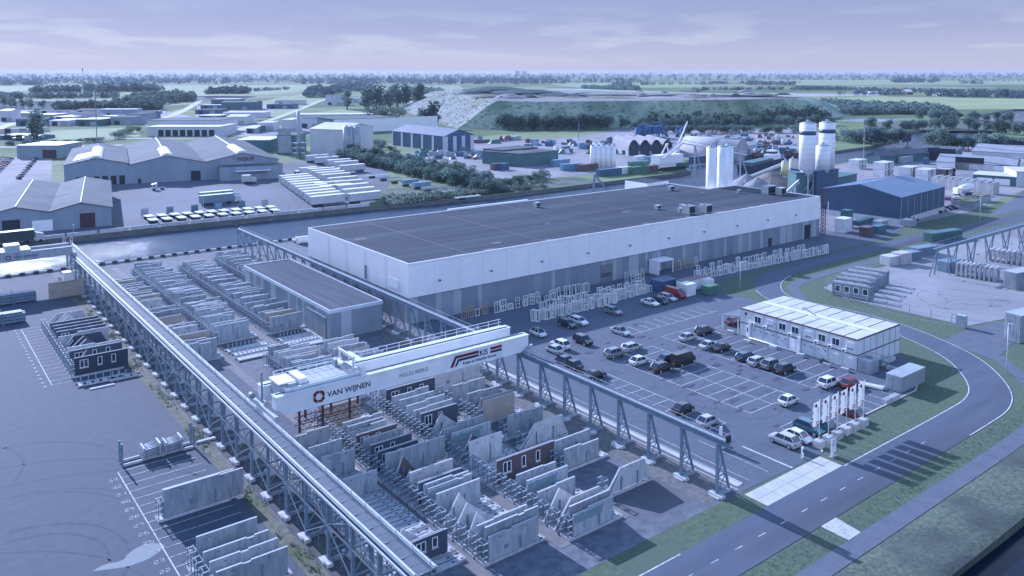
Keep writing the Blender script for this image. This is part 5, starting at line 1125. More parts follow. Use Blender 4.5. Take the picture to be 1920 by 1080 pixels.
def make_car(kind, col, roofdark=False):
    c = CAR[kind]; L_, W_ = c['L'], c['W'] / 2; bel = c['bel']; cab = c['cab']
    t = thing('parked_car' if kind != 'van' else 'parked_van', 'car', 'car' if kind != 'van' else 'van')
    P = carpaint(col, PCOL[col])
    # side profile stations of the lower body
    st = [(0.0, .74, c['base'] + .16, c['nose'] - .12), (.10, .88, c['base'], c['nose']), (cab[0][0], .98, c['base'], bel - .02), (L_ * .5, 1.0, c['base'], bel), (cab[3][0], .985, c['base'], c['tail']), (L_ - .08, .90, c['base'] + .03, c['tail'] - .03), (L_, .80, c['base'] + .18, c['tail'] - .2)]
    mb = MB(); rows = []
    for x, wf, z0, z1 in st:
        w_ = W_ * wf; zm = z0 + (z1 - z0) * .55
        rows.append([(x, -w_ * .93, z0), (x, -w_, zm), (x, -w_ * .93, z1), (x, w_ * .93, z1), (x, w_, zm), (x, w_ * .93, z0)])
    for a, b in zip(rows, rows[1:]):
        for k in range(6): k2 = (k + 1) % 6; mb.face([a[k], b[k], b[k2], a[k2]], 0, k in (0, 1, 3, 4))
    mb.face(rows[0][::1]); mb.face(rows[-1][::-1])
    obj('body', mb, P, t)
    # greenhouse: glass band with painted roof and pillars
    wb_, wr = W_ * .90, W_ * .74; (x0, z0), (x1, z1), (x2, z2), (x3, z3) = cab
    zb = bel - .03; gl = MB(); ins = .0
    B = lambda s: [(x0, s * wb_, zb), (x3, s * wb_, zb), (x2, s * wr, z2), (x1, s * wr, z1)]
    bl, br_ = B(1), B(-1)
    gl.face([br_[0], br_[1], br_[2], br_[3]]); gl.face([bl[3], bl[2], bl[1], bl[0]]); gl.face([bl[0], br_[0], br_[3], bl[3]]); gl.face([br_[1], bl[1], bl[2], br_[2]])
    if kind == 'van': gl = MB(); gl.face([bl[0], br_[0], br_[3], bl[3]])
    obj('glass', gl, GLASS, t)
    rf = MB(); rf.hexa([(x1 - .02, -wr - .02, z1 - .03), (x2 + .02, -wr - .02, z2 - .03), (x2 + .02, wr + .02, z2 - .03), (x1 - .02, wr + .02, z1 - .03), (x1 + .1, -wr + .08, z1 + .05), (x2 - .06, -wr + .08, z2 + .05), (x2 - .06, wr - .08, z2 + .05), (x1 + .1, wr - .08, z1 + .05)])
    if kind == 'van':
        rf.face([br_[0], br_[1], br_[2], br_[3]]); rf.face([bl[3], bl[2], bl[1], bl[0]]); rf.face([br_[1], bl[1], bl[2], br_[2]])
        obj('side_window', MB().hexa([(x0 + .5, s_ * (wb_ + .01), 1.25) for s_ in (-1,)] + [(x0 + 1.4, -wb_ - .01, 1.25), (x0 + 1.4, -wb_ + .03, 1.25), (x0 + .5, -wb_ + .03, 1.25), (x0 + .8, -wr - .06, 1.85), (x0 + 1.4, -wr - .06, 1.85), (x0 + 1.4, -wr, 1.85), (x0 + .8, -wr, 1.85)]), GLASS, t)
    obj('roof', rf, carpaint('black', PCOL['black']) if roofdark else P, t)
    if kind != 'van':
        for s in (-1, 1):
            for (a, za), (b, zb_) in (((x0, zb), (x1, z1)), ((x3, zb), (x2, z2))): obj('pillar', MB().bar((a, s * wb_, za), (b, s * wr, zb_), .07), P, t)
            xm = (x1 + x2) / 2; obj('pillar', MB().bar((xm, s * (wb_ + .005), zb), (xm, s * (wr + .005), z1), .08, .05), P, t)
    for s in (-1, 1):
        for x in c['wb']:
            r_w = .31 if kind != 'suv' else .35; wh = obj('wheel', MB().tube((x, s * (W_ - .16), r_w), (x, s * (W_ + .012), r_w), r_w, n=16), BLACK, t)
            obj('rim', MB().tube((x, s * (W_ + .013), r_w), (x, s * (W_ + .03), r_w), r_w * .62, n=12), GALV, wh)
        obj('headlight', MB().box(.03, .16, min(s * W_ * .52, s * W_ * .86), max(s * W_ * .52, s * W_ * .86), c['nose'] - .2, c['nose'] - .06), LAMPW, t)
        obj('tail_light', MB().box(L_ - .1, L_ + .01, min(s * W_ * .62, s * W_ * .88), max(s * W_ * .62, s * W_ * .88), c['tail'] - .32, c['tail'] - .12), LAMPR, t)
        obj('mirror', MB().box(x0 + .35, x0 + .5, min(s * W_ * .98, s * (W_ + .14)), max(s * W_ * .98, s * (W_ + .14)), bel, bel + .14), P, t)
    obj('number_plate', MB().box(L_ - .01, L_ + .015, -.24, .24, c['base'] + .22, c['base'] + .33), M('plate_yellow', (.5, .42, .12)), t)
    return reg(t)
CP = {}
CARS = [  # px centre, heading (where the nose points): N=+y S=-y E=+x W=-x
 (1009, 623, 'S', 'hatch', 'white', 1, 'white car with black roof left of the lot, nearest the crane end'), (1064, 606, 'S', 'estate', 'black', 0, 'dark pickup-like car beside the window frame stacks'), (1085, 601, 'S', 'estate', 'white', 0, 'white estate beside the dark one at the window frames'),
 (1149, 582, 'S', 'estate', 'grey', 0, 'grey car alone in the shade of the factory'), (1219, 566, 'S', 'sedan', 'white', 0, 'white car at the left end of the cluster by the frames'), (1238, 563, 'S', 'hatch', 'black', 0, 'dark car second in the cluster by the frames'), (1252, 557, 'S', 'estate', 'silver', 0, 'silver car third in the cluster by the frames'), (1266, 552, 'S', 'van', 'red', 0, 'white and red van fourth in the cluster by the frames'),
 (1163, 620, 'S', 'sedan', 'silver', 1, 'silver saloon across the marked bays below the shade line'), (1093, 638, 'S', 'suv', 'black', 0, 'black off-roader left of the middle bays'), (1040, 655, 'N', 'hatch', 'silver', 0, 'front one of two white hatchbacks near the crane end'), (1051, 646, 'N', 'suv', 'white', 0, 'rear one of two white cars near the crane end'),
 (1058, 675, 'N', 'hatch', 'blue', 0, 'dark car half hidden behind the crane rail, left one'), (1075, 683, 'N', 'hatch', 'black', 0, 'dark car half hidden behind the crane rail, right one'), (1115, 702, 'E', 'sedan', 'black', 0, 'long dark car above the crane rail in an outer bay'),
 (1185, 650, 'E', 'estate', 'silver', 0, 'silver estate at the top of the middle bays'), (1153, 662, 'E', 'suv', 'grey', 0, 'grey off-roader in front of the silver estate'), (1198, 676, 'E', 'hatch', 'white', 0, 'white hatchback in the middle bays'), (1241, 689, 'E', 'suv', 'black', 0, 'black off-roader in front of the big dark van'), (1250, 672, 'E', 'hatch', 'blue', 0, 'small dark hatchback left of the big dark van'), (1281, 675, 'E', 'van', 'black', 0, 'big dark van in the middle bays'),
 (1289, 632, 'E', 'hatch', 'silver', 0, 'silver hatchback left end of the office-side bays'), (1321, 620, 'E', 'suv', 'black', 0, 'black car beside the white barrier block'), (1329, 646, 'E', 'sedan', 'silver', 0, 'silver saloon in the office-side bays'), (1354, 651, 'E', 'hatch', 'black', 0, 'black hatchback right of the silver saloon'),
 (1399, 667, 'E', 'estate', 'blue', 0, 'dark car first of four in front of the office'), (1421, 676, 'E', 'estate', 'silver', 0, 'silver car second of four in front of the office'), (1446, 683, 'E', 'suv', 'grey', 0, 'grey car third of four in front of the office'), (1472, 691, 'E', 'suv', 'black', 0, 'black car fourth of four in front of the office'), (1375, 602, 'E', 'hatch', 'darkred', 0, 'dark red hatchback at the left office end'),
 (1478, 750, 'E', 'hatch', 'white', 0, 'white hatchback alone on the open asphalt'), (1554, 717, 'E', 'suv', 'white', 0, 'white car beside the red one'), (1593, 718, 'E', 'hatch', 'red', 0, 'red car before the profile bundle'),
 (1471, 825, 'N', 'suv', 'silver', 0, 'silver off-roader nearest the gate'), (1496, 817, 'S', 'hatch', 'white', 0, 'white hatchback beside the silver off-roader'), (1517, 802, 'S', 'suv', 'teal', 0, 'dark teal off-roader behind the banners'), (1537, 796, 'N', 'suv', 'teal', 0, 'teal people carrier left of the banners'), (1597, 774, 'N', 'hatch', 'darkred', 0, 'dark red car seen behind the banners'),
 (1281, 765, 'E', 'hatch', 'black', 0, 'dark hatchback above the near end of the crane rail'), (1326, 789, 'E', 'hatch', 'silver', 0, 'silver car above the near end of the crane rail'), (560, 449, 'E', 'hatch', 'white', 0, 'white car between canal and factory, right one'), (573, 452, 'E', 'van', 'white', 0, 'white van at the canal corner of the factory')]
ANG = {'E': 180, 'W': 0, 'N': -90, 'S': 90}
for (u, v, hd, kd, col, dr, lb) in CARS:
    key = (kd, col, dr)
    if key not in CP: CP[key] = make_car(kd, col, bool(dr))
    p = G(u, v, .65); a = R(ANG[hd] + rnd.uniform(-1.5, 1.5)); L_ = CAR[kd]['L'] / 2
    dup(CP[key], (p.x - math.cos(a) * L_, p.y - math.sin(a) * L_, .045), a, lb, 'cars and vans on the parking lot')

# small far vehicles: one mesh each, too small in the photo to show parts
def far_car(col):
    mb = MB(); mb.hexa([(0, -.8, .3), (4.1, -.8, .3), (4.1, .8, .3), (0, .8, .3), (.1, -.78, .85), (4.0, -.78, .9), (4.0, .78, .9), (.1, .78, .85)])
    mb.hexa([(.8, -.74, .88), (3.8, -.74, .88), (3.8, .74, .88), (.8, .74, .88), (1.4, -.62, 1.4), (3.3, -.62, 1.4), (3.3, .62, 1.4), (1.4, .62, 1.4)], 1); mb.box(1.45, 3.25, -.6, .6, 1.402, 1.43)
    for x in (.8, 3.2): mb.tube((x, -.82, .3), (x, .82, .3), .3, n=8, mi=2)
    return mb.mesh('far_car', [carpaint(col, PCOL[col]), GLASS, BLACK])
FC = {c: far_car(c) for c in ('white', 'silver', 'grey', 'black', 'red', 'blue')}
def fcar(p, a, where, i, grp):
    c = rnd.choice(['white', 'silver', 'grey', 'black', 'black', 'silver', 'red', 'blue'])
    o = bpy.data.objects.new('parked_car', FC[c]); COL.objects.link(o); o.location = (p[0], p[1], .04); o.rotation_euler = (0, 0, R(a)); tag(o, '%s car %s, %s in line' % (c, where, nth(i)), 'car', grp)
for i, q in enumerate([(1722, 415), (1756, 401), (1768, 400), (1778, 397), (1788, 395), (1797, 393)]): fcar(G(*q), 100, 'parked in the shade of the blue hall', i, 'cars beside the blue hall')
for j, (ua, va, du, dv, an) in enumerate(((26, 299, -3.3, 3.3, 150), (12, 297, -2.6, 2.4, 150), (70, 300, -4.0, 4.6, 100))):
    for i in range(9):
        q = G(ua + du * i, va + dv * i); fcar((q.x, q.y), an + rnd.uniform(-4, 4), 'in row %s of the haulage car park at the left' % ['one', 'two', 'three'][j], i, 'cars at the haulage firm')

# ------------------------------------------------------------------ lorries, trailers and flatbeds on the far bank
TW = M('trailer_white', (.46, .48, .51), (.58, .59, .62), .3, .45, vary=.08, c3=(.40, .42, .46), s3=.3)
def make_trailer(L_=13.6, h=2.9):
    t = thing('box_trailer', 'x', 'trailer'); mb = MB(); mb.box(0, L_, 0, 2.5, 1.15, 1.15 + h); obj('box', mb, TW, t)
    obj('roof', MB().box(-.03, L_ + .03, -.03, 2.53, 1.151 + h, 1.2 + h), WHITE, t); obj('door', MB().box(-.06, -.002, .1, 2.4, 1.25, 1.05 + h).bar((-.08, .8, 1.3), (-.08, .8, h + 1), .05).bar((-.08, 1.7, 1.3), (-.08, 1.7, h + 1), .05), TW, t)
    obj('chassis', MB().box(.3, L_ - .3, .7, 1.8, .85, 1.149), STEEL, t)
    for x in (1.4, 2.7, 4.0):
        for y in (.05, 2.1): obj('wheel', MB().tube((x, y, .5), (x, y + .35, .5), .5, n=12), BLACK, t)
    obj('landing_leg', MB().bar((L_ - 2.6, .5, 0), (L_ - 2.6, .5, 1.1), .15).bar((L_ - 2.6, 2.0, 0), (L_ - 2.6, 2.0, 1.1), .15), STEEL, t); return reg(t)
TRL = make_trailer()
cols = [((520, 345), (584, 388), 10, 'front column'), ((570, 330), (645, 372) , 6, 'second column')]
k = 0
for (a, b, n, nm) in (((527, 347), (585, 390), 10, 'left column'), ((580, 333), (606, 345), 4, 'short rear column'), ((618, 352), (656, 384), 5, 'right column'), ((592, 362), (603, 368), 2, 'pair in the middle')):
    p0, p1 = G(*a), G(*b)
    for i in range(n):
        p = p0 + (p1 - p0) * (i / max(1, n - 1)); dup(TRL, (p.x, p.y, .03), R(rnd.uniform(-1, 1)), 'white box trailer, %s from the back in the %s' % (nth(i), nm), 'white box trailers in the haulage yard')
for i, (u, v) in enumerate(((576, 306), (593, 310), (616, 315), (629, 319))): p = G(u, v); dup(TRL, (p.x, p.y, .03), R(3), 'trailer %s from the left before the tree belt' % nth(i), 'white box trailers in the haulage yard')
def make_tractor():
    t = thing('lorry_tractor', 'x', 'lorry'); mb = MB(); mb.hexa([(0, 0, .6), (2.2, 0, .6), (2.2, 2.4, .6), (0, 2.4, .6), (.15, .05, 2.6), (2.2, .05, 3.1), (2.2, 2.35, 3.1), (.15, 2.35, 2.6)]); obj('cab', mb, TW, t)
    obj('windscreen', MB().hexa([(.04, .2, 1.6), (.1, .2, 1.6), (.1, 2.2, 1.6), (.04, 2.2, 1.6), (.09, .25, 2.4), (.2, .25, 2.4), (.2, 2.15, 2.4), (.09, 2.15, 2.4)]).box(.5, 1.3, -.02, -.001, 1.7, 2.4), GLASS, t); obj('chassis', MB().box(2.2, 5.6, .8, 1.6, .7, 1.0), STEEL, t)
    for x in (1.0, 4.4):
        for y in (0, 2.05): obj('wheel', MB().tube((x, y, .5), (x, y + .35, .5), .5, n=12), BLACK, t)
    return reg(t)
TRC = make_tractor()
def lorry(p, rz, lab, body=True, L_=13.6, mt=TW, word=None):
    """tractor and its coupled trailer: two things"""
    dup(TRC, (p[0], p[1], .03), rz, 'tractor unit of the ' + lab, 'lorry tractors')
    if body:
        t = thing('curtain_trailer', 'trailer of the ' + lab, 'trailer', (p[0] + 2.6 * math.cos(rz), p[1] + 2.6 * math.sin(rz), .03), rz)
        obj('box', MB().box(0, L_, 0, 2.5, 1.2, 4.0), mt, t); obj('roof', MB().box(-.03, L_ + .03, -.03, 2.53, 4.001, 4.05), WHITE, t); obj('chassis', MB().box(3, L_ - .4, .4, 2.1, .8, 1.19), STEEL, t)
        for x in (L_ - 4, L_ - 2.7, L_ - 1.4):
            for y in (.05, 2.1): obj('wheel', MB().tube((x, y, .5), (x, y + .35, .5), .5, n=12), BLACK, t)
        return t
DG = M('dark_green_curtain', (.03, .05, .06), (.05, .07, .08), .5, .6)
p = G(86, 452); t = lorry((p.x - .5, p.y + 1.0), R(180), 'long dark lorry on the far quay at the left edge', L_=17, mt=DG)
x_ = text('lettering', 'GroenLeven', 1.3, M('pale_print', (.5, .52, .55)), t, (16.2, 2.53, 2.2), rz=180)
for i, (u, v, L_, lb, mt) in enumerate(((448, 379, 12.5, 'near one of the two tall double-deck lorries', STEEL), (446, 373, 12.5, 'rear one of the two tall double-deck lorries', STEEL))):
    p = G(u, v); lorry((p.x, p.y), R(180), lb, L_=L_, mt=mt)
lorry(G(478, 343), R(180), 'white lorry under the hall canopy', L_=3.5); 
p = G(285, 358); lorry((p.x, p.y), 0, 'white cab parked alone before the middle bay of the logistics hall', body=False)
p = G(632, 327); lorry((p.x, p.y), R(5), 'lorry before the tree belt, nearest the trees')
p = G(556, 332); lorry((p.x, p.y), R(8), 'loaded lorry behind the trailer columns', L_=9)
p = G(655, 331); 
# flat white swap bodies on the quay edge
k = 0
for row, (a, b, n) in enumerate((((283, 413), (512, 395), 11), ((290, 420), (520, 401), 10))):
    p0, p1 = G(*a), G(*b)
    for i in range(n):
        p = p0 + (p1 - p0) * (i / (n - 1)); t = thing('flat_trailer', 'white flat platform trailer on the far quay, %s row, %s from the left' % (('back', 'front')[row], nth(i)), 'flat trailer', (p.x, p.y, .03), R(90 + rnd.uniform(-3, 3)), 'flat trailers along the far quay')
        obj('deck', MB().box(0, 4.4, -1.35, 1.35, 1.1, 1.3), CW, t); obj('chassis', MB().box(.2, 4.2, -.6, .6, .75, 1.09), STEEL, t); obj('wheel', MB().tube((.9, -1.2, .4), (.9, 1.2, .4), .4, n=10).tube((3.4, -1.2, .4), (3.4, 1.2, .4), .4, n=10), BLACK, t)
        if row == 0 and i % 2 == 0:
            q = p + Vector((0, 8)); tag(obj('tail_board', MB().box(-1.1, 1.1, 0, .12, .3, 3.0).box(-1.2, -1.1, 0, .15, 0, 3.1).box(1.1, 1.2, 0, .15, 0, 3.1), rnd.choice([CLB, STEEL, CGY, CTEAL]), None, (q.x, q.y, 0)), 'upright metal tail board behind the flat trailers, %s from the left' % nth(i // 2), 'tail board', 'tail boards on the quay')
# empty chassis in front of the tree belt
for i in range(9):
    p = G(690 + i * 21, 335 + i * 5.2); t = thing('trailer_chassis', 'low empty trailer chassis, %s from the left before the dark tree belt' % nth(i), 'trailer', (p.x, p.y, .03), R(rnd.uniform(-4, 4)), 'empty chassis before the tree belt'); obj('frame', MB().box(0, 11, .4, .7, .9, 1.15).box(0, 11, 1.8, 2.1, .9, 1.15).box(0, .4, 0, 2.5, .9, 1.2).box(10.6, 11, 0, 2.5, .9, 1.2), rnd.choice([CGY, STEEL, CW]), t)
    if 3 <= i <= 4: obj('cargo', MB().box(1, 9, .2, 2.3, 1.2, 2.8), CLB, t)
    obj('wheel', MB().tube((2, 0, .5), (2, 2.5, .5), .5, n=10).tube((3.4, 0, .5), (3.4, 2.5, .5), .5, n=10), BLACK, t)
# low quay wall of block modules on the north bank
t = thing('quay_barrier', 'long low concrete barrier along the edge of the far quay', 'barrier', (0, 0, 0)); pts = [(-200, 277.6), (70, 277.8), (144, 273.6)]
for (a, b) in zip(pts, pts[1:]):
    a, b = Vector(a), Vector(b); n = int((b - a).length / 9)
    for i in range(n):
        p, q = a + (b - a) * (i / n), a + (b - a) * ((i + .93) / n)
        if p.x > -60: obj('module', MB().bar((p.x, p.y, .55), (q.x, q.y, .55), .5, 1.1), CONCL, t)
# ------------------------------------------------------------------ other buildings
WALLB = M('blue_grey_cladding', (.22, .28, .34), (.27, .33, .39), .25, .6, (1, 1, .2)); ROOFG = M('grey_sheet_roof', (0.095, 0.114, 0.138), (0.133, 0.152, 0.176), .12, .85, c3=(0.076, 0.095, 0.114), s3=.05, spec=.15)
ROOFP = M('pale_sheet_roof', (.52, .50, .52), (.62, .60, .61), .1, .6); DB = M('dark_blue_cladding', (0.034, 0.078, 0.14), (0.045, 0.095, 0.165), .2, .5); DBR = M('steel_blue_roof', (.085, .15, .25), (.11, .18, .28), .15, .5)
WALLW = M('off_white_cladding', (.50, .52, .56), (.58, .59, .62), .2, .6, (1, 1, .2)); GREENW = M('teal_green_cladding', (.05, .13, .15), (.07, .16, .18), .2, .6); BRK2 = M('far_brick_wall', (.13, .09, .085), (.18, .12, .11), .5, .9); BLU = M('bright_blue_cladding', (0.045, 0.1, 0.19), (0.06, 0.125, 0.225), .3, .6)
def quadhall(P0, P1, D, he, hr, wall, roof, name, lab, cat='hall', ridge='depth', openings=(), over=.4, ribl=None, z0=0, word=None):
    """hall over the parallelogram P0 (front left), P1 (front right), D = vector to the back; gable on the front if ridge == 'depth'"""
    P0, P1, D = Vector(P0[:2]), Vector(P1[:2]), Vector(D[:2]); t = thing(name, lab, cat, (P0.x, P0.y, z0), math.atan2(P1.y - P0.y, P1.x - P0.x))
    w_ = (P1 - P0).length; ex = (P1 - P0).normalized(); ey = Vector((-ex.y, ex.x)); dx, dy = D.dot(ex), D.dot(ey)
    Q = lambda a, b, z: (a * w_ + b * dx, b * dy, z)
    mb = MB()
    if ridge == 'depth':
        mb.face([Q(0, 0, 0), Q(1, 0, 0), Q(1, 0, he), Q(.5, 0, hr), Q(0, 0, he)]); mb.face([Q(1, 1, 0), Q(0, 1, 0), Q(0, 1, he), Q(.5, 1, hr), Q(1, 1, he)])
        mb.face([Q(1, 0, 0), Q(1, 1, 0), Q(1, 1, he), Q(1, 0, he)]); mb.face([Q(0, 1, 0), Q(0, 0, 0), Q(0, 0, he), Q(0, 1, he)])
    else:
        mb.face([Q(0, 0, 0), Q(1, 0, 0), Q(1, 0, he), Q(0, 0, he)]); mb.face([Q(1, 1, 0), Q(0, 1, 0), Q(0, 1, he), Q(1, 1, he)])
        mb.face([Q(1, 0, 0), Q(1, 1, 0), Q(1, 1, he), Q(1, .5, hr), Q(1, 0, he)]); mb.face([Q(0, 1, 0), Q(0, 0, 0), Q(0, 0, he), Q(0, .5, hr), Q(0, 1, he)])
    obj('wall', mb, wall, t)
    e = over / max(w_, 1); f_ = over / max(abs(dy), 1); th = .22; rm = MB()
    def slab(c): rm.hexa([(x, y, z) for x, y, z in c] + [(x, y, z + th) for x, y, z in c])
    if hr - he < .05: slab([Q(-e, -f_, he), Q(1 + e, -f_, he), Q(1 + e, 1 + f_, he), Q(-e, 1 + f_, he)])
    elif ridge == 'depth':
        s_ = (hr - he) * 2 * e; slab([Q(-e, -f_, he - s_ + .01), Q(.5, -f_, hr + .01), Q(.5, 1 + f_, hr + .01), Q(-e, 1 + f_, he - s_ + .01)]); slab([Q(.5, -f_, hr + .01), Q(1 + e, -f_, he - s_ + .01), Q(1 + e, 1 + f_, he - s_ + .01), Q(.5, 1 + f_, hr + .01)])
    else:
        s_ = (hr - he) * 2 * f_; slab([Q(-e, -f_, he - s_ + .01), Q(1 + e, -f_, he - s_ + .01), Q(1 + e, .5, hr + .01), Q(-e, .5, hr + .01)]); slab([Q(-e, .5, hr + .01), Q(1 + e, .5, hr + .01), Q(1 + e, 1 + f_, he - s_ + .01), Q(-e, 1 + f_, he - s_ + .01)])
    rf = obj('roof', rm, roof, t)
    if ribl == 'ridge' and ridge == 'depth': obj('ridge_light', MB().hexa([Q(.5 - .012, 0, hr + .1), Q(.5 + .012, 0, hr + .1), Q(.5 + .012, 1, hr + .1), Q(.5 - .012, 1, hr + .1), Q(.5 - .006, 0, hr + .42), Q(.5 + .006, 0, hr + .42), Q(.5 + .006, 1, hr + .42), Q(.5 - .006, 1, hr + .42)]), WHITE, rf)
    for op in openings:
        a, wd, h0, h1, kind = op[:5]; x = a * w_; mt = {'door': DARK, 'red': RED, 'win': GLASS, 'white': WHITE, 'blue': DB, 'grey': CGY}[kind]
        obj('door' if kind != 'win' else 'window', MB().box(x, x + wd, -.1, -.02, h0, h1), mt, t)
    return t, w_, Q, hr
def pxhall(u0, v0, u1, v1, vt, depth, name, lab, wall=WALLW, roof=ROOFP, rise=0.0, ridge='front', **k):
    a, b = G(u0, v0), G(u1, v1); ex = (b - a).normalized(); h = HT(u0, v0, vt)
    return quadhall(a, b, Vector((-ex.y, ex.x)) * depth, h, h + rise, wall, roof, name, lab, ridge=ridge, **k)
# near-left two-gable hall of the haulage firm
pa, pb = G(210, 423), Vector((40.4, 291.9)); back = Vector((71.5 - 57.4, 358.3 - 287.3))
pm_ = Vector(pa) + (pb - Vector(pa)) * 1.0; pl = pm_ + (pm_ - Vector(pa)) * 1.03
quadhall(pm_, pa, back, 6, 8.2, WALLB, ROOFG, 'warehouse', 'right bay of the grey twin-gable warehouse on the far quay, with dark red door', 'warehouse', ridge='depth', ribl='ridge', openings=((.48, 4.4, .1, 4.8, 'red'), (.85, .01, 0, .01, 'door')))
quadhall(pl, pm_ + Vector((-.01, 0)), back, 6, 8.2, WALLB, ROOFG, 'warehouse', 'left bay of the grey twin-gable warehouse on the far quay, with dark doorway', 'warehouse', ridge='depth', ribl='ridge', openings=((.30, 4.8, .1, 4.4, 'door'), (.74, 5.6, .1, 3.6, 'white')))
# triple-gable logistics hall
A0, B0, C0, D0 = Vector((62, 402)), Vector((86.4, 394.5)), Vector((118.2, 386.6)), Vector((150.0, 378.5)); bk = Vector((23.5, 113))
def arch_light(t, w_, Q, hr, a0, b0, b1, r=2.6):
    mb = MB(); n = 10
    for i in range(n):
        p = []
        for k in (i, i + 1):
            an = math.pi * k / n; p.append((math.cos(an) * r, math.sin(an) * r * .62))
        q = lambda b, pp: (Q(a0, b, 0)[0] - pp[0], Q(a0, b, 0)[1], hr - .3 + pp[1])
        mb.face([q(b0, p[0]), q(b1, p[0]), q(b1, p[1]), q(b0, p[1])][::-1], 0, True)
    mb.face([(Q(a0, b0, 0)[0] - math.cos(math.pi * i / n) * r, Q(a0, b0, 0)[1], hr - .3 + math.sin(math.pi * i / n) * r * .62) for i in range(n + 1)], 0)
    obj('barrel_skylight', mb, M('opal_skylight', (.72, .70, .74)), t)
t, w_, Q, hr = quadhall(A0, B0, bk * .75, 9.3, 12.0, WALLB, ROOFG, 'logistics_hall', 'left bay of the grey logistics hall with a row of dark loading docks', 'logistics hall', ridge='depth', openings=tuple((.18 + .135 * i, 2.3, .1, 4.0, 'door') for i in range(6)))
arch_light(t, w_, Q, hr, .5, .0, .62); obj('white_roof_patch', MB().hexa([Q(.12, .12, 10.2), Q(.38, .12, 11.62), Q(.44, .42, 11.94), Q(.16, .42, 10.45), Q(.12, .12, 10.35), Q(.38, .12, 11.75), Q(.44, .42, 12.08), Q(.16, .42, 10.6)]), ROOFP, t)
t, w_, Q, hr = quadhall(B0, C0 + Vector((-.02, 0)), bk, 8.4, 12.0, WALLB, ROOFG, 'logistics_hall', 'middle bay of the grey logistics hall, plain front with one dark door', 'logistics hall', ridge='depth', ribl='ridge', openings=((.80, 4.2, .1, 4.6, 'door'), (.12, 1.2, .1, 2.2, 'door'))); arch_light(t, w_, Q, hr, .5, .0, .34)
t, w_, Q, hr = quadhall(C0, D0, bk, 8.4, 12.0, WALLB, ROOFG, 'logistics_hall', 'right bay of the grey logistics hall carrying the red WERFF lettering', 'logistics hall', ridge='depth', ribl='ridge', openings=()); arch_light(t, w_, Q, hr, .5, .0, .34)
text('lettering', 'WERFF', 2.6, LRED, t, (w_ * .42, -.08, 8.3), bold=True); text('lettering', 'v.d.', 1.0, LRED, t, (w_ * .36, -.08, 9.3)); text('lettering', 'LOGISTICS', 1.5, WALLW, t, (w_ * .40, -.08, 6.8))
obj('annex', MB().box(w_ * .17, w_ * 1.03, -7, -.1, 0, 6.4), WALLB, t); obj('annex_roof', MB().box(w_ * .16, w_ * 1.04, -7.2, -.1, 6.4, 6.6), ROOFG, t); obj('canopy', MB().box(w_ * .38, w_ * .85, -9.8, -7.21, 4.3, 4.55), WHITE, t)
# buildings listed by photo position: base left px, base right px, top row at the base-left, depth, ...
pxhall(32, 297, 110, 297, 273, 26, 'low_warehouse', 'low hall with two round skylights left of the logistics hall', WALLB, ROOFP, openings=((.62, 8, .1, 5, 'red'),))
pxhall(275, 256, 411, 256, 238, 40, 'depot', 'white depot with a row of dark loading docks behind the logistics hall', WALLW, ROOFP, openings=tuple((.16 + .1 * i, 4.2, .2, 5.2, 'door') for i in range(8)))
pxhall(277, 251, 411, 251, 226, 45, 'depot_upper_hall', 'taller rear part of the white depot with light roof', WALLW, ROOFG)
pxhall(442, 285, 505, 285, 263, 30, 'dark_shed', 'dark blue low shed right behind the logistics hall', GREENW, ROOFP)
pxhall(520, 290, 555, 290, 254, 24, 'dark_tank_house', 'square dark building left of the thin chimney', GREENW, ROOFG, openings=((.05, 8, 1, 16, 'grey'),))
P = G(582, 291); Q1 = G(646, 294)
quadhall(P, Q1, Vector((-(Q1 - P).y, (Q1 - P).x)).normalized() * 32, 16.0, 19.0, WALLW, ROOFP, 'plant_hall', 'tall pale process hall beside the thin chimney', 'plant building', ridge='front')
def silo(x, y, r, h, lab, mt=None, band=None, z0=0.0, seams=0, cap=True, group=None, name='silo', top=None):
    t = thing(name, lab, 'silo', (x, y, z0), 0, group); obj('shell', MB().tube((0, 0, 0), (0, 0, h), r, n=28), mt or WHITE, t)
    if seams:
        mb = MB()
        for k in range(1, seams + 1): mb.tube((0, 0, h * k / (seams + 1)), (0, 0, h * k / (seams + 1) + .09), r + .03, n=28)
        obj('seam', mb, M('seam_grey', (.42, .45, .5)), t)
    if band: obj('band', MB().tube((0, 0, h - band[0]), (0, 0, h - band[1]), r + .05, n=28), DB, t)
    if cap:
        mb = MB(); mb.tube((0, 0, h + .001), (0, 0, h + .5), r * .98, r * .5, n=28); mb.tube((0, 0, h + .5), (0, 0, h + 1.3), r * .16, n=10); mb.bar((-r * .5, 0, h + .2), (-r * .5, 0, h + 1.5), .12); mb.bar((r * .5, 0, h + .2), (r * .5, 0, h + 1.2), .12); mb.bar((-r * .5, 0, h + 1.2), (r * .5, 0, h + 1.2), .08); obj('cap', mb, GALV, t)
    return t
p = G(561, 297); t = thing('chimney', 'thin grey chimney with a pipe scaffold at its foot', 'chimney', (p.x, p.y, 0)); h_ = HT(561, 297, 208); obj('shaft', MB().tube((0, 0, 0), (0, 0, h_), 1.1, .9, n=14), CGY, t); mb = MB()
for a in (-3, 3):
    for b in (-3, 3): mb.bar((a, b, 0), (a, b, 9), .4)
for z in (3, 6, 9): mb.box(-3.2, 3.2, -3.2, 3.2, z, z + .25)
obj('scaffold', mb, STEEL, t)
for i, (u, lb) in enumerate(((651, 'left'), (659, 'middle'), (670, 'right'))):
    p = G(u, 296); silo(p.x, p.y, 2.2 if i != 1 else 1.7, HT(u, 296, 238), lb + ' grey silo of the three beside the pale process hall', CGY, seams=3)
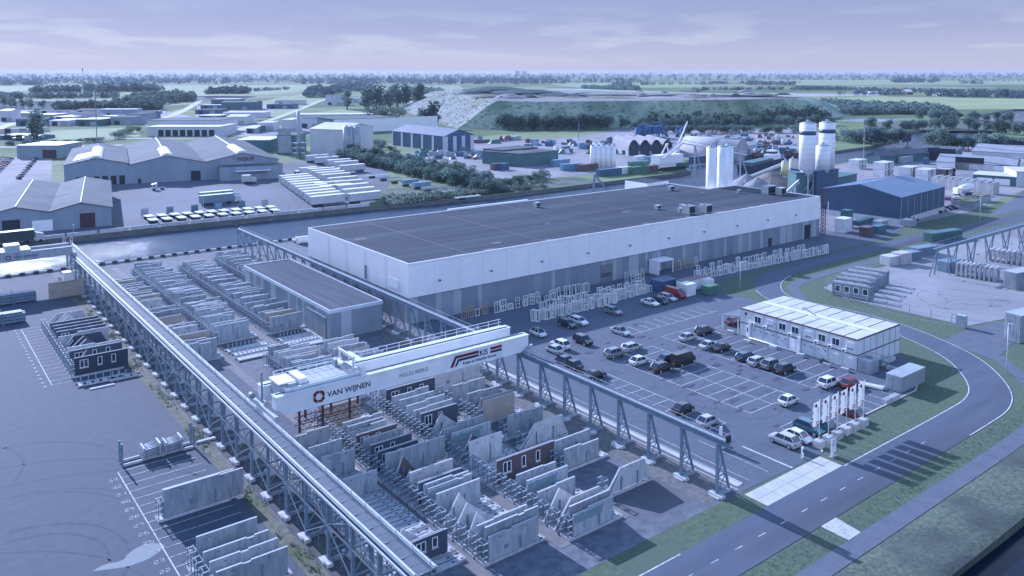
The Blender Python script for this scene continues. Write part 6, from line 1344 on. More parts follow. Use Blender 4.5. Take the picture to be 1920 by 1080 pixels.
pxhall(553, 222, 740, 222 - 1, 215, 30, 'long_shed', 'long light roofed shed with dark side behind the process hall', WALLW, ROOFP); pxhall(626, 251, 745, 246, 224, 40, 'works_hall', 'dark roofed works hall with a pale lower wall behind the silos', GREENW, ROOFG, openings=((0, 95, .5, 12, 'white'),))
# blue warehouse with white pilasters: gable along its long side
P0, P1, P2 = G(736, 272), G(833, 285), G(888, 281); h_ = HT(833, 285, 256)
t, w_, Q, hr = quadhall(P0, P1, P2 - P1, h_, h_ + 4, BLU, M('dark_blue_roof', (.10, .13, .20), (.13, .16, .23), .1, .6), 'blue_warehouse', 'blue walled warehouse with white pilasters at the foot of the hill', 'warehouse', ridge='front')
for i in range(6): obj('pilaster', MB().box(w_ * i / 5 - 1.1 + (1.1 if i == 0 else 0), w_ * i / 5 + 1.1 - (1.1 if i == 5 else 0), -.3, -.02, 0, h_), WALLW, t)
for b in (0, .33, .66, 1): c = Q(1, b, 0); mb = MB(); D_ = (Vector(Q(1, 1, 0)) - Vector(Q(1, 0, 0))).normalized(); c0 = Vector(c) - D_ * (b * 2.6); nn = Vector((D_.y, -D_.x, 0)) * .3; obj('pilaster', mb.hexa([c0, c0 + nn, c0 + nn + D_ * 2.6, c0 + D_ * 2.6] + [q + Vector((0, 0, h_ - .2)) for q in (c0, c0 + nn, c0 + nn + D_ * 2.6, c0 + D_ * 2.6)]), WALLW, t)
# brick and dark office by the scrap yard
pxhall(906, 304, 940, 308, 279, 28, 'brick_office', 'brown brick office with small windows at the scrap yard entrance', BRK2, ROOFG, openings=tuple((.1 + .12 * i, 1.4, 4.5, 7, 'win') for i in range(7)))
pxhall(941, 309, 975, 313, 286, 30, 'dark_office', 'dark cubic office beside the brick office', GREENW, ROOFG); pxhall(975, 313, 1008, 308, 289, 26, 'dark_office_wing', 'dark wing with one white door right of the brick office', GREENW, ROOFG, openings=((.3, 3, .2, 6, 'white'),))
for i in range(7):
    u = 1111 + (i % 5) * 9.8 + (5 if i > 4 else 0); p = G(u, 318 - (6 if i > 4 else 0)); silo(p.x, p.y, 1.3, HT(u, 318, 273), '%s silo from the left in the cluster of slim white silos across the canal' % nth(i), WHITE, seams=2, group='slim white silos across the canal')
# quonset sheds
def barrel(P0, P1, D, r, n, name, lab, mt=M('weathered_sheet_roof', (.24, .24, .27), (.34, .33, .36), .1, .85, spec=.2)):
    P0, P1 = Vector(P0[:2]), Vector(P1[:2]); t = thing(name, lab, 'barrel shed', (P0.x, P0.y, 0), math.atan2(P1.y - P0.y, P1.x - P0.x)); w_ = (P1 - P0).length; s = w_ / n
    for i in range(n):
        mb = MB(); m_ = 12
        for k in range(m_):
            a0, a1 = math.pi * k / m_, math.pi * (k + 1) / m_; x0, z0 = s * (i + .5) - math.cos(a0) * s / 2, math.sin(a0) * r + 2.5; x1, z1 = s * (i + .5) - math.cos(a1) * s / 2, math.sin(a1) * r + 2.5
            mb.face([(x0, 0, z0), (x1, 0, z1), (x1, D, z1), (x0, D, z0)], 0, True); 
        obj('barrel_roof', mb, mt, t); wl = MB(); wl.face([(s * i, 2, 0), (s * (i + 1), 2, 0)] + [(s * (i + .5) + math.cos(math.pi * k / m_) * s / 2, 2, math.sin(math.pi * k / m_) * r + 2.4) for k in range(m_ + 1)], 0); wl.box(s * i, s * i + .6, 0, D, 0, 2.6, 1); wl.box(s * (i + 1) - .6, s * (i + 1), 0, D, 0, 2.6, 1); obj('dark_end', wl, [M('shed_interior', (.055, .07, .10), (.09, .11, .15), .3, .9), CGY], t)
    return t
barrel(G(1178, 292), G(1262, 291), 42, 7, 4, 'barrel_shed', 'four-bay shed with arched pale roofs beyond the white crane'); 
P, Q1 = G(1380, 298), G(1402, 290); barrel(P, Q1, 12, 8, 1, 'barrel_shed', 'end of the big pale barrel shed behind the three silos'); 
t = thing('barrel_shed', 'long pale half-round shed lying behind the three tall silos', 'barrel shed', tuple(G(1277, 290)) + (0,)); 
q = G(1385, 296) - G(1277, 290); a_ = math.atan2(q.y, q.x); t.rotation_euler = (0, 0, a_); obj('barrel_roof', MB().tube((0, 8, 0), (q.length, 8, 0), 11.0, n=28), M('weathered_pale_sheet', (.34, .33, .37), (.46, .44, .48), .12, .8), t)
# blue filter plant
p = G(1196, 262); t = thing('filter_plant', 'bright blue ducts and filter tower behind the arched sheds', 'filter plant', (p.x, p.y, 0)); mb = MB()
mb.tube((0, 0, 0), (0, 0, 9), 2.2, n=14); mb.tube((6, 0, 0), (6, 0, 11.5), 2.4, n=14); mb.tube((11.5, 0, 0), (11.5, 0, 9.5), 2.0, n=14); mb.box(14, 24, -3, 3, 4, 9.5); mb.tube((0, 0, 9.5), (6, 0, 10.8), 1.3, n=12); mb.tube((22, 0, 8), (33, 0, 1), .9, n=10)
for a_ in (14, 19, 24, 27): mb.bar((a_, -3, 0), (a_, -3, 12.5), .5); mb.bar((a_, 3, 0), (a_, 3, 12.5), .5)
for z_ in (4, 8.5, 12.4): mb.bar((14, -3, z_), (27, -3, z_), .45)
obj('ducts', mb, M('filter_blue', (.04, .12, .25)), t); mb = MB(); mb.tube((44, 0, 0), (44, 0, 6), 1.7, n=12); mb.tube((50, 0, 0), (50, 0, 6), 1.7, n=12); mb.tube((44, 0, 6), (47, 0, 7.6), 1.5, n=12); mb.tube((47, 0, 7.6), (50, 0, 6), 1.5, n=12); obj('ducts', mb, M('filter_blue', (.04, .12, .25)), t)
# white lattice-boom crane on the far bank
p = G(1253, 318); t = thing('lattice_crane', 'white harbour crane with long lattice boom standing on the far bank', 'crane', (p.x, p.y, 0)); K = 1.0
def px3(u, v, z=None): return None
mb = MB(); mb.box(-10, 8, -3, 3, 3.5, 8.0); mb.box(-9, 7, -2.4, 2.4, 1.2, 3.4); obj('machine_house', mb, WHITE, t); obj('track', MB().box(-9, 9, -4.2, -2.5, 0, 1.8).box(-9, 9, 2.5, 4.2, 0, 1.8), BLACK, t)
# crane boom drawn in the vertical plane facing the camera
rx = Vector((math.cos(YAW), -math.sin(YAW), 0)); dz_ = (Vector((p.x, p.y)).length)
def cp(du, z): return rx * (du * 0.205) + Vector((0, 0, z))
mb = MB(); a0, a1 = cp(10, 6), cp(46, 24.5)
for s in (-.9, .9):
    for hgt in (-.7, .7): off = Vector((-rx.y, rx.x, 0)) * s; mb.bar(a0 + off + Vector((0, 0, hgt)), a1 + off * .4 + Vector((0, 0, hgt * .4)), .28)
for k in range(16):
    c0 = a0 + (a1 - a0) * (k / 16); c1 = a0 + (a1 - a0) * ((k + 1) / 16); mb.bar(c0 + Vector((0, 0, .65)), c1 + Vector((0, 0, -.65)), .2); mb.bar(c0 + Vector((0, 0, -.65)), c1 + Vector((0, 0, .65)), .2)
obj('boom', mb, WHITE, t); mb = MB(); mb.bar(cp(-18, 7.5), cp(-6, 13), .5); mb.bar(cp(4, 7.5), cp(-6, 13), .5); mb.bar(cp(-6, 13), cp(46, 24.5), .1); mb.bar(cp(-6, 13), cp(-20, 7.5), .12); mb.tube(cp(-7, 13), cp(-1, 13.3), .5, n=8); obj('mast', mb, WHITE, t)
# conveyors near hall end
t = thing('conveyor_bridge', 'grey belt conveyor bridge arching over the canal edge behind the hall roof', 'conveyor', (0, 0, 0)); mb = MB()
a, b, c = G(1243, 333), G(1278, 330), G(1400, 334)
pts = [Vector((a.x, a.y, 9)), Vector((b.x, b.y, 16)), Vector((c.x, c.y, 11))]
for p0, p1 in zip(pts, pts[1:]):
    mb.bar(p0, p1, 2.0, .4); mb.bar(p0 + Vector((0, 0, 1.6)), p1 + Vector((0, 0, 1.6)), .25)
    for k in range(14): q0 = p0 + (p1 - p0) * (k / 14); q1 = p0 + (p1 - p0) * ((k + 1) / 14); mb.bar(q0, q1 + Vector((0, 0, 1.6)), .16)
for f_ in (.2, .9): q = pts[1] + (pts[2] - pts[1]) * f_; mb.bar((q.x, q.y, 0), (q.x, q.y, q.z), .5); mb.bar((q.x + 6, q.y, 0), (q.x, q.y, q.z), .4)
obj('truss', mb, GALV, t)
def conveyor(a, b, z0, z1, lab):
    a, b = Vector((*a, z0)), Vector((*b, z1)); t = thing('belt_conveyor', lab, 'conveyor'); obj('belt_frame', MB().bar(a, b, 1.6, .7).bar(a + Vector((0, 0, .9)), b + Vector((0, 0, .9)), 1.2, .12), GALV, t); mb = MB()
    for f_ in (.25, .6, .95): q = a + (b - a) * f_; mb.bar((q.x, q.y, 0), tuple(q), .3)
    obj('support', mb, STEEL, t)
conveyor(G(1388, 350), G(1464, 350), HT(1388, 350, 340), HT(1464, 350, 310), 'sloping belt conveyor left of the yellow silos'); conveyor(G(1470, 374), G(1497, 374), HT(1470, 374, 366), HT(1497, 374, 341), 'short conveyor climbing beside the big silos')
# three slim white silos in the roof notch
for i, (x, y, lb) in enumerate(((217.4, 173.4, 'left'), (221.9, 172.3, 'middle front'), (226.4, 173.4, 'right'))): silo(x, y, 1.62 if i != 1 else 1.78, 25.3, lb + ' of the three tall smooth white silos behind the main roof', WHITE)
# two big banded silos on steel legs with the short one in front
def leg_silo(u, v, vt, vb, r, lab, band=None, seams=8):
    p = G(u, v); hb, ht_ = HT(u, v, vb), HT(u, v, vt); t = silo(p.x, p.y, r, ht_ - hb, lab, WHITE, band, z0=hb, seams=seams); mb = MB()
    for k in range(4): an = math.pi / 4 + k * math.pi / 2; x, y = math.cos(an) * r * .8, math.sin(an) * r * .8; mb.bar((x, y, -hb), (x, y, 0), .5); an2 = an + math.pi / 2; mb.bar((x, y, -hb * .5), (math.cos(an2) * r * .8, math.sin(an2) * r * .8, 0), .25); mb.bar((x, y, -hb), (math.cos(an2) * r * .8, math.sin(an2) * r * .8, -hb * .5), .25)
    mb.tube((0, 0, -3.5), (0, 0, -.01), r * .2, r * .95, n=20); obj('leg_frame', mb, GALV, t); return t
leg_silo(1511.5, 371, 231, 318, 3.15, 'left big white silo with dark blue band', (4.6, 3.0)); leg_silo(1548, 362, 230, 316, 3.2, 'right big white silo with dark blue band', (4.2, 2.6)); leg_silo(1541, 368, 273, 318, 2.8, 'short fat white silo between the two banded ones', None, 4)
pxhall(1530, 372, 1571, 366, 322, 12, 'batching_house', 'dark blue box house under the big silos', DB, DB); pxhall(1492, 372, 1512, 372, 325, 10, 'batching_annex', 'dark green box left of the big silo legs', GREENW, GREENW); pxhall(1571, 360, 1606, 352, 333, 14, 'batching_low_house', 'lower dark box right of the batching house', GREENW, GREENW)
YS = M('yellowed_silo', (.50, .48, .30), (.58, .55, .36), .4); BS = M('beige_silo', (.48, .46, .42), (.55, .53, .48), .4)
for u, v, vt, vb, r, m_, lb in ((1471, 352, 303, 329, 1.6, YS, 'yellow silo left of the big banded silos'), (1485, 356, 299, 338, 1.5, BS, 'front beige silo beside the yellow one'), (1493, 352, 303, 336, 1.4, YS, 'rear beige silo half hidden at the big silo')):
    p = G(u, v); hb, ht_ = HT(u, v, vb), HT(u, v, vt); t = silo(p.x, p.y, r, ht_ - hb, lb, m_, z0=hb); mb = MB()
    for k in range(4): an = math.pi / 4 + k * math.pi / 2; mb.bar((math.cos(an) * r, math.sin(an) * r, -hb), (math.cos(an) * r * .8, math.sin(an) * r * .8, 0), .3)
    mb.tube((0, 0, -2.4), (0, 0, -.01), .3, r, n=14); obj('leg_frame', mb, GALV, t)
# gravel heaps
def heap(u, v, r, h, lab, mt, n=22, sx=1.5):
    p = G(u, v); mb = MB(); rr = random.Random(int(u)); rings = []
    for j in range(6):
        f_ = j / 5; rings.append([(math.cos(2 * math.pi * k / n) * r * sx * (1 - f_) * rr.uniform(.9, 1.1), math.sin(2 * math.pi * k / n) * r * (1 - f_) * rr.uniform(.9, 1.1), h * f_ ** .9) for k in range(n)])
    for a, b in zip(rings, rings[1:]):
        for k in range(n): k2 = (k + 1) % n; mb.face([a[k], a[k2], b[k2], b[k]], 0, True)
    tag(obj('gravel_heap', mb, mt, None, (p.x, p.y, 0), R(10)), lab, 'gravel heap')
HPS = M('pale_gravel', (.24, .235, .25), (.34, .32, .34), .5, .95); HPB = M('brown_gravel', (.22, .19, .17), (.28, .24, .22), .5, .95)
heap(1400, 350, 8, 6, 'pale gravel heap right of the three silos', HPS); heap(1420, 356, 8, 5.5, 'second pale gravel heap lower down at the roof edge', HPS); heap(1445, 350, 13, 7.5, 'brown sand heap under the sloping conveyor', HPB)
# blue hall at the right: gable faces the factory
t, w_, Q, hr = quadhall((263.6, 132.6), (301.5, 135.9), (-1.8, 27.6), 8.9, 11.9, DB, DBR, 'blue_hall', 'large blue steel hall on a concrete plinth right of the factory', 'steel hall', ridge='front', over=.15)
obj('plinth', MB().box(-.12, w_ + .12, -.12, -.01, 0, 1.9).hexa([(-.14, -.12, 0), (-.02, -.12, 0), (Q(0, 1, 0)[0] - .02, Q(0, 1, 0)[1], 0), (Q(0, 1, 0)[0] - .14, Q(0, 1, 0)[1], 0), (-.14, -.12, 1.9), (-.02, -.12, 1.9), (Q(0, 1, 0)[0] - .02, Q(0, 1, 0)[1], 1.9), (Q(0, 1, 0)[0] - .14, Q(0, 1, 0)[1], 1.9)]), CONCL, t)
for i in range(8): obj('downpipe', MB().box(i * w_ / 7 - (.06 if i else 0), i * w_ / 7 + .06, -.2, -.125, 0, 8.7), WALLW, t)
obj('side_door', MB().box(5.5, 8.0, -.2, -.125, 0, 3.4), DB, t)
container(261.5, 128.2, 4.2, 2.4, 2.3, CGY, 'grey container at the front corner of the blue hall'); 
for (u, v, L_, W_, h, mt, lb) in ((1583, 438, 5, 3.2, 4.4, CW, 'stack of white formwork boxes in the corner yard'), (1590, 428, 3.2, 2.6, 5.6, GREENW, 'dark box on top behind the white formwork boxes'), (1626, 446, 4.5, 2.6, 3.0, CBR, 'brown grey container end in the corner yard'), (1646, 440, 6.0, 2.5, 2.4, CTEAL, 'dark teal container right of the brown one'), (1609, 424, 11, 2.0, 1.5, GREENW, 'long low dark rack across the corner yard'), (1650, 428, 6, 2.4, 2, CGY, 'low grey skip beside the dark rack')):
    p = G(u, v); container(p.x, p.y, L_, W_, h, mt, lb, doors=False, rz=R(4))
# right background sheds
TG = bands_mat('roof_with_skylights', (.30, .31, .35), (.12, .15, .18), 0, .085, .84, .8)
pxhall(1756, 315, 1905, 324, 303, 26, 'skylight_hall', 'long dark green hall with pale lower wall and slanted skylights at the right edge', GREENW, TG, rise=3, openings=((.0, 26, .2, 3.2, 'white'), (.24, 13, .2, 6.5, 'door'), (.42, 50, .2, 3.0, 'white')))
pxhall(1822, 292, 1960, 300, 283, 40, 'rear_skylight_hall', 'rear pale roofed hall with skylights at the right edge', WALLW, TG, rise=3); pxhall(1718, 299, 1790, 303, 281, 34, 'green_hall', 'teal green flat hall with an open gate near the river', GREENW, ROOFG, openings=((.3, 14, .2, 7, 'door'),)); pxhall(1622, 306, 1650, 309, 291, 60, 'open_shed', 'long low open shed stretching from the river', GREENW, ROOFG, rise=2, ridge='depth')
pxhall(1824, 344, 1905, 350, 327, 16, 'low_works', 'low grey works building with pale roof at the right edge', GREENW, ROOFP, openings=((.1, 6, .2, 3, 'white'), (.5, 6, .2, 3, 'white'))); pxhall(1905, 350, 1960, 352, 322, 20, 'white_works', 'white gabled building cut by the right picture edge', WALLW, ROOFP)
container(*G(1692, 307), 12, 2.6, 3.6, CGY, 'grey semi-trailer box standing before the teal hall', doors=False)
for i, (u, v, L_, h, mt, lb) in enumerate(((1658, 332, 10, 7, CW, 'white precast frame block behind the blue hall, left'), (1706, 340, 9, 6.5, CW, 'white cubic block behind the blue hall roof'), (1739, 343, 9, 6, CW, 'second white cubic block behind the blue hall roof'), (1772, 338, 12, 5, CBR, 'dark red block beside the white cubes'), (1610, 318, 9, 5, CW, 'white stack beyond the dark batching house'))):
    p = G(u, v); t = thing('stacked_units', lb, 'stacked units', (p.x, p.y, 0), R(3)); nx_ = 3
    for a in range(nx_):
        for b in range(2):
            x0, z0 = a * L_ / nx_, b * h / 2; mb = MB(); s_ = L_ / nx_ - .15; hh_ = h / 2 - .12
            mb.box(x0, x0 + s_, 5.3, 5.6, z0, z0 + hh_); mb.box(x0, x0 + .45, 0, 5.3, z0, z0 + hh_); mb.box(x0 + s_ - .45, x0 + s_, 0, 5.3, z0, z0 + hh_); mb.box(x0 + .45, x0 + s_ - .45, 0, 5.3, z0 + hh_ - .4, z0 + hh_); mb.box(x0 + .45, x0 + s_ - .45, 0, 5.3, z0, z0 + .3); obj('unit', mb, mt if a != 1 else CONCL, t)
t = thing('panel_row', 'long row of upright pale panels behind the blue hall', 'panel row', tuple(G(1745, 352)) + (0,)); q = G(1862, 366) - G(1745, 352); t.rotation_euler = (0, 0, math.atan2(q.y, q.x))
for k in range(26): obj('panel', MB().box(k * q.length / 26, (k + .9) * q.length / 26, 0, 5, 0, 4.6 + .5 * (k % 3)), CONCL, t)
t = thing('mixer_truck', 'white concrete mixer lorry behind the blue hall', 'mixer lorry', tuple(G(1800, 366)) + (0,), R(-20)); obj('drum', MB().tube((0, 0, 2.6), (4.2, 0, 3.0), 1.3, 1.7, n=16).tube((4.2, 0, 3.0), (6.8, 0, 3.4), 1.7, .8, n=16), WHITE, t); obj('cab', MB().box(-2.6, -.3, -1.2, 1.2, .7, 3.1), WHITE, t); obj('chassis', MB().box(-2.4, 6.6, -.6, .6, .7, 1.1), STEEL, t)
for x in (-1.6, 3.2, 4.6): obj('wheel', MB().tube((x, -1.2, .5), (x, 1.2, .5), .5, n=10), BLACK, t)
for i, (u, v) in enumerate(((1810, 388), (1842, 381), (1826, 392))): p = G(u, v); t = thing('material_bay', 'dark material bay with weedy top, %s from the left beside the blue hall' % nth(i), 'material bay', (p.x, p.y, 0), R(4)); obj('wall', MB().box(0, 9, 0, 5, 0, 2.2), CONC, t); obj('fill', MB().box(.3, 8.7, .3, 4.7, 2.2, 2.6), DIRT, t)
# far left estate: dozens of small works units
r_ = random.Random(77)
EST = [(0, 228, 20, 208), (22, 224, 54, 212), (60, 236, 88, 224), (30, 236, 86, 224), (92, 236, 130, 226), (142, 236, 188, 224), (208, 234, 252, 221), (190, 228, 226, 218), (100, 226, 138, 219), (138, 224, 180, 214), (188, 219, 256, 205), (236, 228, 268, 214), (256, 222, 290, 211), (60, 222, 100, 215), (70, 214, 130, 208), (140, 214, 186, 207), (0, 250, 60, 243), (0, 262, 52, 254), (24, 264, 60, 259),
       (366, 214, 412, 206), (376, 204, 415, 197), (415, 206, 480, 192), (396, 199, 446, 186), (418, 221, 496, 211), (424, 234, 462, 219), (480, 234, 514, 230), (500, 204, 550, 196), (515, 197, 566, 190), (482, 246, 512, 230), (528, 250, 548, 225), (560, 240, 600, 222), (610, 197, 646, 178), (640, 192, 680, 184), (462, 250, 480, 241), (373, 224, 412, 217), (262, 214, 292, 209)]
for i, (u0, v0, u1, vt) in enumerate(EST):
    wl = r_.choice([WALLW, WALLB, WALLW, GREENW, CBL]); rfm = r_.choice([ROOFP, ROOFP, ROOFP, ROOFG, BITU]); wn = {id(WALLW): 'off-white', id(WALLB): 'grey', id(GREENW): 'dark green', id(CBL): 'dark blue'}[id(wl)]
    u_ = (u0 + u1) / 2
    pxhall(u0, v0, u1, v0, vt, r_.uniform(14, 34), 'works_unit', '%s works unit with %s roof, %s from the left in the estate' % (wn, 'dark' if rfm in (ROOFG, BITU) else 'pale', nth(sorted(range(len(EST)), key=lambda k: EST[k][0]).index(i))), wl, rfm, over=.2, openings=((.15, 5, .2, 4, 'door'), (.6, 5, .2, 4, 'grey')), k=None) if False else quadhall(G(u0, v0), G(u1, v0), (G(u1, v0) - G(u0, v0)).orthogonal().normalized() * (r_.uniform(14, 34)), HT(u0, v0, vt), HT(u0, v0, vt) + (1.5 if i % 3 == 0 else 0), wl, rfm, 'works_unit', '%s works unit with %s roof, %s from the left in the estate' % (wn, 'dark' if rfm in (ROOFG, BITU) else 'pale', nth(sorted(range(len(EST)), key=lambda k: EST[k][0]).index(i))), 'works unit', ridge='front', openings=((.15, 5, .2, 4, 'door'), (.6, 6, .2, 4, 'grey')), over=.2)
# far farm buildings and greenhouses right of the hill
for i, (u0, v0, u1, vt, rise, wl, rf) in enumerate(((1631, 176, 1680, 172, 0, WALLW, ROOFP), (1700, 178, 1712, 172, 5, BRK2, WALLW), (1763, 180, 1785, 177, 3, WALLW, ROOFP), (1605, 174, 1616, 170, 4, BRK2, ROOFG), (1880, 181, 1905, 176, 4, BRK2, ROOFG), (1280, 182, 1312, 173, 3, BRK2, ROOFG), (1335, 156, 1357, 153, 3, BRK2, ROOFG))):
    quadhall(G(u0, v0), G(u1, v0), (G(u1, v0) - G(u0, v0)).orthogonal().normalized() * 30, HT(u0, v0, vt), HT(u0, v0, vt) + rise, wl, rf, 'farm_building', 'farm building in the fields right of the hill, %s from the left' % nth(sorted([1631, 1700, 1763, 1605, 1880, 1280, 1335]).index(u0)), 'farm building', ridge='front')
for u, vt, wd, lb in ((155, 127, 12, 'distant thin tower on the horizon at the left'), (970, 133.5, 55, 'left one of two distant tower blocks on the horizon'), (984, 133.8, 50, 'right one of two distant tower blocks on the horizon')):
    p = G(u, 141.5); tag(obj('distant_tower', MB().box(-wd / 2, wd / 2, -wd / 2, wd / 2, 0, HT(u, 141.5, vt)), GREENW, None, (p.x, p.y, 0)), lb, 'tower')
# tall pylons and masts of the left estate
for i, (u, v, vt) in enumerate(((182, 272, 161), (263, 243, 178), (312, 216, 176), (343, 206, 172), (363, 200, 164), (1085, 262, 228), (1435, 205, 180))):
    p = G(u, v); h_ = HT(u, v, vt); t = thing('lattice_mast', 'slim dark mast, %s from the left edge of the view' % nth(i), 'mast', (p.x, p.y, 0), 0); d_ = .55 if i == 0 else .35; obj('shaft', MB().bar((0, 0, 0), (0, 0, h_), d_).bar((-2, 0, h_ * .8), (2, 0, h_ * .8), .2), STEEL, t)

# ------------------------------------------------------------------ moored barge and small boats
p = G(1395, 318); t = thing('barge', 'dark hulled cargo barge with white wheelhouse moored in the side basin', 'barge', (p.x, p.y, -1.7), R(14)); mb = MB(); Lb = 52
mb.hexa([(0, -3.4, 0), (Lb - 8, -3.4, 0), (Lb - 8, 3.4, 0), (0, 3.4, 0), (0, -4, 4), (Lb - 4, -4, 4), (Lb - 4, 4, 4), (0, 4, 4)]); mb.hexa([(Lb - 8, -3.4, 0), (Lb - 2, -.3, .5), (Lb - 2, .3, .5), (Lb - 8, 3.4, 0), (Lb - 4, -4, 4), (Lb + 4, -.3, 5.6), (Lb + 4, .3, 5.6), (Lb - 4, 4, 4)]); obj('hull', mb, M('barge_hull', (.03, .05, .09)), t)
obj('hold_cover', MB().box(3, Lb - 20, -3.2, 3.2, 4, 5.2), GREENW, t); obj('wheelhouse', MB().box(Lb - 18, Lb - 8, -3, 3, 4.01, 6.6).box(Lb - 16, Lb - 11, -2.4, 2.4, 6.601, 9), WHITE, t); obj('window', MB().box(Lb - 16.1, Lb - 10.9, -2.45, 2.45, 7.2, 8.2), GLASS, t); obj('mast', MB().bar((Lb - 13, 0, 9), (Lb - 13, 0, 12), .3), WHITE, t)
p = G(1702, 268); t = thing('channel_marker', 'dark channel marker box standing in the river', 'marker', (p.x, p.y, -1.7)); obj('pile', MB().bar((0, 0, 0), (0, 0, 3), .6), STEEL, t); obj('box', MB().box(-1.6, 1.6, -1.6, 1.6, 3, 8.5), DARK, t)
p = G(1112, 361); t = thing('dolphin_frame', 'grey A-shaped mooring frame rising from the canal behind the roof edge', 'mooring frame', (p.x, p.y - 1, -1.7)); obj('leg', MB().bar((-4.2, -3, 0), (0, 0, 9.4), .9, .7), STEEL, t); obj('leg', MB().bar((5.4, -5, 0), (0, 0, 9.4), 1.1, .8), STEEL, t)
p = G(1245, 322)
for i, (u, v, L_, mt, lb) in enumerate(((1040, 313, 12, CLB, 'light blue container left on the far bank'), (1055, 321, 12, CLB, 'light blue container with a light top beside the first one'), (1088, 322, 12, CBR, 'dark red container on the far bank between blue ones'), (1125, 332, 14, CBL, 'long dark blue barge-like container at the water'), (1183, 316, 12, CGR, 'green container behind the white trailer block on the far bank'), (1186, 327, 11, CGR, 'front green container at the quay'), (1205, 325, 10, CRD, 'red container beside the front green one'), (1160, 328, 9, CW, 'white container block at the quay edge'), (1268, 318, 9, CGR, 'green container right of the lattice crane'), (925, 320, 6, CBR, 'dark red cabin in the small enclosure across the canal'), (940, 320, 6, CBL, 'blue cabin in the small enclosure across the canal'), (1215, 306, 14, CLB, 'bright blue fence container before the arched sheds'), (1195, 305, 9, CW, 'white container before the arched sheds'), (1300, 306, 12, CBL, 'blue skip near the three silos'))):
    p = G(u, v); container(p.x, p.y, L_, 3, 3.4, mt, lb, doors=False, rz=R(rnd.uniform(-12, 12)))
# scrap and goods on the yards: individual heaps and boxes
r_ = random.Random(9); names = [('scrap_heap', 'scrap heap'), ('goods_crate', 'crate')]
SC = [CBR, CLB, CBL, CGY, CW, GREENW, CTEAL, CRD]
SN = ['brown', 'light blue', 'dark blue', 'grey', 'white', 'dark green', 'teal', 'red']
for (u0, u1, v0, v1, n, nm, d) in ((985, 1180, 266, 290, 44, 'behind the silo cluster', .8), (1290, 1490, 254, 285, 110, 'right of the blue filter plant', .62), (1400, 1490, 286, 294, 16, 'behind the moored barge', 1), (1130, 1260, 262, 270, 12, 'near the filter plant', 1), (850, 900, 285, 300, 10, 'beside the blue walled warehouse', .7), (710, 845, 284, 302, 22, 'behind the tree belt', .6), (870, 980, 262, 270, 8, 'at the hill foot', 1), (1690, 1900, 306, 312, 10, 'between the right hand halls', .7), (1600, 1900, 372, 380, 8, 'beyond the blue hall', .5)):
    for i in range(n):
        u, v = r_.uniform(u0, u1), r_.uniform(v0, v1); p = G(u, v); c = r_.randrange(8); L_ = r_.uniform(3, 12) * d; W_ = r_.uniform(2, 4) * d; h_ = r_.uniform(1.2, 4.2) * d; mb = MB()
        if i % 3 == 0: mb.hexa([(0, 0, 0), (L_, 0, 0), (L_, W_, 0), (0, W_, 0), (L_ * .2, W_ * .2, h_), (L_ * .7, W_ * .3, h_ * 1.2), (L_ * .8, W_ * .8, h_), (L_ * .25, W_ * .7, h_ * .8)])
        else: mb.box(0, L_, 0, W_, 0, h_); mb.box(.2, L_ * .5, .2, W_ - .2, h_, h_ * 1.3) if i % 2 else None
        o = obj('scrap_heap' if i % 3 == 0 else 'stored_goods', mb, SC[c], None, (p.x, p.y, .03), R(r_.uniform(-30, 30))); side = 'left' if u < (u0 + u1) / 2 else 'right'
        tag(o, '%s %s %s, %s in its %s half' % (SN[c], 'scrap heap' if i % 3 == 0 else 'goods stack', nm, nth(i), side), 'scrap heap' if i % 3 == 0 else 'stored goods', 'goods and scrap ' + nm)

# ------------------------------------------------------------------ second works yard at the right
t = thing('crane_runway', 'runway beam on tall A legs over the sorting yard at the right', 'crane runway', (0, 0, 0)); gx, gy2, ghz = 202.2, 92.7, 6.6
obj('beam', MB().box(gx, gx + 130, gy2 - .18, gy2 + .18, ghz, ghz + .42), STEEL, t); obj('rail', MB().box(gx, gx + 130, gy2 - .08, gy2 + .08, ghz + .42, ghz + .54), STEEL, t)
mb = MB(); mb.bar((gx, gy2 + 1, ghz + 1.6), (gx + 130, gy2 + 1, ghz + 1.6), .08)
for k in range(44): mb.bar((gx + k * 3, gy2 + 1, ghz + .6), (gx + k * 3, gy2 + 1, ghz + 1.6), .07)
mb.box(gx, gx + 130, gy2 + .31, gy2 + .9, ghz + .3, ghz + .35); obj('walkway', mb, STEEL, t)
for k in range(15):
    x = gx + 1 + k * 5.3; t = thing('crane_trestle', 'dark A-shaped trestle under the right hand yard runway, %s from its left end' % nth(k), 'trestle', (x, gy2, 0), 0, 'trestles in the sorting yard')
    for s in (-1, 1): obj('leg', MB().bar((s * 1.3, -1.2 if k % 2 else 1.2, 0), (s * .15, 0, ghz - .01), .22), STEEL, t)
    obj('tie', MB().bar((-.75, -.6, 2.8), (.75, -.6, 2.8), .18), STEEL, t)
for i, (x, y, L_, h, mt, lb) in enumerate(((170.0, 91.0, .6, 3.0, CONC, 'a'),)): pass
ST = [(167.7, 99.3, -39, 8.6, 'brick window wall stack nearest the fence corner, four white windows', True), (171.9, 100.9, -39, 8.2, 'second stack of leaning wall panels in the sorting yard, blank with dark doors', False), (176.0, 102.2, -39, 8.4, 'third stack of leaning wall panels in the sorting yard', False), (180.2, 102.9, -39, 8.4, 'fourth stack with small windows in the sorting yard', False), (184.2, 103.4, -39, 7.6, 'farthest stack of wall panels in the sorting yard', False)]
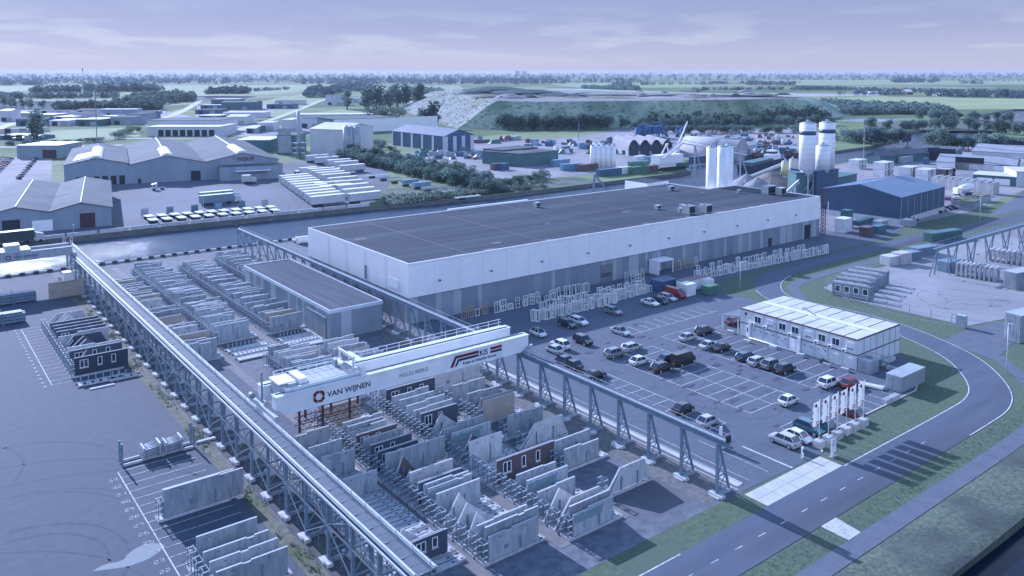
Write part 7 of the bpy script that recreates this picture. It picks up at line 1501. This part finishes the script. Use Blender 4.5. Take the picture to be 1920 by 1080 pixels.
for (x, y, rz, L_, lb, win) in ST:
    t = thing('panel_stack', lb, 'panel stack', (x, y, 0), R(-75)); 
    for j in range(3):
        obj('panel', MB().box(0, L_ - j * .8, j * .42, j * .42 + .3, .1, 3.0 + .12 * j), CONCL if j else CONC, t)
    for k in range(4 if win else 2):
        x0 = .6 + k * 1.95; f = obj('window', MB().box(x0, x0 + 1.2, -.08, -.01, 1.0, 2.5), WHITE, t); obj('pane', MB().box(x0 + .15, x0 + 1.05, -.1, -.081, 1.15, 2.35), GLASS, f)
    mb = MB(); mb.bar((L_ - .2, -.3, 0), (L_ - .2, -.3, 3.2), .2); mb.bar((L_ - .2, 1.5, 0), (L_ - .2, 1.5, 3.2), .2); mb.bar((L_ - .2, -.3, 3.0), (L_ - .2, 1.5, 3.0), .15); mb.bar((L_ - .2, -.3, 1.5), (L_ - .2, 1.5, 1.5), .15); obj('stand', mb, STEEL, t)
def portal(x, y, rz, lab):
    t = thing('precast_frame', lab, 'precast frame', (x, y, 0), rz, 'upright precast portal frames'); obj('frame', MB().box(0, .7, 0, .5, 0, 3.3).box(3.0, 3.7, 0, .5, 0, 3.3).box(.701, 2.999, 0, .5, 2.6, 3.3).box(.701, 2.999, 0, .5, 0, .6), CONCL, t)
for i in range(9): portal(207.6 + i * .16, 89.8 - i * 1.0, R(4), 'pale precast portal frame, %s in the front row of the sorting yard' % nth(i))
for i in range(7): portal(231 + i * .16, 91.6 - i * 1.25, R(4), 'pale precast portal frame, %s in the rear left row of the sorting yard' % nth(i))
for i in range(6): portal(244 + i * .16, 88.5 - i * 1.25, R(4), 'pale precast portal frame, %s in the rear right row of the sorting yard' % nth(i))
for i, (u, v, L_, h, mt, lb) in enumerate(((1905, 545, 9, 4, CONC, 'dark panel block at the right picture edge'), (1912, 645, 6, 5.2, CONC, 'grey block with white top at the right picture edge near the lamp'), (1776, 512, 7, 2.6, STEEL, 'dark machine heap under the left end of the yard runway'), (1748, 455, 14, 2.6, GREENW, 'dark green container rack behind the yard runway'), (1690, 498, 4, 3, CONCL, 'leaning slab group at the yard fence'), (1720, 482, 9, 2.2, STEEL, 'dark steel racks beside the road verge'), (1700, 490, 6, 2.0, STEEL, 'lower dark steel racks at the verge'), (1668, 500, 5, 2.4, CONCL, 'pale stone pile end near the wall panels'))):
    p = G(u, v); container(p.x, p.y, L_, 3, h, mt, lb, doors=False, name='stored_block', cat='stored block', rz=R(-10))
t = thing('yard_fence', 'wire fence with concrete posts round the sorting yard', 'fence'); FP_ = [(200, 105.4), (180, 105.0), (171, 103.6), (166.8, 97), (166.0, 88), (166.8, 79), (167.2, 71)]
mb = MB(); Pn = smooth(FP_, 1)
for a, b in zip(Pn, Pn[1:]):
    a, b = Vector(a), Vector(b)
    mb.bar((a.x, a.y, 0), (a.x, a.y, 2.0), .12)
    for z in (.5, 1.2, 1.9): mb.bar((a.x, a.y, z), (b.x, b.y, z), .035)
obj('posts_and_wire', mb, CONC, t)
# ------------------------------------------------------------------ landfill hill
HG = M('hill_grass', (0.28, 0.35, 0.26), (0.4, 0.47, 0.35), .10, .95, detail=10, bump=.3, c3=(.17, .25, .18), s3=.03)
HW = M('pale_rubble_slope', (.12, .145, .14), (.27, .285, .285), .06, .95, (1, 1, .4), detail=12, bump=.8, c3=(.15, .17, .12), s3=.025)
HT_ = M('hilltop_earth', (.14, .14, .15), (.25, .235, .25), .04, .95, detail=10, c3=(.09, .12, .09), s3=.016)
FT = [(745, 203), (800, 224), (857, 241), (1000, 243), (1200, 240), (1400, 232), (1560, 222), (1605, 215), (1600, 203), (1450, 180), (1100, 166), (800, 172)]
TP = [(835, 176, 22), (860, 177, 23), (930, 190, 24), (1020, 190.5, 24), (1200, 189, 24), (1390, 186.5, 24), (1490, 184, 23), (1520, 183, 20), (1500, 182, 22), (1400, 178, 24), (1050, 168, 26), (880, 165, 28)]
A = [Vector((*G(*p), 0)) for p in FT]; B = [Vector((*G(p[0], p[1], p[2]), p[2])) for p in TP]
hm = MB(); SUB, RG = 10, 9; n12 = len(A); rr = random.Random(2)
def hp(i, s, r_):
    i2 = (i + 1) % n12; a = A[i].lerp(A[i2], s / SUB); b = B[i].lerp(B[i2], s / SUB); f_ = r_ / RG; q = a.lerp(b, f_); q.z = b.z * (f_ * f_ * (3 - 2 * f_) * .35 + f_ * .65)
    if 0 < r_ < RG: q.z += .5 * math.sin(q.x * .05 + q.y * .031) * math.sin(q.y * .043)
    return q
for i in range(n12):
    mi = 1 if i in (0, 1, 11) else 0
    for s in range(SUB):
        for r_i in range(RG): hm.face([hp(i, s, r_i), hp(i, s + 1, r_i), hp(i, s + 1, r_i + 1), hp(i, s, r_i + 1)], mi, True)
cen = sum((b for b in B), Vector()) / n12
top = [hp(i, s, RG) for i in range(n12) for s in range(SUB)]
for t in tessellate_polygon([top]):
    tri = [top[k] for k in t]
    if (tri[1] - tri[0]).cross(tri[2] - tri[0]).z < 0: tri.reverse()
    hm.face(tri, 2)
struct('landfill_hill', hm, [HG, HW, HT_])
MNDS = [(rnd.uniform(880, 1500), rnd.uniform(171, 184), 23.6, rnd.uniform(4, 12), rnd.uniform(1, 4.5), rnd.choice([LEAFD, HPS, DIRT, HPB, DIRT]), 'heap %s scattered on the hilltop' % nth(q)) for q in range(34)]
for (u, v, z, r, h, mt, lb) in ((930, 170, 26, 34, 6, LEAFD, 'dark mound on the hilltop, left'), (985, 173, 26, 30, 4, LEAFD, 'lower dark mound on the hilltop'), (955, 184, 24, 12, 5, HPS, 'pale heap on the hilltop edge'), (917, 183, 24, 12, 3, DIRT, 'brown heap on the hilltop'), (1050, 173, 24.5, 30, 3.5, HPS, 'wide pale bank on the hilltop'), (1150, 184, 24, 18, 2, DIRT, 'long brown bank near the hill edge'), (1045, 179, 24, 20, 3, LEAFD, 'small dark bank on the hilltop'), (1240, 183, 24, 18, 1.4, HPS, 'pale strip heap on the right hilltop')) + tuple(MNDS):
    p = G(u, v, z); mb = MB(); rr = random.Random(u); rings = []
    for j in range(5): f_ = j / 4; rings.append([(math.cos(2 * math.pi * k / 18) * r * 1.5 * (1 - f_ * .75) * rr.uniform(.85, 1.15), math.sin(2 * math.pi * k / 18) * r * (1 - f_ * .75) * rr.uniform(.85, 1.15), h * f_ ** .8) for k in range(18)])
    for a, b in zip(rings, rings[1:]):
        for k in range(18): k2 = (k + 1) % 18; mb.face([a[k], a[k2], b[k2], b[k]], 0, True)
    mb.face(rings[-1]); tag(obj('hilltop_mound', mb, mt, None, (p.x, p.y, z - .4), -YAW), lb, 'mound')
# ------------------------------------------------------------------ plain country features
def px_ribbon(name, pts, wd, mt, z=.05):
    mb = MB(); P = smooth([tuple(G(*q)) for q in pts], 2); ribbon_mb(mb, P, wd / 2, -wd / 2, z); return struct(name, mb, mt)
PALE = M('pale_concrete_road', (.38, .37, .36), (.48, .46, .45), .1, .9)
px_ribbon('estate_road', [(380, 300), (405, 262), (430, 248), (500, 228), (560, 206), (602, 188), (640, 180)], 8, PALE); px_ribbon('estate_road', [(-20, 248), (20, 232), (50, 224), (85, 214)], 9, PALE)
px_ribbon('estate_road', [(150, 262), (275, 259), (400, 259), (420, 252)], 7, PALE, .06); px_ribbon('canal_side_track', [(300, 224), (335, 212), (362, 198), (375, 188)], 10, PALE)
px_ribbon('estate_road', [(-20, 276), (120, 275), (230, 272)], 8, PALE, .055)
sheet('hard_standing', [[G(*q) for q in ((-30, 236), (130, 236), (270, 232), (410, 258), (420, 250), (440, 236), (300, 206), (-30, 206))]], NB2, .025)
sheet('estate_yard', [[G(*q) for q in ((355, 236), (640, 236), (640, 246), (500, 258), (360, 252))], [G(*q) for q in ((365, 222), (500, 222), (520, 196), (370, 198))]], NB2, .03)
BRIGHT = M('bright_meadow', (0.165, 0.225, 0.115), (0.24, 0.295, 0.165), .02, .95, detail=8)
for i, P in enumerate([[(70, 246), (262, 238), (262, 256), (120, 262), (80, 262)], [(430, 226), (455, 196), (600, 170), (640, 172), (590, 196), (520, 222)], [(580, 212), (640, 205), (700, 212), (700, 222), (560, 224)], [(270, 234), (330, 206), (345, 206), (285, 240)], [(200, 170), (300, 160), (585, 159), (590, 170), (480, 178), (300, 182)], [(700, 164), (860, 160), (870, 168), (720, 172)], [(1030, 158), (1060, 155), (1300, 156), (1330, 163), (1100, 166)], [(1500, 186), (1640, 181), (1960, 186), (1960, 205), (1700, 204), (1560, 196)], [(1420, 150), (1960, 150), (1960, 158), (1500, 160)], [(-60, 164), (80, 160), (120, 166), (-60, 176)]]):
    sheet('meadow', [[G(*q) for q in P]], BRIGHT if i != 7 else M('pale_green_meadow', (.22, .27, .12), (.30, .34, .18), .01, .95, detail=8), .012)
for P in ([(1280, 180), (1400, 174), (1660, 177), (1640, 180), (1500, 181), (1400, 182)], [(1555, 226), (1620, 222), (1700, 224), (1640, 229)]): sheet('pale_water_strip', [[G(*q) for q in P]], M('pale_pond', (.42, .46, .50), rough=.15), .03)
sheet('towpath_field', [[G(*q) for q in ((1620, 244), (1900, 246), (1960, 240), (1960, 226), (1620, 226))]], GRASSR, .012)

# ------------------------------------------------------------------ trees
def crown_mesh(name, seed, mat_, kind='round', nf=760):
    r = random.Random(seed); mb = MB(); lobes = []
    if kind == 'round': lobes = [(r.uniform(-.22, .22), r.uniform(-.22, .22), r.uniform(.24, .82), r.uniform(.18, .28)) for _ in range(11)]
    elif kind == 'tall': lobes = [(r.uniform(-.10, .10), r.uniform(-.10, .10), .28 + .66 * k / 9, r.uniform(.11, .18)) for k in range(10)]
    elif kind == 'bush': lobes = [(r.uniform(-.38, .38), r.uniform(-.38, .38), r.uniform(.2, .66), r.uniform(.2, .32)) for _ in range(9)]
    for _ in range(nf):
        lx, ly, lz, lr = r.choice(lobes); v = Vector((r.gauss(0, 1), r.gauss(0, 1), r.gauss(0, 1))).normalized() * lr * r.uniform(.55, 1.08); c = Vector((lx, ly, lz)) + v
        s = r.uniform(.026, .062); a = Vector((r.gauss(0, 1), r.gauss(0, 1), r.gauss(0, .7))).normalized(); b = (v.normalized() + Vector((r.gauss(0, .5), r.gauss(0, .5), r.gauss(0, .5)))).cross(a).normalized()
        mb.face([c - a * s, c - b * s * .8, c + a * s, c + b * s * .8], 0, False)
    return mb.mesh(name, mat_)
def trunk_mesh(seed, kind):
    r = random.Random(seed); mb = MB(); mb.tube((0, 0, 0), (0, 0, .5), .022, .014, n=6)
    for _ in range(5): a = r.uniform(0, 6.3); mb.tube((0, 0, r.uniform(.25, .45)), (math.cos(a) * .17, math.sin(a) * .17, r.uniform(.5, .75)), .010, .004, n=5)
    return mb.mesh('trunk', BARK)
CR_ = {'round': [crown_mesh('crown', s, m_, 'round') for s, m_ in ((1, LEAF), (2, LEAFD), (3, LEAF), (4, LEAFG))], 'tall': [crown_mesh('crown', s, m_, 'tall', 420) for s, m_ in ((11, LEAF), (12, LEAFD), (13, LEAF))], 'bush': [crown_mesh('crown', s, m_, 'bush') for s, m_ in ((21, LEAF), (22, LEAFG), (23, LEAFD))]}
TK = {k: trunk_mesh(i, k) for i, k in enumerate(('round', 'tall', 'bush'))}
NT = [0]
def tree(x, y, h, kind, lab, group, wd=1.0, var=None, z=0.0):
    t = thing({'round': 'broadleaf_tree', 'tall': 'poplar_tree', 'bush': 'bush'}[kind], lab, 'tree' if kind != 'bush' else 'bush', (x, y, z), rnd.uniform(0, 6.28), group); t.scale = (h * wd, h * wd, h)
    L_ = CR_[kind]; obj('crown', L_[var if var is not None else rnd.randrange(len(L_))], None, t); obj('trunk', TK[kind], None, t); NT[0] += 1
def tree_line(pts, n, h, kind, where, group, wd=1.0, jit=2.0, dv=0, var=None, z=0.0):
    P = [G(*q, z) for q in pts]; L_ = [0]
    for a, b in zip(P, P[1:]): L_.append(L_[-1] + (b - a).length)
    kn = {'round': 'broadleaf tree', 'tall': 'tall slim tree', 'bush': 'bush'}[kind]
    for i in range(n):
        d = L_[-1] * (i + .5) / n; k = max(j for j in range(len(P) - 1) if L_[j] <= d); q = P[k].lerp(P[k + 1], (d - L_[k]) / max(1e-6, L_[k + 1] - L_[k]))
        tree(q.x + rnd.uniform(-jit, jit), q.y + rnd.uniform(-jit, jit), h * rnd.uniform(.78, 1.18), kind, '%s, %s from the left, %s' % (kn, nth(i), where), group, wd, var, z)
tree_line([(640, 300), (700, 312), (800, 334), (880, 350), (928, 364)], 34, 7.5, 'bush', 'front of the dark belt by the haulage yard', 'dark tree belt by the haulage yard', 1.25, 1.5)
tree_line([(650, 296), (720, 309), (820, 331), (925, 357)], 18, 8.5, 'round', 'back of the dark belt by the haulage yard', 'dark tree belt by the haulage yard', 1.1, 1.5)
tree_line([(930, 352), (1000, 342), (1030, 334)], 8, 4.5, 'bush', 'in the weedy plot right of the belt', 'bushes on the canal bank', 1.2)
tree_line([(935, 244), (1035, 244), (1150, 243)], 30, 14, 'round', 'in the tall row at the hill foot', 'row at the hill foot', .95, 4)
tree_line([(1170, 243), (1300, 242), (1420, 238), (1560, 235)], 34, 10.5, 'round', 'in the wood below the green slope', 'wood below the green slope', 1.1, 8)
tree_line([(1195, 249), (1300, 250), (1420, 250), (1490, 250)], 24, 7.5, 'bush', 'in the bushes before the wood', 'bushes before the wood', 1.2, 5)
tree_line([(650, 205), (700, 206), (745, 200), (790, 196)], 14, 28, 'tall', 'in the tall group left of the hill', 'tall group left of the hill', 1.5, 6)
tree_line([(700, 218), (730, 228), (760, 224)], 6, 14, 'bush', 'under the tall group left of the hill', 'bushes left of the hill', 1.1, 6)
tree_line([(795, 240), (812, 240)], 3, 22, 'tall', 'at the left foot of the rubble slope', 'trees at the rubble slope', 1.6, 3)
tree_line([(1625, 268), (1650, 272), (1690, 270)], 8, 12, 'round', 'on the left river point', 'trees on the river point', 1.1, 4, var=1)
tree_line([(1735, 276), (1780, 280), (1830, 284), (1930, 288)], 17, 11.5, 'round', 'on the near river bank at the right', 'trees on the near river bank', 1.1, 6)
tree_line([(1560, 262), (1600, 268), (1640, 262)], 6, 10, 'bush', 'behind the big silos', 'bushes behind the big silos', 1.2, 4)
tree_line([(1640, 244), (1700, 246), (1750, 240), (1830, 245), (1930, 256)], 26, 11.5, 'round', 'on the far river bank', 'trees on the far river bank', 1.1, 8)
tree_line([(1730, 226), (1800, 224), (1860, 228), (1930, 232)], 16, 10.5, 'round', 'behind the far river bank', 'trees behind the far river bank', 1.1, 10)
tree_line([(62, 265), (68, 265)], 2, 21, 'tall', 'alone on the meadow at the left', 'trees on the left meadow', 1.3, 1)
tree_line([(0, 274), (120, 270), (200, 266)], 12, 4, 'bush', 'along the meadow road at the left', 'hedge along the meadow road', 1.5, 3)
tree_line([(205, 262), (225, 256), (262, 246)], 7, 6, 'bush', 'on the meadow before the white depot', 'bushes before the white depot', 1.3, 3)
tree_line([(1130, 228), (1240, 222), (1390, 216), (1540, 212)], 20, 7, 'round', 'thinly spread on the green slope', 'young trees on the green slope', .9, 18, z=3.0)
tree_line([(846, 267), (852, 270)], 1, 8, 'bush', 'next to the blue warehouse', 'bushes near the blue warehouse', 1, 1)
tree_line([(690, 273), (706, 275), (740, 285)], 4, 6, 'bush', 'on the grass before the blue warehouse', 'bushes near the blue warehouse', 1.2, 3)
tree_line([(5, 198), (40, 202), (85, 204)], 9, 12, 'round', 'before the bright lake', 'trees before the bright lake', 1.1, 5)
tree_line([(1275, 288), (1300, 290)], 2, 6, 'bush', 'among the scrap right of the sheds', 'bushes in the scrap yard', 1.2, 2)

sheet('car_park_ground', [[G(*q) for q in ((-30, 372), (-30, 320), (36, 292), (97, 297), (97, 340), (60, 350), (30, 352), (0, 372))]], NB2, .045)
# woods that read as one mass
def clump(mb, c, rx, rz_, r, nf=26):
    for _ in range(nf):
        v = Vector((r.gauss(0, 1), r.gauss(0, 1), r.gauss(0, 1))).normalized(); q = Vector((c[0] + v.x * rx, c[1] + v.y * rx, c[2] + rz_ * (.58 + .5 * v.z))); s = rx * r.uniform(.28, .5)
        a = Vector((r.gauss(0, 1), r.gauss(0, 1), r.gauss(0, .6))).normalized(); b = (v + Vector((0, 0, .3))).cross(a)
        if b.length < .1: continue
        b.normalize(); mb.face([q - a * s, q - b * s, q + a * s, q + b * s])
def wood(name, lab, strips, seed, mat_=LEAFD, nf=22, z0=0.0):
    """strips: (u0, v0, u1, v1, depth_v, count, height)"""
    r = random.Random(seed); mb = MB()
    for (u0, v0, u1, v1, dv, n, h) in strips:
        for _ in range(n):
            f_ = r.random(); p = G(u0 + (u1 - u0) * f_, v0 + (v1 - v0) * f_ - r.random() * dv, z0); hh = h * r.uniform(.6, 1.2); clump(mb, (p.x, p.y, z0), hh * r.uniform(.35, .6), hh, r, nf)
    o = struct(name, mb, mat_, 'stuff', lab); o['category'] = 'wood'
wood('lakeside_wood', 'wood between lake and works estate', [(105, 208, 300, 207, 3, 150, 10), (215, 205, 365, 190, 8, 170, 12), (250, 190, 350, 182, 5, 90, 11)], 1, LEAF, 30)
wood('far_wood', 'dark woods in the far left fields', [(-40, 186, 220, 184, 2, 190, 10), (60, 174, 150, 173, 1.0, 60, 15), (155, 173, 305, 172, 2, 110, 19), (0, 160, 90, 160, 1, 50, 15), (385, 177, 465, 176, 1, 60, 15), (470, 172, 545, 168, 1, 40, 8), (575, 185, 600, 175, 2, 30, 17), (600, 185, 650, 172, 6, 90, 17), (650, 170, 700, 174, 6, 80, 17)], 2, LEAFF, 22)
wood('hillside_wood', 'woods behind and beside the hill', [(1570, 217, 1700, 214, 7, 230, 8.5), (1540, 201, 1760, 212, 6, 230, 8.5), (1700, 214, 1790, 218, 3, 80, 9), (760, 178, 830, 178, 4, 70, 13), (1090, 172, 1200, 172, 2, 110, 14), (1150, 170, 1180, 162, 2, 30, 20)], 3, LEAF, 26)
wood('field_tree_rows', 'rows of trees across the right hand fields', [(1300, 170, 1600, 168, .5, 150, 9), (1400, 160, 1490, 160, 1.0, 60, 14), (1490, 168, 1960, 180, 1.6, 300, 9.5), (1670, 155, 1760, 155, 1, 50, 22), (1430, 149, 1960, 153, .2, 110, 12), (1560, 176, 1700, 180, 1, 40, 9), (1740, 181, 1960, 186, 2, 70, 13), (1200, 160, 1500, 156, .5, 80, 12), (1800, 157, 1850, 158, .5, 20, 14)], 4, LEAFF, 20)
hz = [(-200, 1200, 156, 1.6, 340, 22), (-200, 1060, 152, 1.5, 360, 24), (-200, 2150, 148, 1.5, 420, 26), (-200, 2150, 145, 1.2, 420, 30), (-200, 2150, 142.3, 1.0, 460, 36), (-200, 2150, 140.2, .8, 460, 46), (-200, 2150, 138.6, .6, 620, 60), (-200, 2150, 137.6, .5, 700, 90), (560, 1060, 158, 2.0, 200, 22), (-100, 420, 158, 1.5, 90, 20), (1060, 1420, 151, 1, 80, 16)]
wood('horizon_woods', 'belts of dark woods along the horizon', [(a, v, b, v, dv, n, h) for a, b, v, dv, n, h in hz], 5, LEAFF, 16)
r_ = random.Random(31); mb = MB()
for _ in range(700):
    i = r_.choice([4, 4, 5, 5, 5]); q = hp(i, r_.uniform(0, SUB), r_.uniform(.3, RG * (.3 if i == 4 else .42)) * r_.random() ** .8); hh = r_.uniform(1.5, 4.5) * (1.9 if r_.random() < .25 else 1); clump(mb, (q.x, q.y, q.z - .5), hh * r_.uniform(.4, .6), hh * 1.3, r_, 14)
struct('hillside_scrub', mb, LEAFG, 'stuff', 'scrub and young trees scattered over the green hillside')
mb = MB()
for _ in range(900):
    i = r_.choice([11, 0, 1, 2, 3, 4, 5]); q = hp(i, r_.uniform(0, SUB), r_.uniform(0, RG)); clump(mb, (q.x, q.y, q.z - .2), r_.uniform(.5, 1.6), r_.uniform(.4, 1.5), r_, 8)
struct('hillside_weeds', mb, LEAFG, 'stuff', 'low weeds dotted over the hill')
r_ = random.Random(12); mb = MB()
for _ in range(420):
    y = r_.uniform(62, 222); x = r_.uniform(31.6, 33.2)
    if r_.random() < .5 + .5 * math.sin(y * .35): clump(mb, (x, y, 0), r_.uniform(.12, .34), r_.uniform(.2, .55), r_, 12)
for _ in range(260): x = r_.uniform(150, 228); clump(mb, (x, 270.2 + (20 if x < 160 else 14) * r_.random() ** 2, 0), r_.uniform(.6, 1.5), r_.uniform(1, 2.6), r_, 14)
struct('weeds', mb, LEAFG, 'stuff', 'weeds growing beside the crane deck and on the far canal bank')
mb = MB()
for _ in range(7000):
    x = r_.uniform(60, 175); y = r_.choice([r_.uniform(35.1, 42), r_.uniform(35, 36.5), r_.uniform(44.8, 47.6)]); s = r_.uniform(.04, .10); a = r_.uniform(0, 6.3)
    for k in range(3): b = a + k * 2.1; mb.face([(x, y, 0), (x + math.cos(b) * s * .5, y + math.sin(b) * s * .5, 0), (x + math.cos(b) * s, y + math.sin(b) * s, s * 2.6)])
struct('grass_tufts', mb, M('tuft_grass', (.09, .13, .09), (.16, .20, .13), .8, .9), 'stuff', 'rough grass tufts on the ditch bank')

# ------------------------------------------------------------------ air
hb = MB(); hb.box(-11000, 19000, -3000, 24000, -4, 62); ho = struct('haze', hb, None if False else [], 'stuff', 'thin blue air over the plain')
hm_ = bpy.data.materials.new('haze_air'); hm_.use_nodes = True; t_ = hm_.node_tree; t_.nodes.clear(); vo_ = t_.nodes.new('ShaderNodeOutputMaterial'); pv = t_.nodes.new('ShaderNodeVolumePrincipled')
pv.inputs['Color'].default_value = (.66, .74, .90, 1); pv.inputs['Density'].default_value = 4.5e-5; pv.inputs['Anisotropy'].default_value = 0.2
t_.links.new(pv.outputs[0], vo_.inputs['Volume']); ho.data.materials.append(hm_)
print('COUNTS panels', NP, 'frames', NF, 'trees', NT, 'objects', len(bpy.data.objects))
